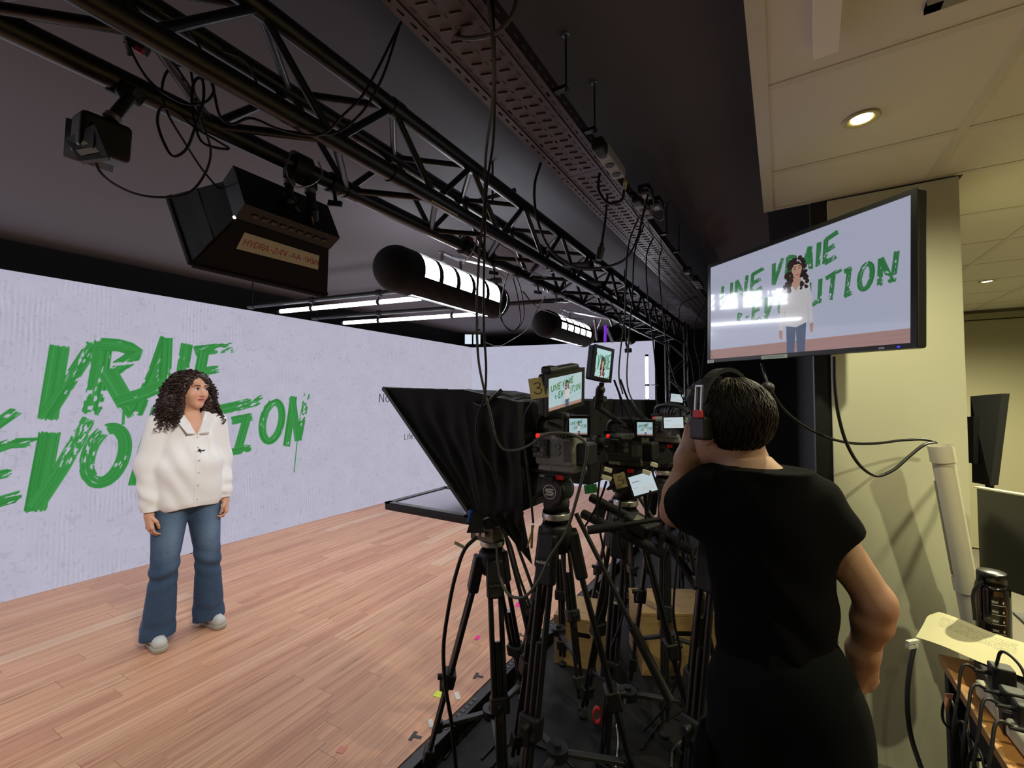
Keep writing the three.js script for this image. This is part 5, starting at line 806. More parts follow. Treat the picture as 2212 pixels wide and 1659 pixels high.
// ================================================================ cinema cameras; lens towards local -x, controls on +z
const fontB = await new FontLoader().loadAsync('fonts/droid/droid_serif_bold.typeface.json');
const sony = new TextGeometry('SONY', { font: fontB, size: 0.0105, depth: 0.0006, curveSegments: 4, bevelEnabled: false }); sony.scale(1.25, 1, 1).computeBoundingBox();
function cinemaCamera(pos, turn, label, o = {}) {
  const g = thing('video_camera', label, 'camera', pos, 'cinema cameras facing the stage'); g.rotation.y = turn; const b = o.mat || greyBody;
  mesh('body', [box(0.165, 0.118, 0.112, 0.01, 0.085, 0, 0.016), box(0.15, 0.03, 0.1, 0.02, 0.022, 0, 0.008)], b, g);
  mesh('control_panel', box(0.07, 0.07, 0.008, -0.042, 0.09, 0.056, 0.004), M(0x4a4b48, { roughness: 0.5 }), g);
  mesh('battery', box(0.05, 0.08, 0.08, 0.115, 0.075, 0, 0.01), blk, g);
  const panel = g.children[1];
  for (const [x, y, w, h] of [[-0.064, 0.112, 0.012, 0.009], [-0.05, 0.115, 0.006, 0.012], [-0.05, 0.1, 0.012, 0.006], [-0.034, 0.085, 0.014, 0.007], [-0.066, 0.068, 0.01, 0.008], [-0.052, 0.068, 0.01, 0.008], [-0.036, 0.068, 0.014, 0.006]]) mesh('button', box(w, h, 0.004, x, y, 0.061, 0.0015), b, panel);
  mesh('dial', [disc(V(-0.062, 0.085, 0.061), V(1, 0, 0), 0.0085, 0.02, 16), box(0.02, 0.022, 0.006, -0.032, 0.11, 0.06, 0.003)], charcoal, panel);
  mesh('knob_column', [box(0.016, 0.058, 0.006, -0.015, 0.092, 0.059, 0.002), ...[0.112, 0.095, 0.078].map(y => disc(V(-0.015, y, 0.064), V(0, 0, 1), 0.006, 0.006, 14))], blk, panel);
  for (const y of [0.1, 0.078]) mesh('round_dial', [new THREE.TorusGeometry(0.0088, 0.0018, 6, 20).translate(0.028, y, 0.0575), disc(V(0.028, y, 0.0565), V(0, 0, 1), 0.006, 0.003, 14), box(0.005, 0.006, 0.003, 0.014, y, 0.0565)], M(0x7d7f78, { roughness: 0.4 }), g);
  mesh('side_door', box(0.032, 0.068, 0.005, 0.068, 0.084, 0.0565, 0.004), M(0x545651, { roughness: 0.55 }), g);
  for (const x of [-0.045, -0.025, -0.005]) mesh('button', box(0.014, 0.005, 0.003, x, 0.034, 0.0505, 0.001), M(0x6d6e69), g);
  mesh('terminal_strip', box(0.052, 0.014, 0.004, -0.03, 0.018, 0.05, 0.001), M(0x8c8c88, { roughness: 0.4 }), g);
  mesh('record_lamp', new THREE.TorusGeometry(0.006, 0.0026, 8, 18).translate(-0.058, 0.135, 0.0535), M(0xff2a20, { emissive: 0xff2418, emissiveIntensity: o.rec ?? 1.6 }), g);
  mesh('logo', sony.clone().translate(0.006, 0.126, 0.0562), M(0xdedede, { roughness: 0.4 }), g);
  mesh('lens', [disc(V(-0.105, 0.088, 0), V(1, 0, 0), 0.038, 0.07, 26), disc(V(-0.175, 0.088, 0), V(1, 0, 0), 0.043, 0.08, 26), disc(V(-0.225, 0.088, 0), V(1, 0, 0), 0.047, 0.03, 26)], blk, g);
  mesh('lens_ring', [0.13, 0.16, 0.19].map(x => new THREE.TorusGeometry(0.0435, 0.003, 6, 28).rotateY(Math.PI / 2).translate(-x, 0.088, 0)), rubber, g);
  mesh('lens_glass', disc(V(-0.241, 0.088, 0), V(1, 0, 0), 0.038, 0.002, 26), P(0x0a0a14, { roughness: 0.05, clearcoat: 1 }), g);
  mesh('top_handle', [tube([V(-0.08, 0.145, 0), V(-0.07, 0.19, 0), V(-0.03, 0.205, 0), V(0.05, 0.205, 0), V(0.09, 0.19, 0), V(0.12, 0.165, 0)], 0.013, 30, 10), box(0.05, 0.02, 0.03, -0.075, 0.148, 0, 0.004)], blk, g);
  mesh('base_plate', box(0.2, 0.014, 0.075, 0.0, 0.004, 0, 0.003), blk, g);
  if (o.lcd !== false) { // small swivel display
    const m = new THREE.Group(); m.name = 'side_display'; g.add(m); m.position.set(0.118, 0.176, 0.075); m.rotation.y = o.lcdTurn ?? 0.75;
    display(m, 0.062, 0.055, 0.011, 0.022, o.lcdTex || monTex, 0.7); mesh('hinge', rod(V(-0.045, -0.01, -0.012), V(-0.1, 0.01, -0.04), 0.007), blk, m);
  }
  return g;
}
// camera with the note 3
const T2 = V(-0.72, 1.13, -1.49);
{
  const t = tripod(T2, [[-0.735, -1.2], [-0.43, -1.66], [-1.02, -1.68]], 'black two-stage tripod under the camera with the paper marked 3');
  fluidHead(t, T2, { logo: true, handles: [[[-0.62, 1.2, -1.44], [-0.33, 0.62, -1.52]]] });
  const tx = canvas(128, 40, (k) => { k.fillStyle = '#141415'; k.fillRect(0, 0, 128, 40); k.fillStyle = '#e6e6e4'; k.font = 'bold 28px sans-serif'; k.textAlign = 'center'; k.fillText('sachtler', 64, 29); });
  const F = V(-0.735, 0, -1.2), dir = V(F.x - T2.x, 0, F.z - T2.z).normalize(); const p = V(0, T2.y - 0.105, 0).addScaledVector(dir, 0.101), sd = dir.clone().cross(UPV); if (sd.x > 0) sd.negate();
  mesh('maker_plate', quad(p.clone().addScaledVector(sd, 0.032).add(V(0, -0.01, 0)), p.clone().addScaledVector(sd, -0.032).add(V(0, -0.01, 0)), p.clone().addScaledVector(sd, -0.032).add(V(0, 0.012, 0)), p.clone().addScaledVector(sd, 0.032).add(V(0, 0.012, 0))), M(0xffffff, { map: tx, side: THREE.DoubleSide }), t);
  cinemaCamera(V(-0.71, T2.y + 0.2, -1.49), -0.06, 'grey cinema camera with a red record ring under the monitor marked 3', { lcdTurn: 0.6 });
}
function fieldMonitor(corners, depth, bez, tex, k, label, name = 'field_monitor') { // TL TR BR BL of the lit face
  const [tl, tr, br, bl] = corners, c = tl.clone().add(tr).add(br).add(bl).multiplyScalar(0.25), g = thing(name, label, 'monitor', c); orient(g, tr.clone().sub(tl).add(br).sub(bl), tl.clone().sub(bl).add(tr).sub(br));
  display(g, (tl.distanceTo(tr) + bl.distanceTo(br)) / 2, (tl.distanceTo(bl) + tr.distanceTo(br)) / 2, bez, depth, tex, k); return g;
}
{
  const g = fieldMonitor([at(1184, 820, 1.402), at(1257, 801, 1.547), at(1256, 869, 1.565), at(1183, 888, 1.42)], 0.03, 0.014, monTex, 0.75, 'field monitor above the camera showing the whole stage beside a paper marked 3');
  mesh('sun_hood', [box(0.17, 0.02, 0.04, 0, 0.074, -0.02, 0.008), box(0.05, 0.026, 0.04, -0.06, 0.076, -0.022, 0.008)], blk, g);
  const a = V(-0.7, T2.y + 0.4, -1.5); wpart('mount', [rod(at(1222, 895, 1.45), at(1218, 945, 1.47), 0.008), sph(at(1222, 900, 1.45), 0.014), rod(at(1216, 942, 1.47), V(-0.72, T2.y + 0.34, -1.49), 0.01)], blk, g);
  const pc = at(1163, 838, 1.4), n = thing('paper_note', 'cream paper marked 3 taped to the monitor edge', 'paper', pc); orient(n, at(1200, 832, 1.4).sub(at(1146, 840, 1.4)), UPV);
  const tx = canvas(128, 144, (k) => { k.fillStyle = '#cdbf8e'; k.fillRect(0, 0, 128, 144); k.strokeStyle = '#3a3344'; k.lineWidth = 7; k.lineCap = 'round'; k.beginPath(); k.moveTo(40, 42); k.bezierCurveTo(60, 28, 86, 38, 78, 56); k.bezierCurveTo(74, 66, 62, 70, 52, 72); k.bezierCurveTo(96, 72, 92, 112, 60, 112); k.bezierCurveTo(46, 112, 36, 106, 32, 96); k.stroke(); });
  mesh('sheet', new THREE.BoxGeometry(0.057, 0.066, 0.0008), M(0xffffff, { map: tx, roughness: 0.85 }), n);
}
{ // upright monitor on a ball joint
  const g = fieldMonitor([at(1284, 750, 1.62), at(1317, 760, 1.66), at(1319, 819, 1.66), at(1288, 813, 1.62)], 0.035, 0.012, closeTex, 0.85, 'upright rugged monitor showing a close view of the presenter');
  mesh('side_button', [box(0.012, 0.014, 0.006, -0.042, 0.03, 0.0), box(0.012, 0.014, 0.006, -0.042, -0.03, 0)], charcoal, g);
  wpart('mount', [sph(at(1297, 842, 1.66), 0.018), rod(at(1300, 828, 1.65), at(1297, 842, 1.66), 0.01), rod(at(1296, 842, 1.66), at(1292, 880, 1.68), 0.016), rod(at(1292, 880, 1.68), V(-0.6, T2.y + 0.355, -1.93), 0.011), disc(at(1296, 862, 1.67), V(1, 0, 0.4), 0.012, 0.05)], blk, g);
}
// second and third camera with their tripods
const T3 = V(-0.6, 1.1, -1.95), T4 = V(-0.55, 1.16, -2.5), T5 = V(-0.66, 1.2, -3.75), T6 = V(-0.2, 1.12, -1.74);
{
  const t = tripod(T3, [[-0.62, -1.66], [-0.33, -2.12], [-0.88, -2.12]], 'black tripod under the dim camera behind the one marked 3'); fluidHead(t, T3, { handles: [[[-0.54, 1.2, -1.9], [-0.27, 0.92, -1.72]]] });
  cinemaCamera(V(-0.6, T3.y + 0.2, -1.95), -0.1, 'dark grey cinema camera standing behind the one marked 3', { mat: M(0x3a3b36, { roughness: 0.55 }), rec: 1.2, lcdTurn: 0.4 });
  const u = tripod(T4, [[-0.5, -2.2], [-0.28, -2.56], [-0.74, -2.44]], 'black tripod under the camera beside the raised forearm'); fluidHead(u, T4, { handles: [[[-0.5, 1.25, -2.46], [-0.25, 1.0, -2.2]]] });
  cinemaCamera(V(-0.53, T4.y + 0.2, -2.5), -0.35, 'grey cinema camera beside the raised forearm with a wide display on top', { lcd: false, rec: 0.2 });
  fieldMonitor([at(1434, 902, 2.3), at(1476, 901, 2.28), at(1476, 924, 2.28), at(1434, 925, 2.3)], 0.014, 0.006, docTex, 0.8, 'small wide display on the camera beside the raised forearm', 'camera_display');
  const v = tripod(T5, [[-0.66, -3.42], [-0.44, -3.95], [-0.9, -3.9]], 'black tripod under the farther camera by the lattice tower'); fluidHead(v, T5, {});
  cinemaCamera(V(-0.66, T5.y + 0.2, -3.75), -0.4, 'dark cinema camera by the lattice tower', { mat: M(0x262728, { roughness: 0.5 }), lcd: false, rec: 0 });
  fieldMonitor([at(1448, 851, 3.45), at(1474, 852, 3.42), at(1477, 871, 3.42), at(1450, 866, 3.45)], 0.012, 0.005, docTex, 0.75, 'tiny lit display on the camera by the lattice tower', 'camera_display').add((() => { const m = new THREE.Mesh(rod(V(0, 0, -0.01), V(-0.03, -0.16, -0.12), 0.008), blk); m.name = 'mount'; return m; })());
  const w = tripod(T6, [[-0.31, -1.5], [0.03, -1.82], [-0.38, -1.96]], 'black tripod under the camera worked by the operator'); fluidHead(w, T6, { handles: [[[-0.3, 1.2, -1.6], [-0.6, 1.13, -1.5]]] });
  cinemaCamera(V(-0.2, T6.y + 0.2, -1.74), -1.15, 'black cinema camera worked by the person in headphones', { mat: blk, lcd: false, rec: 0.3 });
}
// long black counterweight arms crossing between the tripods
{
  const g = thing('slider_rail', 'long black camera slider crossing between the tripods', 'slider', V(-0.55, 1.0, -1.8));
  wpart('rail', [rod(at(1278, 1075, 1.85), at(1500, 1192, 1.5), 0.019), rod(at(1260, 1110, 1.8), at(1440, 1200, 1.52), 0.019)], rubber, g);
  wpart('carriage', [bar(at(1360, 1120, 1.68), at(1410, 1150, 1.6), 0.09, 0.05, UPV, 0.01)], blk, g);
  wpart('cross_plate', bar(at(1300, 1090, 1.8), at(1290, 1125, 1.78), 0.05, 0.015), blk, g); wpart('cross_plate', bar(at(1430, 1155, 1.56), at(1415, 1190, 1.56), 0.05, 0.015), blk, g);
  wpart('label_plate', bar(at(1372, 1118, 1.63), at(1392, 1128, 1.61), 0.035, 0.004, V(0, 1, 0.6)), M(0x6d6a5c), g);
}
{ // tablet with notes
  const g = fieldMonitor([at(1354, 1030, 1.8), at(1408, 1020, 1.78), at(1419, 1056, 1.74), at(1374, 1074, 1.76)], 0.008, 0.007, docTex, 0.75, 'tilted tablet showing a text page between the tripods', 'tablet'); wpart('arm', [rod(at(1392, 1060, 1.79), at(1400, 1130, 1.82), 0.009)], blk, g);
  const five = canvas(96, 112, (k) => { k.fillStyle = '#8d7f5c'; k.fillRect(0, 0, 96, 112); k.strokeStyle = '#1c1a18'; k.lineWidth = 5; k.lineCap = 'round'; k.beginPath(); k.moveTo(66, 26); k.lineTo(38, 30); k.lineTo(36, 56); k.bezierCurveTo(56, 44, 74, 60, 66, 78); k.bezierCurveTo(58, 92, 40, 90, 32, 82); k.stroke(); });
  const n = thing('paper_note', 'brown card marked 5 hanging beside the tablet', 'paper', at(1340, 1038, 1.7)); orient(n, at(1352, 1036, 1.7).sub(at(1328, 1042, 1.7)), UPV); mesh('sheet', new THREE.BoxGeometry(0.046, 0.058, 0.0008), M(0xffffff, { map: five, roughness: 0.9 }), n);
  const six = canvas(96, 64, (k) => { k.fillStyle = '#b8b094'; k.fillRect(0, 0, 96, 64); k.fillStyle = '#2a2824'; k.font = '44px sans-serif'; k.fillText('6', 50, 52); });
  const n6 = thing('paper_note', 'pale card marked 6 showing over the black shoulder', 'paper', at(1693, 1022, 1.75)); orient(n6, at(1720, 1022, 1.72).sub(at(1665, 1020, 1.76)), UPV); mesh('sheet', new THREE.BoxGeometry(0.1, 0.05, 0.0008), M(0xffffff, { map: six, roughness: 0.9 }), n6); mesh('stem', rod(V(-0.02, -0.03, -0.01), V(-0.02, -0.5, -0.01), 0.006), blk, n6);
  const gb = canvas(96, 64, (k) => { k.fillStyle = '#1d6a35'; k.fillRect(0, 0, 96, 64); k.fillStyle = '#0d3d1d'; k.font = 'bold 40px sans-serif'; k.fillText('3', 58, 46); k.fillText('2', 18, 46); });
  const gp = thing('marker_card', 'green marker card under the dim camera', 'card', at(1276, 1056, 1.72)); orient(gp, at(1290, 1054, 1.72).sub(at(1262, 1058, 1.72)), UPV); mesh('card', new THREE.BoxGeometry(0.05, 0.034, 0.002), M(0xffffff, { map: gb }), gp);
  for (const [x, y, w] of [[1313, 1015, 0.03], [1310, 1032, 0.038], [1396, 1020, 0.03], [1413, 1004, 0.026]]) { const s = thing('tape_flag', 'cream tape flag wrapped around a cable among the tripods', 'tape', at(x, y, 1.62), 'cream tape flags on the camera cables'); s.rotation.set(0, 0.5, -0.3); mesh('tape', box(w, 0.016, 0.008, 0, 0, 0, 0.002), whiteTape, s); }
}
// ================================================================ teleprompter on its tripod
const clothSheet = (A, B, C, D, n, sag) => { const pos = [], idx = [], N = 18; for (let i = 0; i <= N; i++) for (let j = 0; j <= N; j++) { const u = i / N, v = j / N, p = A.clone().lerp(B, u).lerp(D.clone().lerp(C, u), v), w = Math.sin(u * Math.PI) * Math.sin(v * Math.PI); p.addScaledVector(n, w * (-sag + 0.012 * Math.sin(u * 21 + v * 6 + 2 * Math.sin(v * 5)) + 0.008 * Math.sin(u * 9 - v * 13))); pos.push(p.x, p.y, p.z); } for (let i = 0; i < N; i++) for (let j = 0; j < N; j++) { const q = i * (N + 1) + j; idx.push(q, q + 1, q + N + 1, q + 1, q + N + 2, q + N + 1); } const b = new THREE.BufferGeometry(); b.setAttribute('position', new THREE.Float32BufferAttribute(pos, 3)); b.setIndex(idx); b.computeVertexNormals(); return b; };
const T1 = V(-1.08, 0.94, -1.6);
{
  const t = tripod(T1, [[-1.3, -1.4], [-0.86, -1.36], [-1.09, -1.94]], 'black tripod carrying the teleprompter at the stage edge');
  const F = V(-0.86, 0, -1.36), dir = V(F.x - T1.x, 0, F.z - T1.z).normalize(), p = V(0, T1.y - 0.105, 0).addScaledVector(dir, 0.103), sd = dir.clone().cross(UPV); if (sd.x > 0) sd.negate();
  const tx = canvas(128, 40, (k) => { k.fillStyle = '#121213'; k.fillRect(0, 0, 128, 40); k.fillStyle = '#6c6c6a'; k.font = 'bold 28px sans-serif'; k.textAlign = 'center'; k.fillText('sachtler', 64, 29); });
  mesh('maker_plate', quad(p.clone().addScaledVector(sd, 0.032).add(V(0, -0.01, 0)), p.clone().addScaledVector(sd, -0.032).add(V(0, -0.01, 0)), p.clone().addScaledVector(sd, -0.032).add(V(0, 0.012, 0)), p.clone().addScaledVector(sd, 0.032).add(V(0, 0.012, 0))), M(0xffffff, { map: tx, side: THREE.DoubleSide }), t);
  mesh('pan_handle', [rod(V(0.05, 0.09, -0.02).add(V(0, T1.y, 0)), V(0.2, T1.y - 0.26, 0.03), 0.009)], blk, t); mesh('grip', rod(V(0.155, T1.y - 0.15, 0.016), V(0.215, T1.y - 0.31, 0.035), 0.016), rubber, t);
  const z0 = -1.41, z1 = -1.83, xF = -1.54, xG = -1.06, yM = EYE - 0.465, yT = EYE + 0.045, xR = -0.83;
  const g = thing('teleprompter', 'black teleprompter with a cloth hood and a flat reading monitor', 'teleprompter', V(-1.1, T1.y + 0.1, -1.6));
  const hood = M(0x0e0e10, { roughness: 0.85, side: THREE.DoubleSide });
  wpart('reading_monitor', [span(xF, xG, yM - 0.035, yM - 0.004, z1, z0, 0.006), span(xF, xF + 0.03, yM - 0.006, yM, z1, z0), span(xG - 0.03, xG, yM - 0.006, yM, z1, z0), span(xF, xG, yM - 0.006, yM, z0 - 0.03, z0), span(xF, xG, yM - 0.006, yM, z1, z1 + 0.03)], blk, g);
  wpart('reading_screen', quad(V(xF + 0.03, yM - 0.003, z0 - 0.03), V(xG - 0.03, yM - 0.003, z0 - 0.03), V(xG - 0.03, yM - 0.003, z1 + 0.03), V(xF + 0.03, yM - 0.003, z1 + 0.03)), P(0x16161c, { roughness: 0.12, clearcoat: 1, clearcoatRoughness: 0.1, emissive: 0x8a8aa0, emissiveIntensity: 0.18 }), g);
  // mirror glass and its frame, leaning towards the presenter
  const a0 = V(xF, yT, z0), a1 = V(xF, yT, z1), b0 = V(xG + 0.02, yM + 0.0, z0), b1 = V(xG + 0.02, yM, z1);
  wpart('frame_rail', bar(a0, b0, 0.014, 0.03, V(0, 0, 1)), M(0x2b2c2c, { roughness: 0.4 }), g); wpart('frame_rail', bar(a1, b1, 0.014, 0.03, V(0, 0, 1)), M(0x2b2c2c, { roughness: 0.4 }), g); wpart('frame_rail', rod(a0.clone().add(V(0, 0, 0.012)), a1.clone().add(V(0, 0, -0.012)), 0.012), blk, g);
  wpart('glass', slabFrom([a0, b0, b1, a1].map(p => p.clone().add(V(0.008, 0.0, 0))), V(0.003, 0.002, 0)), P(0xffffff, { transmission: 1, thickness: 0, roughness: 0.02, ior: 1.5 }), g);
  // cloth hood with sagging folds: side sheets, top sheet, back sheet
  const sheet = clothSheet;
  const r0 = V(xR, yT - 0.055, z0 + 0.02), r1 = V(xR, yT - 0.055, z1), m0 = V(-1.1, yT - 0.006, z0 + 0.005), m1 = V(-1.1, yT - 0.006, z1), q0 = V(xR + 0.005, yM + 0.05, z0 - 0.02), q1 = V(xR + 0.005, yM + 0.05, z1 + 0.02);
  wpart('cloth_hood', [sheet(a0, m0, V(-1.0, yM + 0.01, z0), b0, V(0, 0, 1), 0.014), sheet(m0, r0, q0, V(-1.0, yM + 0.01, z0), V(0, 0, 1), 0.02), sheet(a1, m1, V(-1.0, yM + 0.01, z1), b1, V(0, 0, -1), 0.014), sheet(m1, r1, q1, V(-1.0, yM + 0.01, z1), V(0, 0, -1), 0.02), sheet(a0, m0, m1, a1, V(0, 1, 0), 0.012), sheet(m0, r0, r1, m1, V(0, 1, 0), 0.02), sheet(r0, r1, q1, q0, V(1, 0, 0), -0.02)], hood, g);
  wpart('cloth_drape', sheet(V(-0.99, yM + 0.02, z0 + 0.008), q0.clone().add(V(0, 0.02, 0.015)), V(xR + 0.02, yM - 0.16, z0 - 0.06), V(-0.93, yM - 0.0, z0), V(0, 0, 1), 0.02), hood, g);
  wpart('strap', tube([V(-1.03, yT - 0.06, z0 + 0.012), V(-0.98, yT - 0.07, z0 + 0.02), V(-0.93, yT - 0.035, z0 + 0.02), V(-0.91, yT - 0.01, z0)], 0.008), blk, g);
  // side bracket with a blue lever, support rail and connector block
  wpart('bracket', [slabFrom([at(1022, 1108, 1.72), at(1044, 1102, 1.72), at(1044, 1150, 1.72), at(1008, 1150, 1.73)], V(0.004, 0, 0.006))], M(0x2f3334, { roughness: 0.45 }), g);
  wpart('blue_lever', [bar(at(1017, 1104, 1.7), at(1012, 1128, 1.7), 0.012, 0.012, UPV, 0.004), sph(at(1017, 1106, 1.7), 0.01)], M(0x1f5fc0, { roughness: 0.4 }), g);
  wpart('support_rail', bar(at(1046, 1132, 1.74), at(1128, 1104, 1.72), 0.05, 0.04, UPV, 0.008), blk, g);
  wpart('rail_sticker', [bar(at(1069, 1113, 1.69), at(1081, 1109, 1.69), 0.012, 0.003, V(0, 1, 0.4)), bar(at(1086, 1106.5, 1.69), at(1098, 1103, 1.69), 0.012, 0.003, V(0, 1, 0.4))], M(0xdcdcd8), g);
  wpart('connector_block', [span(-1.14, -1.02, T1.y + 0.065, T1.y + 0.125, -1.66, -1.52, 0.006), span(-1.1, -1.0, T1.y + 0.12, yM - 0.03, -1.66, -1.54, 0.006)], M(0x77755f, { roughness: 0.5 }), g);
  wpart('knob', [disc(V(-1.06, T1.y + 0.1, -1.512), V(0, 0, 1), 0.01, 0.02), disc(V(-1.09, T1.y + 0.1, -1.512), V(0, 0, 1), 0.01, 0.02)], steel, g);
  wpart('tape_flag', bar(at(982, 1172, 1.7), at(1002, 1182, 1.7), 0.03, 0.003), whiteTape, g);
  // clothes peg on the drape
  const pg = thing('clothes_peg', 'wooden clothes peg clipped to the hood cloth', 'peg', at(1148, 1150, 1.62)); wpart('jaw', [bar(at(1153, 1135, 1.62), at(1139, 1182, 1.62), 0.008, 0.006)], M(0xa9955f), pg); wpart('jaw', [bar(at(1150, 1135, 1.63), at(1148, 1184, 1.63), 0.008, 0.006)], M(0xa9955f), pg);
}
// two more hooded teleprompters farther along the row
function hoodedPrompter(T, feet, z0, z1, xF, xG, xR, drop, labelT, label) {
  tripod(T, feet, labelT);
  const yM = EYE - drop, yT = EYE + 0.004, zm = (z0 + z1) / 2, g = thing('teleprompter', label, 'teleprompter', V(T.x, T.y + 0.08, zm));
  const hood = M(0x0e0e10, { roughness: 0.85, side: THREE.DoubleSide }), a0 = V(xF, yT, z0), a1 = V(xF, yT, z1), b0 = V(xG, yM, z0), b1 = V(xG, yM, z1), r0 = V(xR, yT - 0.01, z0), r1 = V(xR, yT - 0.01, z1), q0 = V(xR, yM, z0), q1 = V(xR, yM, z1);
  wpart('reading_monitor', span(xF, xG, yM - 0.035, yM - 0.004, z1, z0, 0.006), blk, g); wpart('frame_rail', bar(a0, b0, 0.014, 0.03, V(0, 0, 1)), charcoal, g); wpart('frame_rail', bar(a1, b1, 0.014, 0.03, V(0, 0, 1)), charcoal, g);
  wpart('glass', slabFrom([a0, b0, b1, a1].map(p => p.clone().add(V(0.008, 0, 0))), V(0.003, 0.002, 0)), P(0xffffff, { transmission: 1, thickness: 0, roughness: 0.02, ior: 1.5 }), g);
  wpart('cloth_hood', [clothSheet(a0, r0, q0, b0, V(0, 0, 1), 0.014), clothSheet(a1, r1, q1, b1, V(0, 0, -1), 0.014), clothSheet(a0, r0, r1, a1, V(0, 1, 0), 0.015), clothSheet(r0, r1, q1, q0, V(1, 0, 0), -0.02)], hood, g);
  wpart('connector_block', span(T.x - 0.06, T.x + 0.06, T.y + 0.065, yM - 0.03, zm - 0.06, zm + 0.06, 0.006), blk, g);
}
hoodedPrompter(V(-1.12, 0.96, -2.34), [[-1.27, -2.12], [-0.9, -2.16], [-1.15, -2.46]], -2.14, -2.56, -1.5, -1.08, -0.84, 0.44, 'black tripod carrying the second teleprompter along the row', 'second black teleprompter hood standing behind the camera marked 3');
hoodedPrompter(V(-0.98, 0.9, -3.05), [[-1.2, -2.98], [-0.9, -3.12], [-1.0, -3.28]], -2.82, -3.3, -1.4, -0.98, -0.76, 0.5, 'black tripod carrying the third teleprompter by the lattice tower', 'third black teleprompter hood below the upright tube lamp');
// ================================================================ plywood boxes and clutter on the black floor
{
  const ply = noiseTex(256, 128, (x, y) => { const f = 26 * (fbm(x / 60, y / 6, 2) - 0.5) + 14 * (fbm(x / 20, y / 20) - 0.5); return [170 + f, 138 + f, 92 + f * 0.8]; }), pm = M(0xffffff, { map: ply, roughness: 0.7 });
  const crate = (x, z, w, h, d, turn, label) => { const g = thing('wooden_box', label, 'box', V(x, 0, z)); g.rotation.y = turn; const t = 0.018; mesh('panel', box(w, h, t, 0, h / 2, d / 2 - t / 2, 0.002), pm, g); mesh('panel', box(w, h, t, 0, h / 2, -d / 2 + t / 2, 0.002), pm, g); mesh('panel', box(t, h, d - 2 * t, w / 2 - t / 2, h / 2, 0, 0.002), pm, g); mesh('panel', box(t, h, d - 2 * t, -w / 2 + t / 2, h / 2, 0, 0.002), pm, g); mesh('lid', box(w + 0.004, t, d + 0.004, 0, h + t / 2, 0, 0.003), pm, g); mesh('hand_slot', new THREE.CapsuleGeometry(0.014, 0.08, 4, 10).rotateZ(Math.PI / 2).scale(1, 1, 0.12).translate(0, h * 0.72, d / 2), blkMatte, g); return g; };
  crate(-0.58, -2.88, 0.5, 0.34, 0.34, 0.5, 'plywood box with a clean lid standing under the tripods by the operator');
  crate(-1.07, -2.64, 0.34, 0.27, 0.3, 0.2, 'smaller plywood box standing behind the tripod of the camera marked 3');
  const rd = thing('red_strap', 'red hook and loop strap hanging on a cable near the floor', 'strap', at(1290, 1545, 1.75)); mesh('band', new THREE.TorusGeometry(0.022, 0.006, 8, 20).scale(0.7, 1.3, 1.6).rotateY(0.5), redM, rd);
  const gr = thing('laptop', 'closed silver laptop on a black case behind the tripods', 'laptop', V(-0.3, 0.192, -3.42)); mesh('lid', box(0.32, 0.01, 0.22, 0, 0.006, 0, 0.004), alu, gr); mesh('base', box(0.32, 0.012, 0.22, 0, -0.006, 0, 0.004), M(0x8b8b8d, { roughness: 0.4, metalness: 0.6 }), gr);
  const cs = thing('equipment_case', 'black equipment case standing behind the tripods', 'case', V(gr.position.x, 0, gr.position.z)); mesh('shell', box(0.42, 0.16, 0.36, 0, 0.082, 0, 0.015), blk, cs); mesh('lid_band', box(0.425, 0.012, 0.365, 0, 0.12, 0, 0.003), alu, cs); mesh('latch', [box(0.04, 0.05, 0.012, -0.12, 0.12, 0.184, 0.003)], alu, cs);
}
// ================================================================ office side: downlights, desk, monitors, conduit
const warm = 0xfaf5c9;
function downlight(x, z, label, k = 4) {
  const g = thing('downlight', label, 'light', V(x, OFFC, z));
  mesh('trim_ring', lathe([[0.036, -0.001], [0.05, -0.001], [0.052, -0.005], [0.046, -0.009], [0.038, -0.006]], 30), M(0xbab08c, { roughness: 0.35, metalness: 0.3 }), g);
  mesh('reflector', lathe([[0.038, -0.005], [0.03, -0.002]], 30), M(0xd9c878, { roughness: 0.25, side: THREE.DoubleSide }), g);
  mesh('lamp_face', disc(V(0, -0.0035, 0), UPV, 0.029, 0.002, 24), M(0xfff2c0, { emissive: warm, emissiveIntensity: 9 }), g);
  const l = new THREE.SpotLight(warm, k, 0, 1.42, 0.7, 2); l.position.set(x, OFFC - 0.02, z); l.target.position.set(x, 0, z); l.castShadow = true; l.shadow.radius = 1.0; scene.add(l, l.target);
}
downlight(0.248, -1.86, 'round downlight glowing in the ceiling tile above the television', DOWNK * 0.85);
downlight(onY(2132, 607, OFFC).x, onY(2132, 607, OFFC).z, 'round downlight glowing far back in the office ceiling', DOWNK * 5);
downlight(1.45, -1.25, 'round downlight over the desk side of the office', DOWNK * 1.5);
downlight(0.25, -0.66, 'round downlight over the operator in the office ceiling', DOWNK * 0.12);
downlight(0.25, 0.54, 'round downlight behind the operator in the office ceiling', DOWNK * 0.3);
downlight(1.45, 0.54, 'round downlight behind the desk in the office ceiling', DOWNK * 0.3);
downlight(1.46, -3.1, 'round downlight behind the cream column', DOWNK * 5);
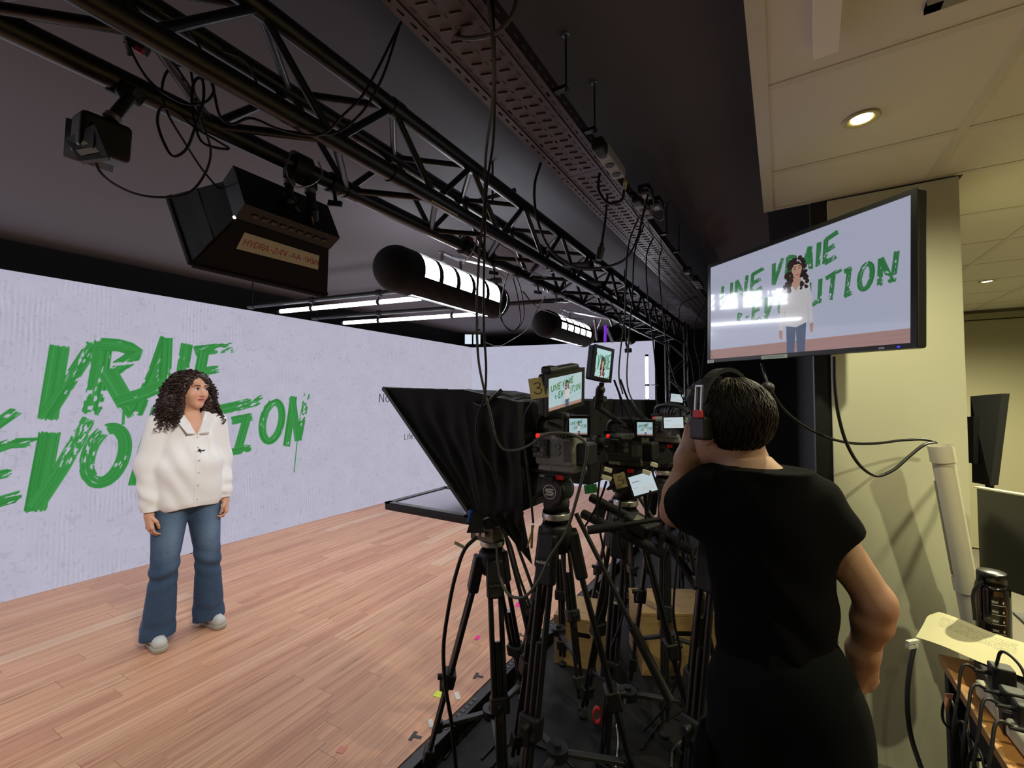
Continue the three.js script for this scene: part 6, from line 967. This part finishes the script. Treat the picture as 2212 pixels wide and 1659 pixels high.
{ // desk along the column
  const dx = 0.455, z1 = -2.14, z0 = -0.6, yt = 0.7, wood = noiseTex(256, 128, (x, y) => { const f = 34 * (fbm(x / 70, y / 5, 4) - 0.5) + 12 * (fbm(x / 18, y / 18) - 0.5); return [176 + f, 122 + f, 62 + f * 0.7]; });
  const g = thing('desk', 'wooden desk with a pale edge and black metal legs crowded with cables', 'desk', V(dx + 0.35, 0, (z0 + z1) / 2));
  wpart('desk_top', span(dx + 0.012, dx + 0.8, yt - 0.024, yt, z1, z0), M(0xffffff, { map: wood, roughness: 0.5 }), g); wpart('edge_strip', span(dx, dx + 0.012, yt - 0.026, yt + 0.001, z1, z0, 0.002), M(0xb08452, { roughness: 0.55 }), g);
  for (const [x, z] of [[dx + 0.012, z1 + 0.035], [dx + 0.72, z1 + 0.035], [dx + 0.05, z0 - 0.05], [dx + 0.72, z0 - 0.05]]) wpart('leg', span(x, x + 0.045, 0, yt - 0.024, z - 0.022, z + 0.022, 0.004), blk, g);
  wpart('modesty_panel', span(dx + 0.14, dx + 0.155, 0.12, yt - 0.03, z1 + 0.06, z0 - 0.1), M(0x4b473f, { roughness: 0.8 }), g);
  wpart('cable_basket', [span(dx + 0.05, dx + 0.13, yt - 0.2, yt - 0.19, z1 + 0.1, z0 - 0.2), span(dx + 0.05, dx + 0.055, yt - 0.2, yt - 0.13, z1 + 0.1, z0 - 0.2)], blk, g);
  // black rack unit on the desk with the sheet of paper on it
  const rk = thing('mixer_console', 'low black console on the desk under a sheet of paper', 'console', V(dx + 0.3, yt, -1.86)); rk.rotation.y = -0.1;
  mesh('chassis', box(0.5, 0.06, 0.34, 0, 0.034, 0, 0.006), blk, rk); mesh('foot', [[-0.2, -0.13], [0.2, -0.13], [-0.2, 0.13], [0.2, 0.13]].map(([x, z]) => disc(V(x, 0.003, z), UPV, 0.012, 0.006)), rubber, rk);
  const A = at(1978, 1376, 1.56), B = at(2010, 1328, 1.66), Cc = at(2230, 1395, 1.42), D = at(2230, 1470, 1.28);
  const pp = thing('paper_sheet', 'large cream paper sheet with faint printed table lying over the console', 'paper', A);
  const tx = canvas(512, 256, (k, w, h) => { k.fillStyle = '#cdc6a0'; k.fillRect(0, 0, w, h); k.fillStyle = 'rgba(70,70,60,0.35)'; for (let i = 0; i < 6; i++) { k.fillRect(70, 30 + i * 15, 380, 3); for (let j = 0; j < 26; j++) if (hash(i, j) > 0.3) k.fillRect(74 + j * 14.5, 36 + i * 15, 11 * hash(j, i + 3), 5); } });
  const gp = new THREE.BufferGeometry(), pos = [], uv = [], idx = [], n = 12; for (let i = 0; i <= n; i++) for (let j = 0; j <= n; j++) { const u = i / n, v = j / n, p = A.clone().lerp(D, u).lerp(B.clone().lerp(Cc, u), v); p.y += 0.02 * Math.pow(v, 2) * (1 - u) + 0.004 * Math.sin(u * 7); if (u < 0.12 && v > 0.8) p.addScaledVector(D.clone().sub(A), 0.06 * (0.12 - u) * (v - 0.8) * 60); pos.push(p.x, p.y, p.z); uv.push(u, v); } for (let i = 0; i < n; i++) for (let j = 0; j < n; j++) { const a = i * (n + 1) + j; idx.push(a, a + n + 1, a + 1, a + 1, a + n + 1, a + n + 2); } gp.setAttribute('position', new THREE.Float32BufferAttribute(pos, 3)); gp.setAttribute('uv', new THREE.Float32BufferAttribute(uv, 2)); gp.setIndex(idx); gp.computeVertexNormals(); wpart('sheet', gp, M(0xffffff, { map: tx, roughness: 0.85, side: THREE.DoubleSide }), pp);
  // socket strip with plugs
  const ps = at(2222, 1575, 1.14); const pw = thing('power_strip', 'white desk socket strip full of black plugs', 'power strip', V(ps.x, yt, ps.z)); pw.rotation.y = 0.05;
  mesh('housing', box(0.07, 0.05, 0.42, 0, 0.027, 0, 0.01), M(0xc9c6b4, { roughness: 0.5 }), pw); for (let k = 0; k < 5; k++) mesh('socket', disc(V(0, 0.053, -0.16 + k * 0.08), UPV, 0.022, 0.003, 18), M(0xa8a594), pw);
  for (const [k, h] of [[0, 0.07], [1, 0.045], [2, 0.055], [3, 0.04]]) { const c = thing('plug', ['tall black adapter plugged in beside the paper', 'black plug with a stiff lead in the desk socket strip', 'square black charger in the desk socket strip', 'small black plug at the end of the desk socket strip'][k], 'plug', V(ps.x, yt + 0.055, ps.z - 0.16 + k * 0.08)); mesh('casing', box(0.05, h, 0.045, 0, h / 2, 0, 0.006), blk, c); mesh('strain_relief', rod(V(-0.02, h * 0.6, 0), V(-0.06, h * 0.6, 0.005), 0.007, 0.004), rubber, c); }
  // black bottle with measuring marks
  const bp = at(2146, 1345, 1.56), bt = thing('bottle', 'black drinking bottle with white measuring marks on the desk', 'bottle', V(bp.x, yt, bp.z)); const R = 0.045, H = at(2135, 1235, 1.56).y - yt;
  mesh('bottle_body', lathe([[0, 0], [R * 0.94, 0.002], [R, 0.012], [R, H * 0.8], [R * 0.9, H * 0.86], [0, H * 0.87]], 28), P(0x0b0c0d, { roughness: 0.15, clearcoat: 0.6 }), bt); mesh('cap', lathe([[0, H * 0.86], [R * 0.88, H * 0.86], [R * 0.88, H * 0.97], [R * 0.8, H], [0, H]], 28), blkGloss, bt);
  const sc = canvas(128, 256, (k) => { k.clearRect(0, 0, 128, 256); k.fillStyle = '#0c0d0e'; k.fillRect(0, 0, 128, 256); k.fillStyle = '#c9c9c0'; k.font = 'bold 17px sans-serif'; ['500ml', '400ml', '300ml', '200ml', '100ml'].forEach((s, i) => { k.fillText(s, 6, 34 + i * 48); k.fillRect(6, 42 + i * 48, 112, 3); k.beginPath(); k.arc(98, 28 + i * 48, 7, 0, 7); k.fill(); }); });
  const va = Math.atan2(-bp.x, -bp.z); mesh('measuring_scale', new THREE.CylinderGeometry(R + 0.0004, R + 0.0004, H * 0.6, 16, 1, true, va - 0.1, 0.9).translate(0, H * 0.44, 0), M(0xffffff, { map: sc, roughness: 0.3 }), bt);
  mesh('carry_loop', tube([V(-0.03, H * 0.9, 0.03), V(-0.055, H * 0.75, 0.03), V(-0.055, H * 0.4, 0.03)], 0.005), blk, bt);
  // desk monitors beyond: one near facing away from us, one turned black panel
  const m1 = thing('computer_monitor', 'wide black computer monitor with a pale top edge standing on the desk', 'monitor', V(1.02, yt, -2.2)); const mw = 0.62; const c1 = at(2110, 1052, 1.95), c2 = at(2240, 1078, 1.75);
  const yb = yt + 0.1, hgt = (c1.y + c2.y) / 2 - yb, ax = c1.clone(); ax.y = yb; const bx2 = c2.clone().add(c2.clone().sub(c1).multiplyScalar(1.6)); bx2.y = yb;
  wpart('panel', slabFrom([ax, bx2, bx2.clone().setY(yb + hgt), ax.clone().setY(yb + hgt)], V(0.02, 0, -0.03)), blkGloss, m1); wpart('top_edge', bar(ax.clone().setY(yb + hgt + 0.004), bx2.clone().setY(yb + hgt + 0.004), 0.036, 0.006), M(0x9a9784), m1); const mm = ax.clone().add(bx2).multiplyScalar(0.5).add(V(0.03, 0, -0.05)); wpart('stand', [span(mm.x - 0.03, mm.x + 0.03, yt, yb + 0.2, mm.z - 0.015, mm.z + 0.015), span(mm.x - 0.12, mm.x + 0.12, yt, yt + 0.012, mm.z - 0.09, mm.z + 0.09)], blk, m1);
  const e = [at(2096, 856, 2.9), at(2164, 850, 2.75), at(2139, 1049, 2.75), at(2100, 1042, 2.9)], m2 = thing('wall_monitor', 'black monitor turned edge on behind the column', 'monitor', e[0]);
  wpart('panel', slabFrom(e, V(0.05, 0, -0.05)), blk, m2); wpart('back_box', bar(at(2104, 900, 2.86), at(2104, 1000, 2.86), 0.06, 0.05), blkGloss, m2); wpart('wall_arm', [rod(e[0].clone().add(e[2]).multiplyScalar(0.5).add(V(0.05, 0, -0.05)), e[0].clone().add(e[2]).multiplyScalar(0.5).add(V(0.05, -1.0, -0.05)), 0.02)], blk, m2);
  const sh = thing('storage_cabinet', 'pale wall cupboard at the far end of the office', 'cabinet', V(2.95, 0, -6.35)); mesh('carcass', box(0.9, 2.1, 0.5, 0, 1.05, 0, 0.006), M(0xb4ae8e, { roughness: 0.7 }), sh); mesh('door', box(0.44, 2.0, 0.02, -0.225, 1.05, 0.26, 0.003), M(0xbcb694), sh); mesh('door', box(0.44, 2.0, 0.02, 0.225, 1.05, 0.26, 0.003), M(0xbcb694), sh); mesh('handle', [rod(V(-0.03, 1.0, 0.285), V(-0.03, 1.15, 0.285), 0.006), rod(V(0.03, 1.0, 0.285), V(0.03, 1.15, 0.285), 0.006)], steel, sh);
  // plastic conduit leaning on the column
  const p0 = onZ(2031, 962, -2.36), p1 = onZ(2092, 1330, -2.47), cd = thing('cable_conduit', 'leaning white plastic cable conduit in front of the cream column', 'conduit', V(p1.x, 0, p1.z)); const pv = M(0xc9c5b2, { roughness: 0.45, side: THREE.DoubleSide }), foot = p0.clone().add(p1.clone().sub(p0).multiplyScalar((p0.y - 0.005) / (p0.y - p1.y))); foot.z = Math.max(foot.z, -2.49); foot.x = Math.min(foot.x, 0.45 + 0.3);
  wpart('pipe', [rod(p0, p0.clone().lerp(foot, 0.56), 0.034, 0.034, 24, true)], pv, cd); wpart('pipe', [rod(p0.clone().lerp(foot, 0.5), foot, 0.03, 0.03, 24, true)], pv, cd); wpart('sleeve', rod(p0, p0.clone().lerp(foot, 0.045), 0.0385, 0.0385, 24, true), pv, cd); wpart('sleeve', rod(p0.clone().lerp(foot, 0.36), p0.clone().lerp(foot, 0.4), 0.039, 0.039, 24, true), pv, cd); wpart('seam', bar(p0.clone().lerp(foot, 0.1).add(V(-0.035, 0, 0.003)), p0.clone().lerp(foot, 0.36).add(V(-0.035, 0, 0.003)), 0.006, 0.006), M(0x8d8a7a), cd);
  // pink ribbon hanging over the desk edge
  const rb = thing('ribbon', 'pink ribbon end hanging over the desk edge', 'ribbon', at(2060, 1500, 1.38)); wpart('cloth', slabFrom([at(2042, 1498, 1.36), at(2060, 1500, 1.36), at(2056, 1515, 1.36), at(2045, 1542, 1.36), at(2039, 1518, 1.36)], V(0, 0, -0.002)), M(0xc08a78, { roughness: 0.8 }), rb);
}
{ // boom microphone and flexible arm beside the operator
  const g = thing('boom_microphone', 'handheld style microphone on a stand behind the operator', 'microphone', V(at(1652, 850, 1.7).x, 0, at(1652, 850, 1.7).z)); wpart('grille', sph(at(1658, 838, 1.7), 0.024, 18), M(0x2e2e30, { roughness: 0.5, metalness: 0.6 }), g); wpart('handle', rod(at(1655, 848, 1.7), at(1646, 872, 1.7), 0.017, 0.013), M(0x57585a, { roughness: 0.35, metalness: 0.5 }), g); const b = at(1646, 872, 1.7); wpart('stand', [rod(b, V(b.x, 0.02, b.z), 0.01), disc(V(b.x, 0.01, b.z), UPV, 0.12, 0.02, 26)], blk, g); wpart('clip', [disc(at(1649, 990, 1.7), UPV, 0.017, 0.04)], steel, g);
  wpart('gooseneck', tube([at(1644, 885, 1.7), at(1660, 896, 1.7), at(1667, 925, 1.7), at(1660, 945, 1.7), at(1648, 950, 1.7)], 0.014), blk, g); wpart('steel_tip', tube([at(1663, 940, 1.69), at(1655, 948, 1.69), at(1646, 950, 1.69)], 0.004), steel, g);
}
// ================================================================ cables
function cable(pts, r, label, mat = cableM, group, n = 0) { const o = thing('cable', label, 'cable', pts[pts.length - 1], group); wpart('lead', tube(pts, r, n || pts.length * 8), mat, o); return o; }
const A3 = (list) => list.map(([x, y, d]) => at(x, y, d));
cable(A3([[1053, 0, 1.15], [1062, 60, 1.17], [1066, 130, 1.2], [1064, 220, 1.3], [1050, 330, 1.45], [1046, 450, 1.5], [1036, 540, 1.52], [1030, 680, 1.55], [1034, 780, 1.57], [1048, 850, 1.58], [1056, 880, 1.58], [1062, 905, 1.58], [1070, 940, 1.58], [1085, 968, 1.57], [1115, 972, 1.53], [1150, 958, 1.47], [1175, 940, 1.42], [1200, 936, 1.4], [1240, 940, 1.38], [1266, 958, 1.36], [1266, 990, 1.36], [1245, 1080, 1.36], [1222, 1150, 1.38], [1190, 1200, 1.4], [1160, 1260, 1.43], [1130, 1290, 1.46], [1100, 1285, 1.5], [1083, 1255, 1.54], [1076, 1220, 1.58], [1073, 1180, 1.6]]), 0.005, 'long grey cable dropping from the tray past the hood to the camera marked 3', cableG, undefined, 260);
cable(A3([[1064, 0, 1.2], [1068, 120, 1.24], [1066, 300, 1.42], [1052, 400, 1.48], [1046, 560, 1.52], [1045, 700, 1.55], [1050, 800, 1.56], [1046, 860, 1.55], [1032, 900, 1.55], [1030, 940, 1.55], [1045, 985, 1.56], [1062, 1010, 1.57], [1072, 1040, 1.58]]), 0.0048, 'black cable dropping from the tray and ending against the hood', cableM, undefined, 160);
cable(A3([[920, 0, 1.3], [945, 50, 1.3], [985, 78, 1.28], [1030, 82, 1.24], [1075, 68, 1.2], [1105, 35, 1.18], [1116, 0, 1.18]]), 0.006, 'braided grey cable looping below the near end of the tray', cableG);
cable(A3([[868, 45, 1.32], [850, 80, 1.3], [815, 150, 1.28], [780, 210, 1.26], [740, 250, 1.24], [700, 288, 1.25], [660, 292, 1.26], [600, 278, 1.26], [540, 255, 1.25], [500, 268, 1.22], [478, 255, 1.2], [460, 190, 1.18], [430, 100, 1.15], [390, 50, 1.12], [352, 25, 1.1]]), 0.0036, 'thin black cable swagged from the tray across the truss chords', cableM, undefined, 140);
cable(A3([[862, 60, 1.33], [820, 180, 1.3], [775, 250, 1.29], [720, 288, 1.28], [670, 285, 1.28], [620, 262, 1.28], [580, 240, 1.27], [555, 180, 1.24], [530, 130, 1.2], [480, 108, 1.18]]), 0.0036, 'second thin black cable swagged from the tray across the truss chords', cableM, undefined, 110);
cable(A3([[270, 48, 1.16], [280, 100, 1.14], [315, 165, 1.12], [360, 205, 1.1], [405, 225, 1.1], [445, 220, 1.1], [462, 195, 1.11], [450, 172, 1.12], [425, 170, 1.12], [415, 205, 1.11], [422, 270, 1.1], [440, 310, 1.1], [495, 322, 1.12], [470, 305, 1.12], [420, 275, 1.11], [385, 245, 1.1], [350, 232, 1.1], [340, 258, 1.1], [355, 310, 1.1], [375, 338, 1.1], [400, 325, 1.1], [420, 280, 1.1], [440, 210, 1.1], [432, 160, 1.11], [400, 142, 1.12], [365, 150, 1.13], [350, 190, 1.13], [360, 240, 1.14], [400, 310, 1.2], [440, 370, 1.32], [480, 415, 1.45], [510, 440, 1.55]]), 0.0033, 'tangled black cable loops hanging from the truss above the panel light', cableM, undefined, 330);
cable(A3([[1168, 352, 2.0], [1155, 400, 2.0], [1160, 470, 2.02], [1190, 540, 2.06], [1240, 575, 2.1], [1300, 578, 2.12], [1350, 560, 2.12], [1375, 520, 2.12], [1390, 460, 2.12], [1400, 420, 2.12]]), 0.006, 'black cable sagging from the tray to a connector over the truss', cableM, undefined, 100);
{
  const g = thing('cable_connector', 'black in-line connector hanging below the tray', 'connector', at(1295, 545, 2.12)); wpart('housing', [rod(at(1299, 535, 2.12), at(1293, 562, 2.12), 0.018, 0.016), rod(at(1300, 525, 2.12), at(1299, 538, 2.12), 0.011)], charcoal, g); wpart('lead', tube(A3([[1312, 420, 2.1], [1308, 470, 2.12], [1300, 527, 2.12]]), 0.006), cableM, g);
}
// leads hanging from the tray down to the cameras
[[[1360, 520, 2.6], [1352, 600, 2.6], [1350, 680, 2.6], [1340, 760, 2.5], [1337, 815, 2.4], [1345, 850, 2.3]], [[1372, 540, 2.7], [1366, 640, 2.7], [1358, 740, 2.6], [1355, 830, 2.5], [1375, 880, 2.3], [1410, 925, 2.2], [1400, 940, 2.2], [1370, 940, 2.1]], [[1398, 545, 2.9], [1400, 650, 2.9], [1412, 750, 2.9], [1418, 830, 2.9], [1418, 960, 2.8], [1405, 1060, 2.6]], [[1424, 560, 3.1], [1432, 680, 3.1], [1446, 780, 3.1], [1470, 850, 3.0], [1485, 880, 3.0]], [[1470, 660, 4.6], [1478, 730, 4.6], [1495, 790, 4.6], [1500, 850, 4.6]], [[1505, 690, 4.9], [1500, 740, 4.9], [1512, 800, 4.9], [1506, 860, 4.9]], [[1524, 720, 4.9], [1518, 790, 4.9], [1510, 850, 4.9]], [[1340, 820, 1.75], [1360, 870, 1.8], [1390, 910, 1.9], [1412, 940, 2.0]], [[1330, 830, 1.72], [1350, 880, 1.78], [1380, 930, 1.9]], [[1327, 822, 1.7], [1340, 860, 1.78], [1345, 900, 1.8]]].forEach((l, i) => cable(i < 7 ? [V(TRX1 - 0.04, TRY + 0.006, at(...l[0]).z), ...A3(l)] : A3(l), 0.0045, 'thin black lead hanging down to the cameras from the tray', cableM, 'leads hanging from the tray'));
// cables of the soft lights
cable(A3([[1080, 660, 3.0], [1088, 700, 3.0], [1110, 715, 3.0], [1130, 690, 3.0], [1128, 640, 2.9], [1115, 600, 2.85], [1100, 590, 2.8], [1085, 640, 2.9], [1082, 690, 3.0], [1105, 716, 3.0], [1122, 700, 3.0], [1118, 640, 2.9], [1108, 600, 2.8]]), 0.004, 'coiled black lead hanging beside the large tubular soft light', cableM, undefined, 120);
cable(A3([[1048, 740, 3.4], [1075, 748, 3.4], [1105, 735, 3.3], [1140, 710, 3.2], [1160, 670, 3.1], [1178, 640, 3.0]]), 0.004, 'thin black lead sagging below the coil to the truss', cableM);
cable(A3([[1130, 630, 2.9], [1150, 655, 3.0], [1190, 675, 3.9], [1215, 685, 4.1], [1260, 690, 4.2]]), 0.0045, 'black lead running to the tubular soft light behind the monitor', cableM);
{ // bright tangle and steel fittings at the truss joint
  const wires = [[[990, 520, 2.35], [1005, 505, 2.3], [1020, 500, 2.3], [1030, 515, 2.3], [1020, 545, 2.3], [1000, 570, 2.4]], [[1000, 500, 2.35], [1012, 530, 2.3], [1035, 555, 2.3], [1070, 580, 2.35], [1090, 600, 2.4]], [[1040, 505, 2.3], [1075, 525, 2.3], [1110, 550, 2.4], [1125, 575, 2.5], [1180, 600, 2.7]]];
  wires.forEach((l, i) => cable(A3(l), 0.0036, ['pale wire curled at the truss joint over the large soft light', 'pale wire hanging under the truss joint', 'pale wire running along the truss from the joint'][i], cableW));
  const g = thing('truss_clamp', 'black clamp with a red insert at the truss joint', 'clamp', at(1012, 520, 2.35)); wpart('jaw', [disc(V(TX, TY, at(990, 530, 2.35).z), V(0, 0, 1), 0.042, 0.07), bar(at(1000, 505, 2.35), at(1030, 540, 2.35), 0.03, 0.03)], blk, g); wpart('red_insert', sph(at(1017, 518, 2.3), 0.014), M(0x7a1418), g); for (const k of [0, 1, 2]) wpart('fin', bar(at(993 + 4 * k, 500, 2.35), at(995 + 4 * k, 520, 2.35), 0.006, 0.012), blk, g);
  const v = thing('light_fixture', 'small fixture with a violet strip hanging from the far truss', 'studio light', at(1310, 720, 4.3)); wpart('casing', [bar(at(1322, 705, 4.3), at(1335, 735, 4.3), 0.09, 0.12, UPV, 0.01)], blk, v); wpart('violet_strip', bar(at(1308, 703, 4.25), at(1307, 738, 4.25), 0.02, 0.02), M(0x7030b0, { emissive: 0x8a30e0, emissiveIntensity: 0.7 }), v); wpart('yoke', [rod(at(1318, 690, 4.3), at(1325, 710, 4.3), 0.012), rod(at(1285, 690, 4.2), at(1290, 735, 4.3), 0.012), rod(at(1300, 690, 4.2), at(1287, 720, 4.3), 0.008)], steel, v);
  const c2 = thing('action_camera', 'small black camera on an articulated arm below the far truss', 'camera', at(1362, 735, 3.6)); wpart('casing', bar(at(1358, 728, 3.6), at(1368, 742, 3.6), 0.05, 0.04, UPV, 0.006), blk, c2); wpart('arm', [rod(at(1352, 705, 3.6), at(1352, 740, 3.6), 0.007), rod(at(1352, 740, 3.6), at(1357, 757, 3.6), 0.009), disc(at(1357, 757, 3.6), V(1, 0, 0), 0.018, 0.05), rod(V(TX + 0.2, TY, at(1345, 690, 3.6).z), at(1352, 710, 3.6), 0.007)], blk, c2);
  for (const [x, y, d] of [[1085, 612, 2.5], [1185, 630, 2.95], [1218, 655, 3.2], [735, 385, 1.62]]) { const q = thing('truss_clamp', 'black hook clamp with wing nut gripping the truss chord', 'clamp', at(x, y, d), 'hook clamps along the truss'); const z = at(x, y, d).z; wpart('jaw', disc(V(TX, TY, z), V(0, 0, 1), 0.036, 0.045), blk, q); wpart('wing_nut', [rod(V(TX, TY - 0.03, z), V(TX + 0.01, TY - 0.075, z), 0.007), bar(V(TX - 0.02, TY - 0.07, z + 0.01), V(TX + 0.03, TY - 0.08, z - 0.01), 0.01, 0.02)], blk, q); }
  for (const [a, b] of [[[1220, 577, 2.9], [1275, 572, 2.75]], [[1262, 612, 3.4], [1302, 615, 3.25]]]) { const q = thing('spigot_arm', 'black tubular arm clamped across the truss', 'arm', at(...a), 'arms clamped across the truss'); wpart('tube', rod(at(...a), at(...b), 0.024, 0.024, 14), blk, q); wpart('end_cap', disc(at(...b), at(...b).sub(at(...a)), 0.026, 0.02, 14), rubber, q); }
}
// television leads, looping to the conduit
cable(A3([[1802, 770, 1.75], [1803, 830, 1.75], [1812, 900, 1.75], [1830, 960, 1.75], [1862, 1010, 1.77], [1895, 1028, 1.78], [1930, 1015, 1.78], [1965, 985, 1.78], [1995, 962, 1.78], [2020, 958, 1.8], [2033, 966, 1.8]]), 0.0062, 'thick black cable looping from the television down and up into the conduit', cableM, undefined, 120);
cable(A3([[1645, 785, 1.95], [1660, 830, 1.9], [1690, 880, 1.88], [1730, 915, 1.85], [1780, 942, 1.82], [1830, 956, 1.8], [1890, 958, 1.8], [1950, 951, 1.8], [2000, 950, 1.8], [2022, 957, 1.8], [2030, 966, 1.8]]), 0.0055, 'black cable running from below the television straight into the conduit', cableM, undefined, 110);
// leads on the desk and the prompter
cable(A3([[1976, 1392, 1.5], [1966, 1440, 1.48], [1960, 1510, 1.46], [1968, 1590, 1.44], [1990, 1659, 1.4]]), 0.007, 'black cable with white tags hanging off the desk corner', cableM);
{ const t = thing('cable_tag', 'pair of white tags clipped to the cable at the desk corner', 'tag', at(1972, 1390, 1.5)); wpart('tag', bar(at(1960, 1388, 1.49), at(1982, 1384, 1.5), 0.012, 0.01), M(0xd0d0c4), t); wpart('tag', bar(at(1960, 1398, 1.49), at(1980, 1395, 1.5), 0.012, 0.01), M(0xd0d0c4), t); }
{ // leads from the plugs over the desk edge, and slack loops below it
  const yt = 0.7, ps = at(2222, 1575, 1.14); seed = 77;
  for (let k = 0; k < 4; k++) { const z = ps.z - 0.16 + k * 0.08, x = ps.x - 0.05, h = yt + 0.055 + [0.07, 0.045, 0.055, 0.04][k] * 0.6; cable([V(x, h, z), V(x - 0.03, h + 0.012, z + 0.01), V(0.425, yt + 0.03, z + 0.05), V(0.405, yt - 0.06, z + 0.08), V(0.415, yt - 0.22, z + 0.06), V(0.43, yt - 0.42, z + 0.02), V(0.44, 0.02, z)], 0.0042, 'black lead from a desk plug hanging over the wooden desk edge', cableM, 'leads from the desk plugs', 70); }
  for (let k = 0; k < 7; k++) { const z = -2.02 + k * 0.11, a = rr(0.02, 0.12), r = rr(0.0032, 0.0058); cable([V(0.5, yt - 0.19, z), V(0.44, yt - 0.12 - a, z + 0.02), V(0.425, yt - 0.05 - a * 0.5, z + 0.07), V(0.43, yt - 0.03, z + 0.13), V(0.438, yt - 0.1 - a, z + 0.2), V(0.445, yt - 0.3 - a, z + 0.17), V(0.45, 0.02, z + 0.1)], r, 'black slack lead looping below the wooden desk edge', cableM, 'slack leads below the desk', 70); }
  cable([V(ps.x - 0.01, yt + 0.125, ps.z - 0.16), V(ps.x, yt + 0.17, ps.z - 0.15), V(ps.x + 0.02, yt + 0.16, ps.z - 0.1), V(ps.x + 0.03, yt + 0.05, ps.z - 0.04), V(ps.x + 0.045, yt + 0.006, ps.z + 0.06)], 0.004, 'thin black lead arching over the tall adapter beside the paper', cableM, undefined, 50);
}
cable(A3([[1030, 1160, 1.62], [1005, 1185, 1.6], [985, 1240, 1.58], [968, 1320, 1.58], [958, 1400, 1.6], [962, 1480, 1.62], [975, 1560, 1.66], [985, 1659, 1.7]]), 0.0072, 'thick black cable running down the teleprompter tripod to the floor', cableM, undefined, 90);
cable(A3([[1085, 1135, 1.7], [1105, 1150, 1.7], [1125, 1200, 1.66], [1150, 1270, 1.6], [1165, 1320, 1.56]]), 0.006, 'black cable from the prompter rail to the camera tripod', cableM);
cable(A3([[1080, 1140, 1.7], [1100, 1170, 1.68], [1120, 1240, 1.64], [1145, 1310, 1.6]]), 0.005, 'second black cable below the prompter rail', cableM);
cable(A3([[1150, 870, 1.5], [1135, 895, 1.5], [1132, 950, 1.5], [1140, 1020, 1.5], [1148, 1090, 1.5], [1152, 1130, 1.5]]), 0.004, 'thin black lead hanging behind the hood at the camera side', cableM);
[[[1300, 1000, 1.6], [1290, 1100, 1.6], [1305, 1200, 1.62], [1310, 1280, 1.66], [1290, 1350, 1.7]], [[1340, 1080, 1.6], [1335, 1150, 1.62], [1352, 1240, 1.66], [1345, 1330, 1.7], [1320, 1400, 1.75]], [[1405, 1060, 1.6], [1395, 1120, 1.62], [1390, 1180, 1.66], [1400, 1240, 1.7]], [[1310, 1040, 1.6], [1300, 1070, 1.62], [1280, 1110, 1.68], [1262, 1140, 1.7]], [[1470, 1150, 1.5], [1460, 1240, 1.5], [1455, 1330, 1.52], [1470, 1420, 1.56], [1440, 1520, 1.7], [1390, 1580, 1.9]]].forEach((l) => cable(A3(l), 0.004, 'thin black lead hanging among the tripods', cableM, 'leads among the tripods'));
// coils and runs lying on the black floor
const floorRun = (pts, r, label, mat, group) => cable(pts.map(([x, y]) => onY(x, y, r)), r, label, mat, group);
floorRun([[960, 1640], [1010, 1575], [1060, 1540], [1090, 1560], [1075, 1600], [1040, 1640]], 0.005, 'black cable looping over the floor under the tripods', cableM, 'cables on the floor');
floorRun([[1060, 1659], [1110, 1600], [1160, 1610], [1220, 1640], [1240, 1659]], 0.005, 'black cable looping over the floor under the tripods', cableM, 'cables on the floor');
floorRun([[1330, 1659], [1335, 1600], [1330, 1540], [1345, 1500]], 0.004, 'pale grey cable lying on the floor by the red strap', cableW);
floorRun([[1385, 1620], [1430, 1560], [1480, 1530], [1500, 1500], [1480, 1470], [1440, 1490], [1435, 1530], [1480, 1560], [1520, 1540]], 0.005, 'coiled black cable on the floor beside the operator', cableM);
floorRun([[1450, 1659], [1455, 1620], [1480, 1600], [1510, 1615], [1520, 1659]], 0.006, 'grey cable coil on the floor at the feet of the operator', cableG);
renderer.render(scene, camera);
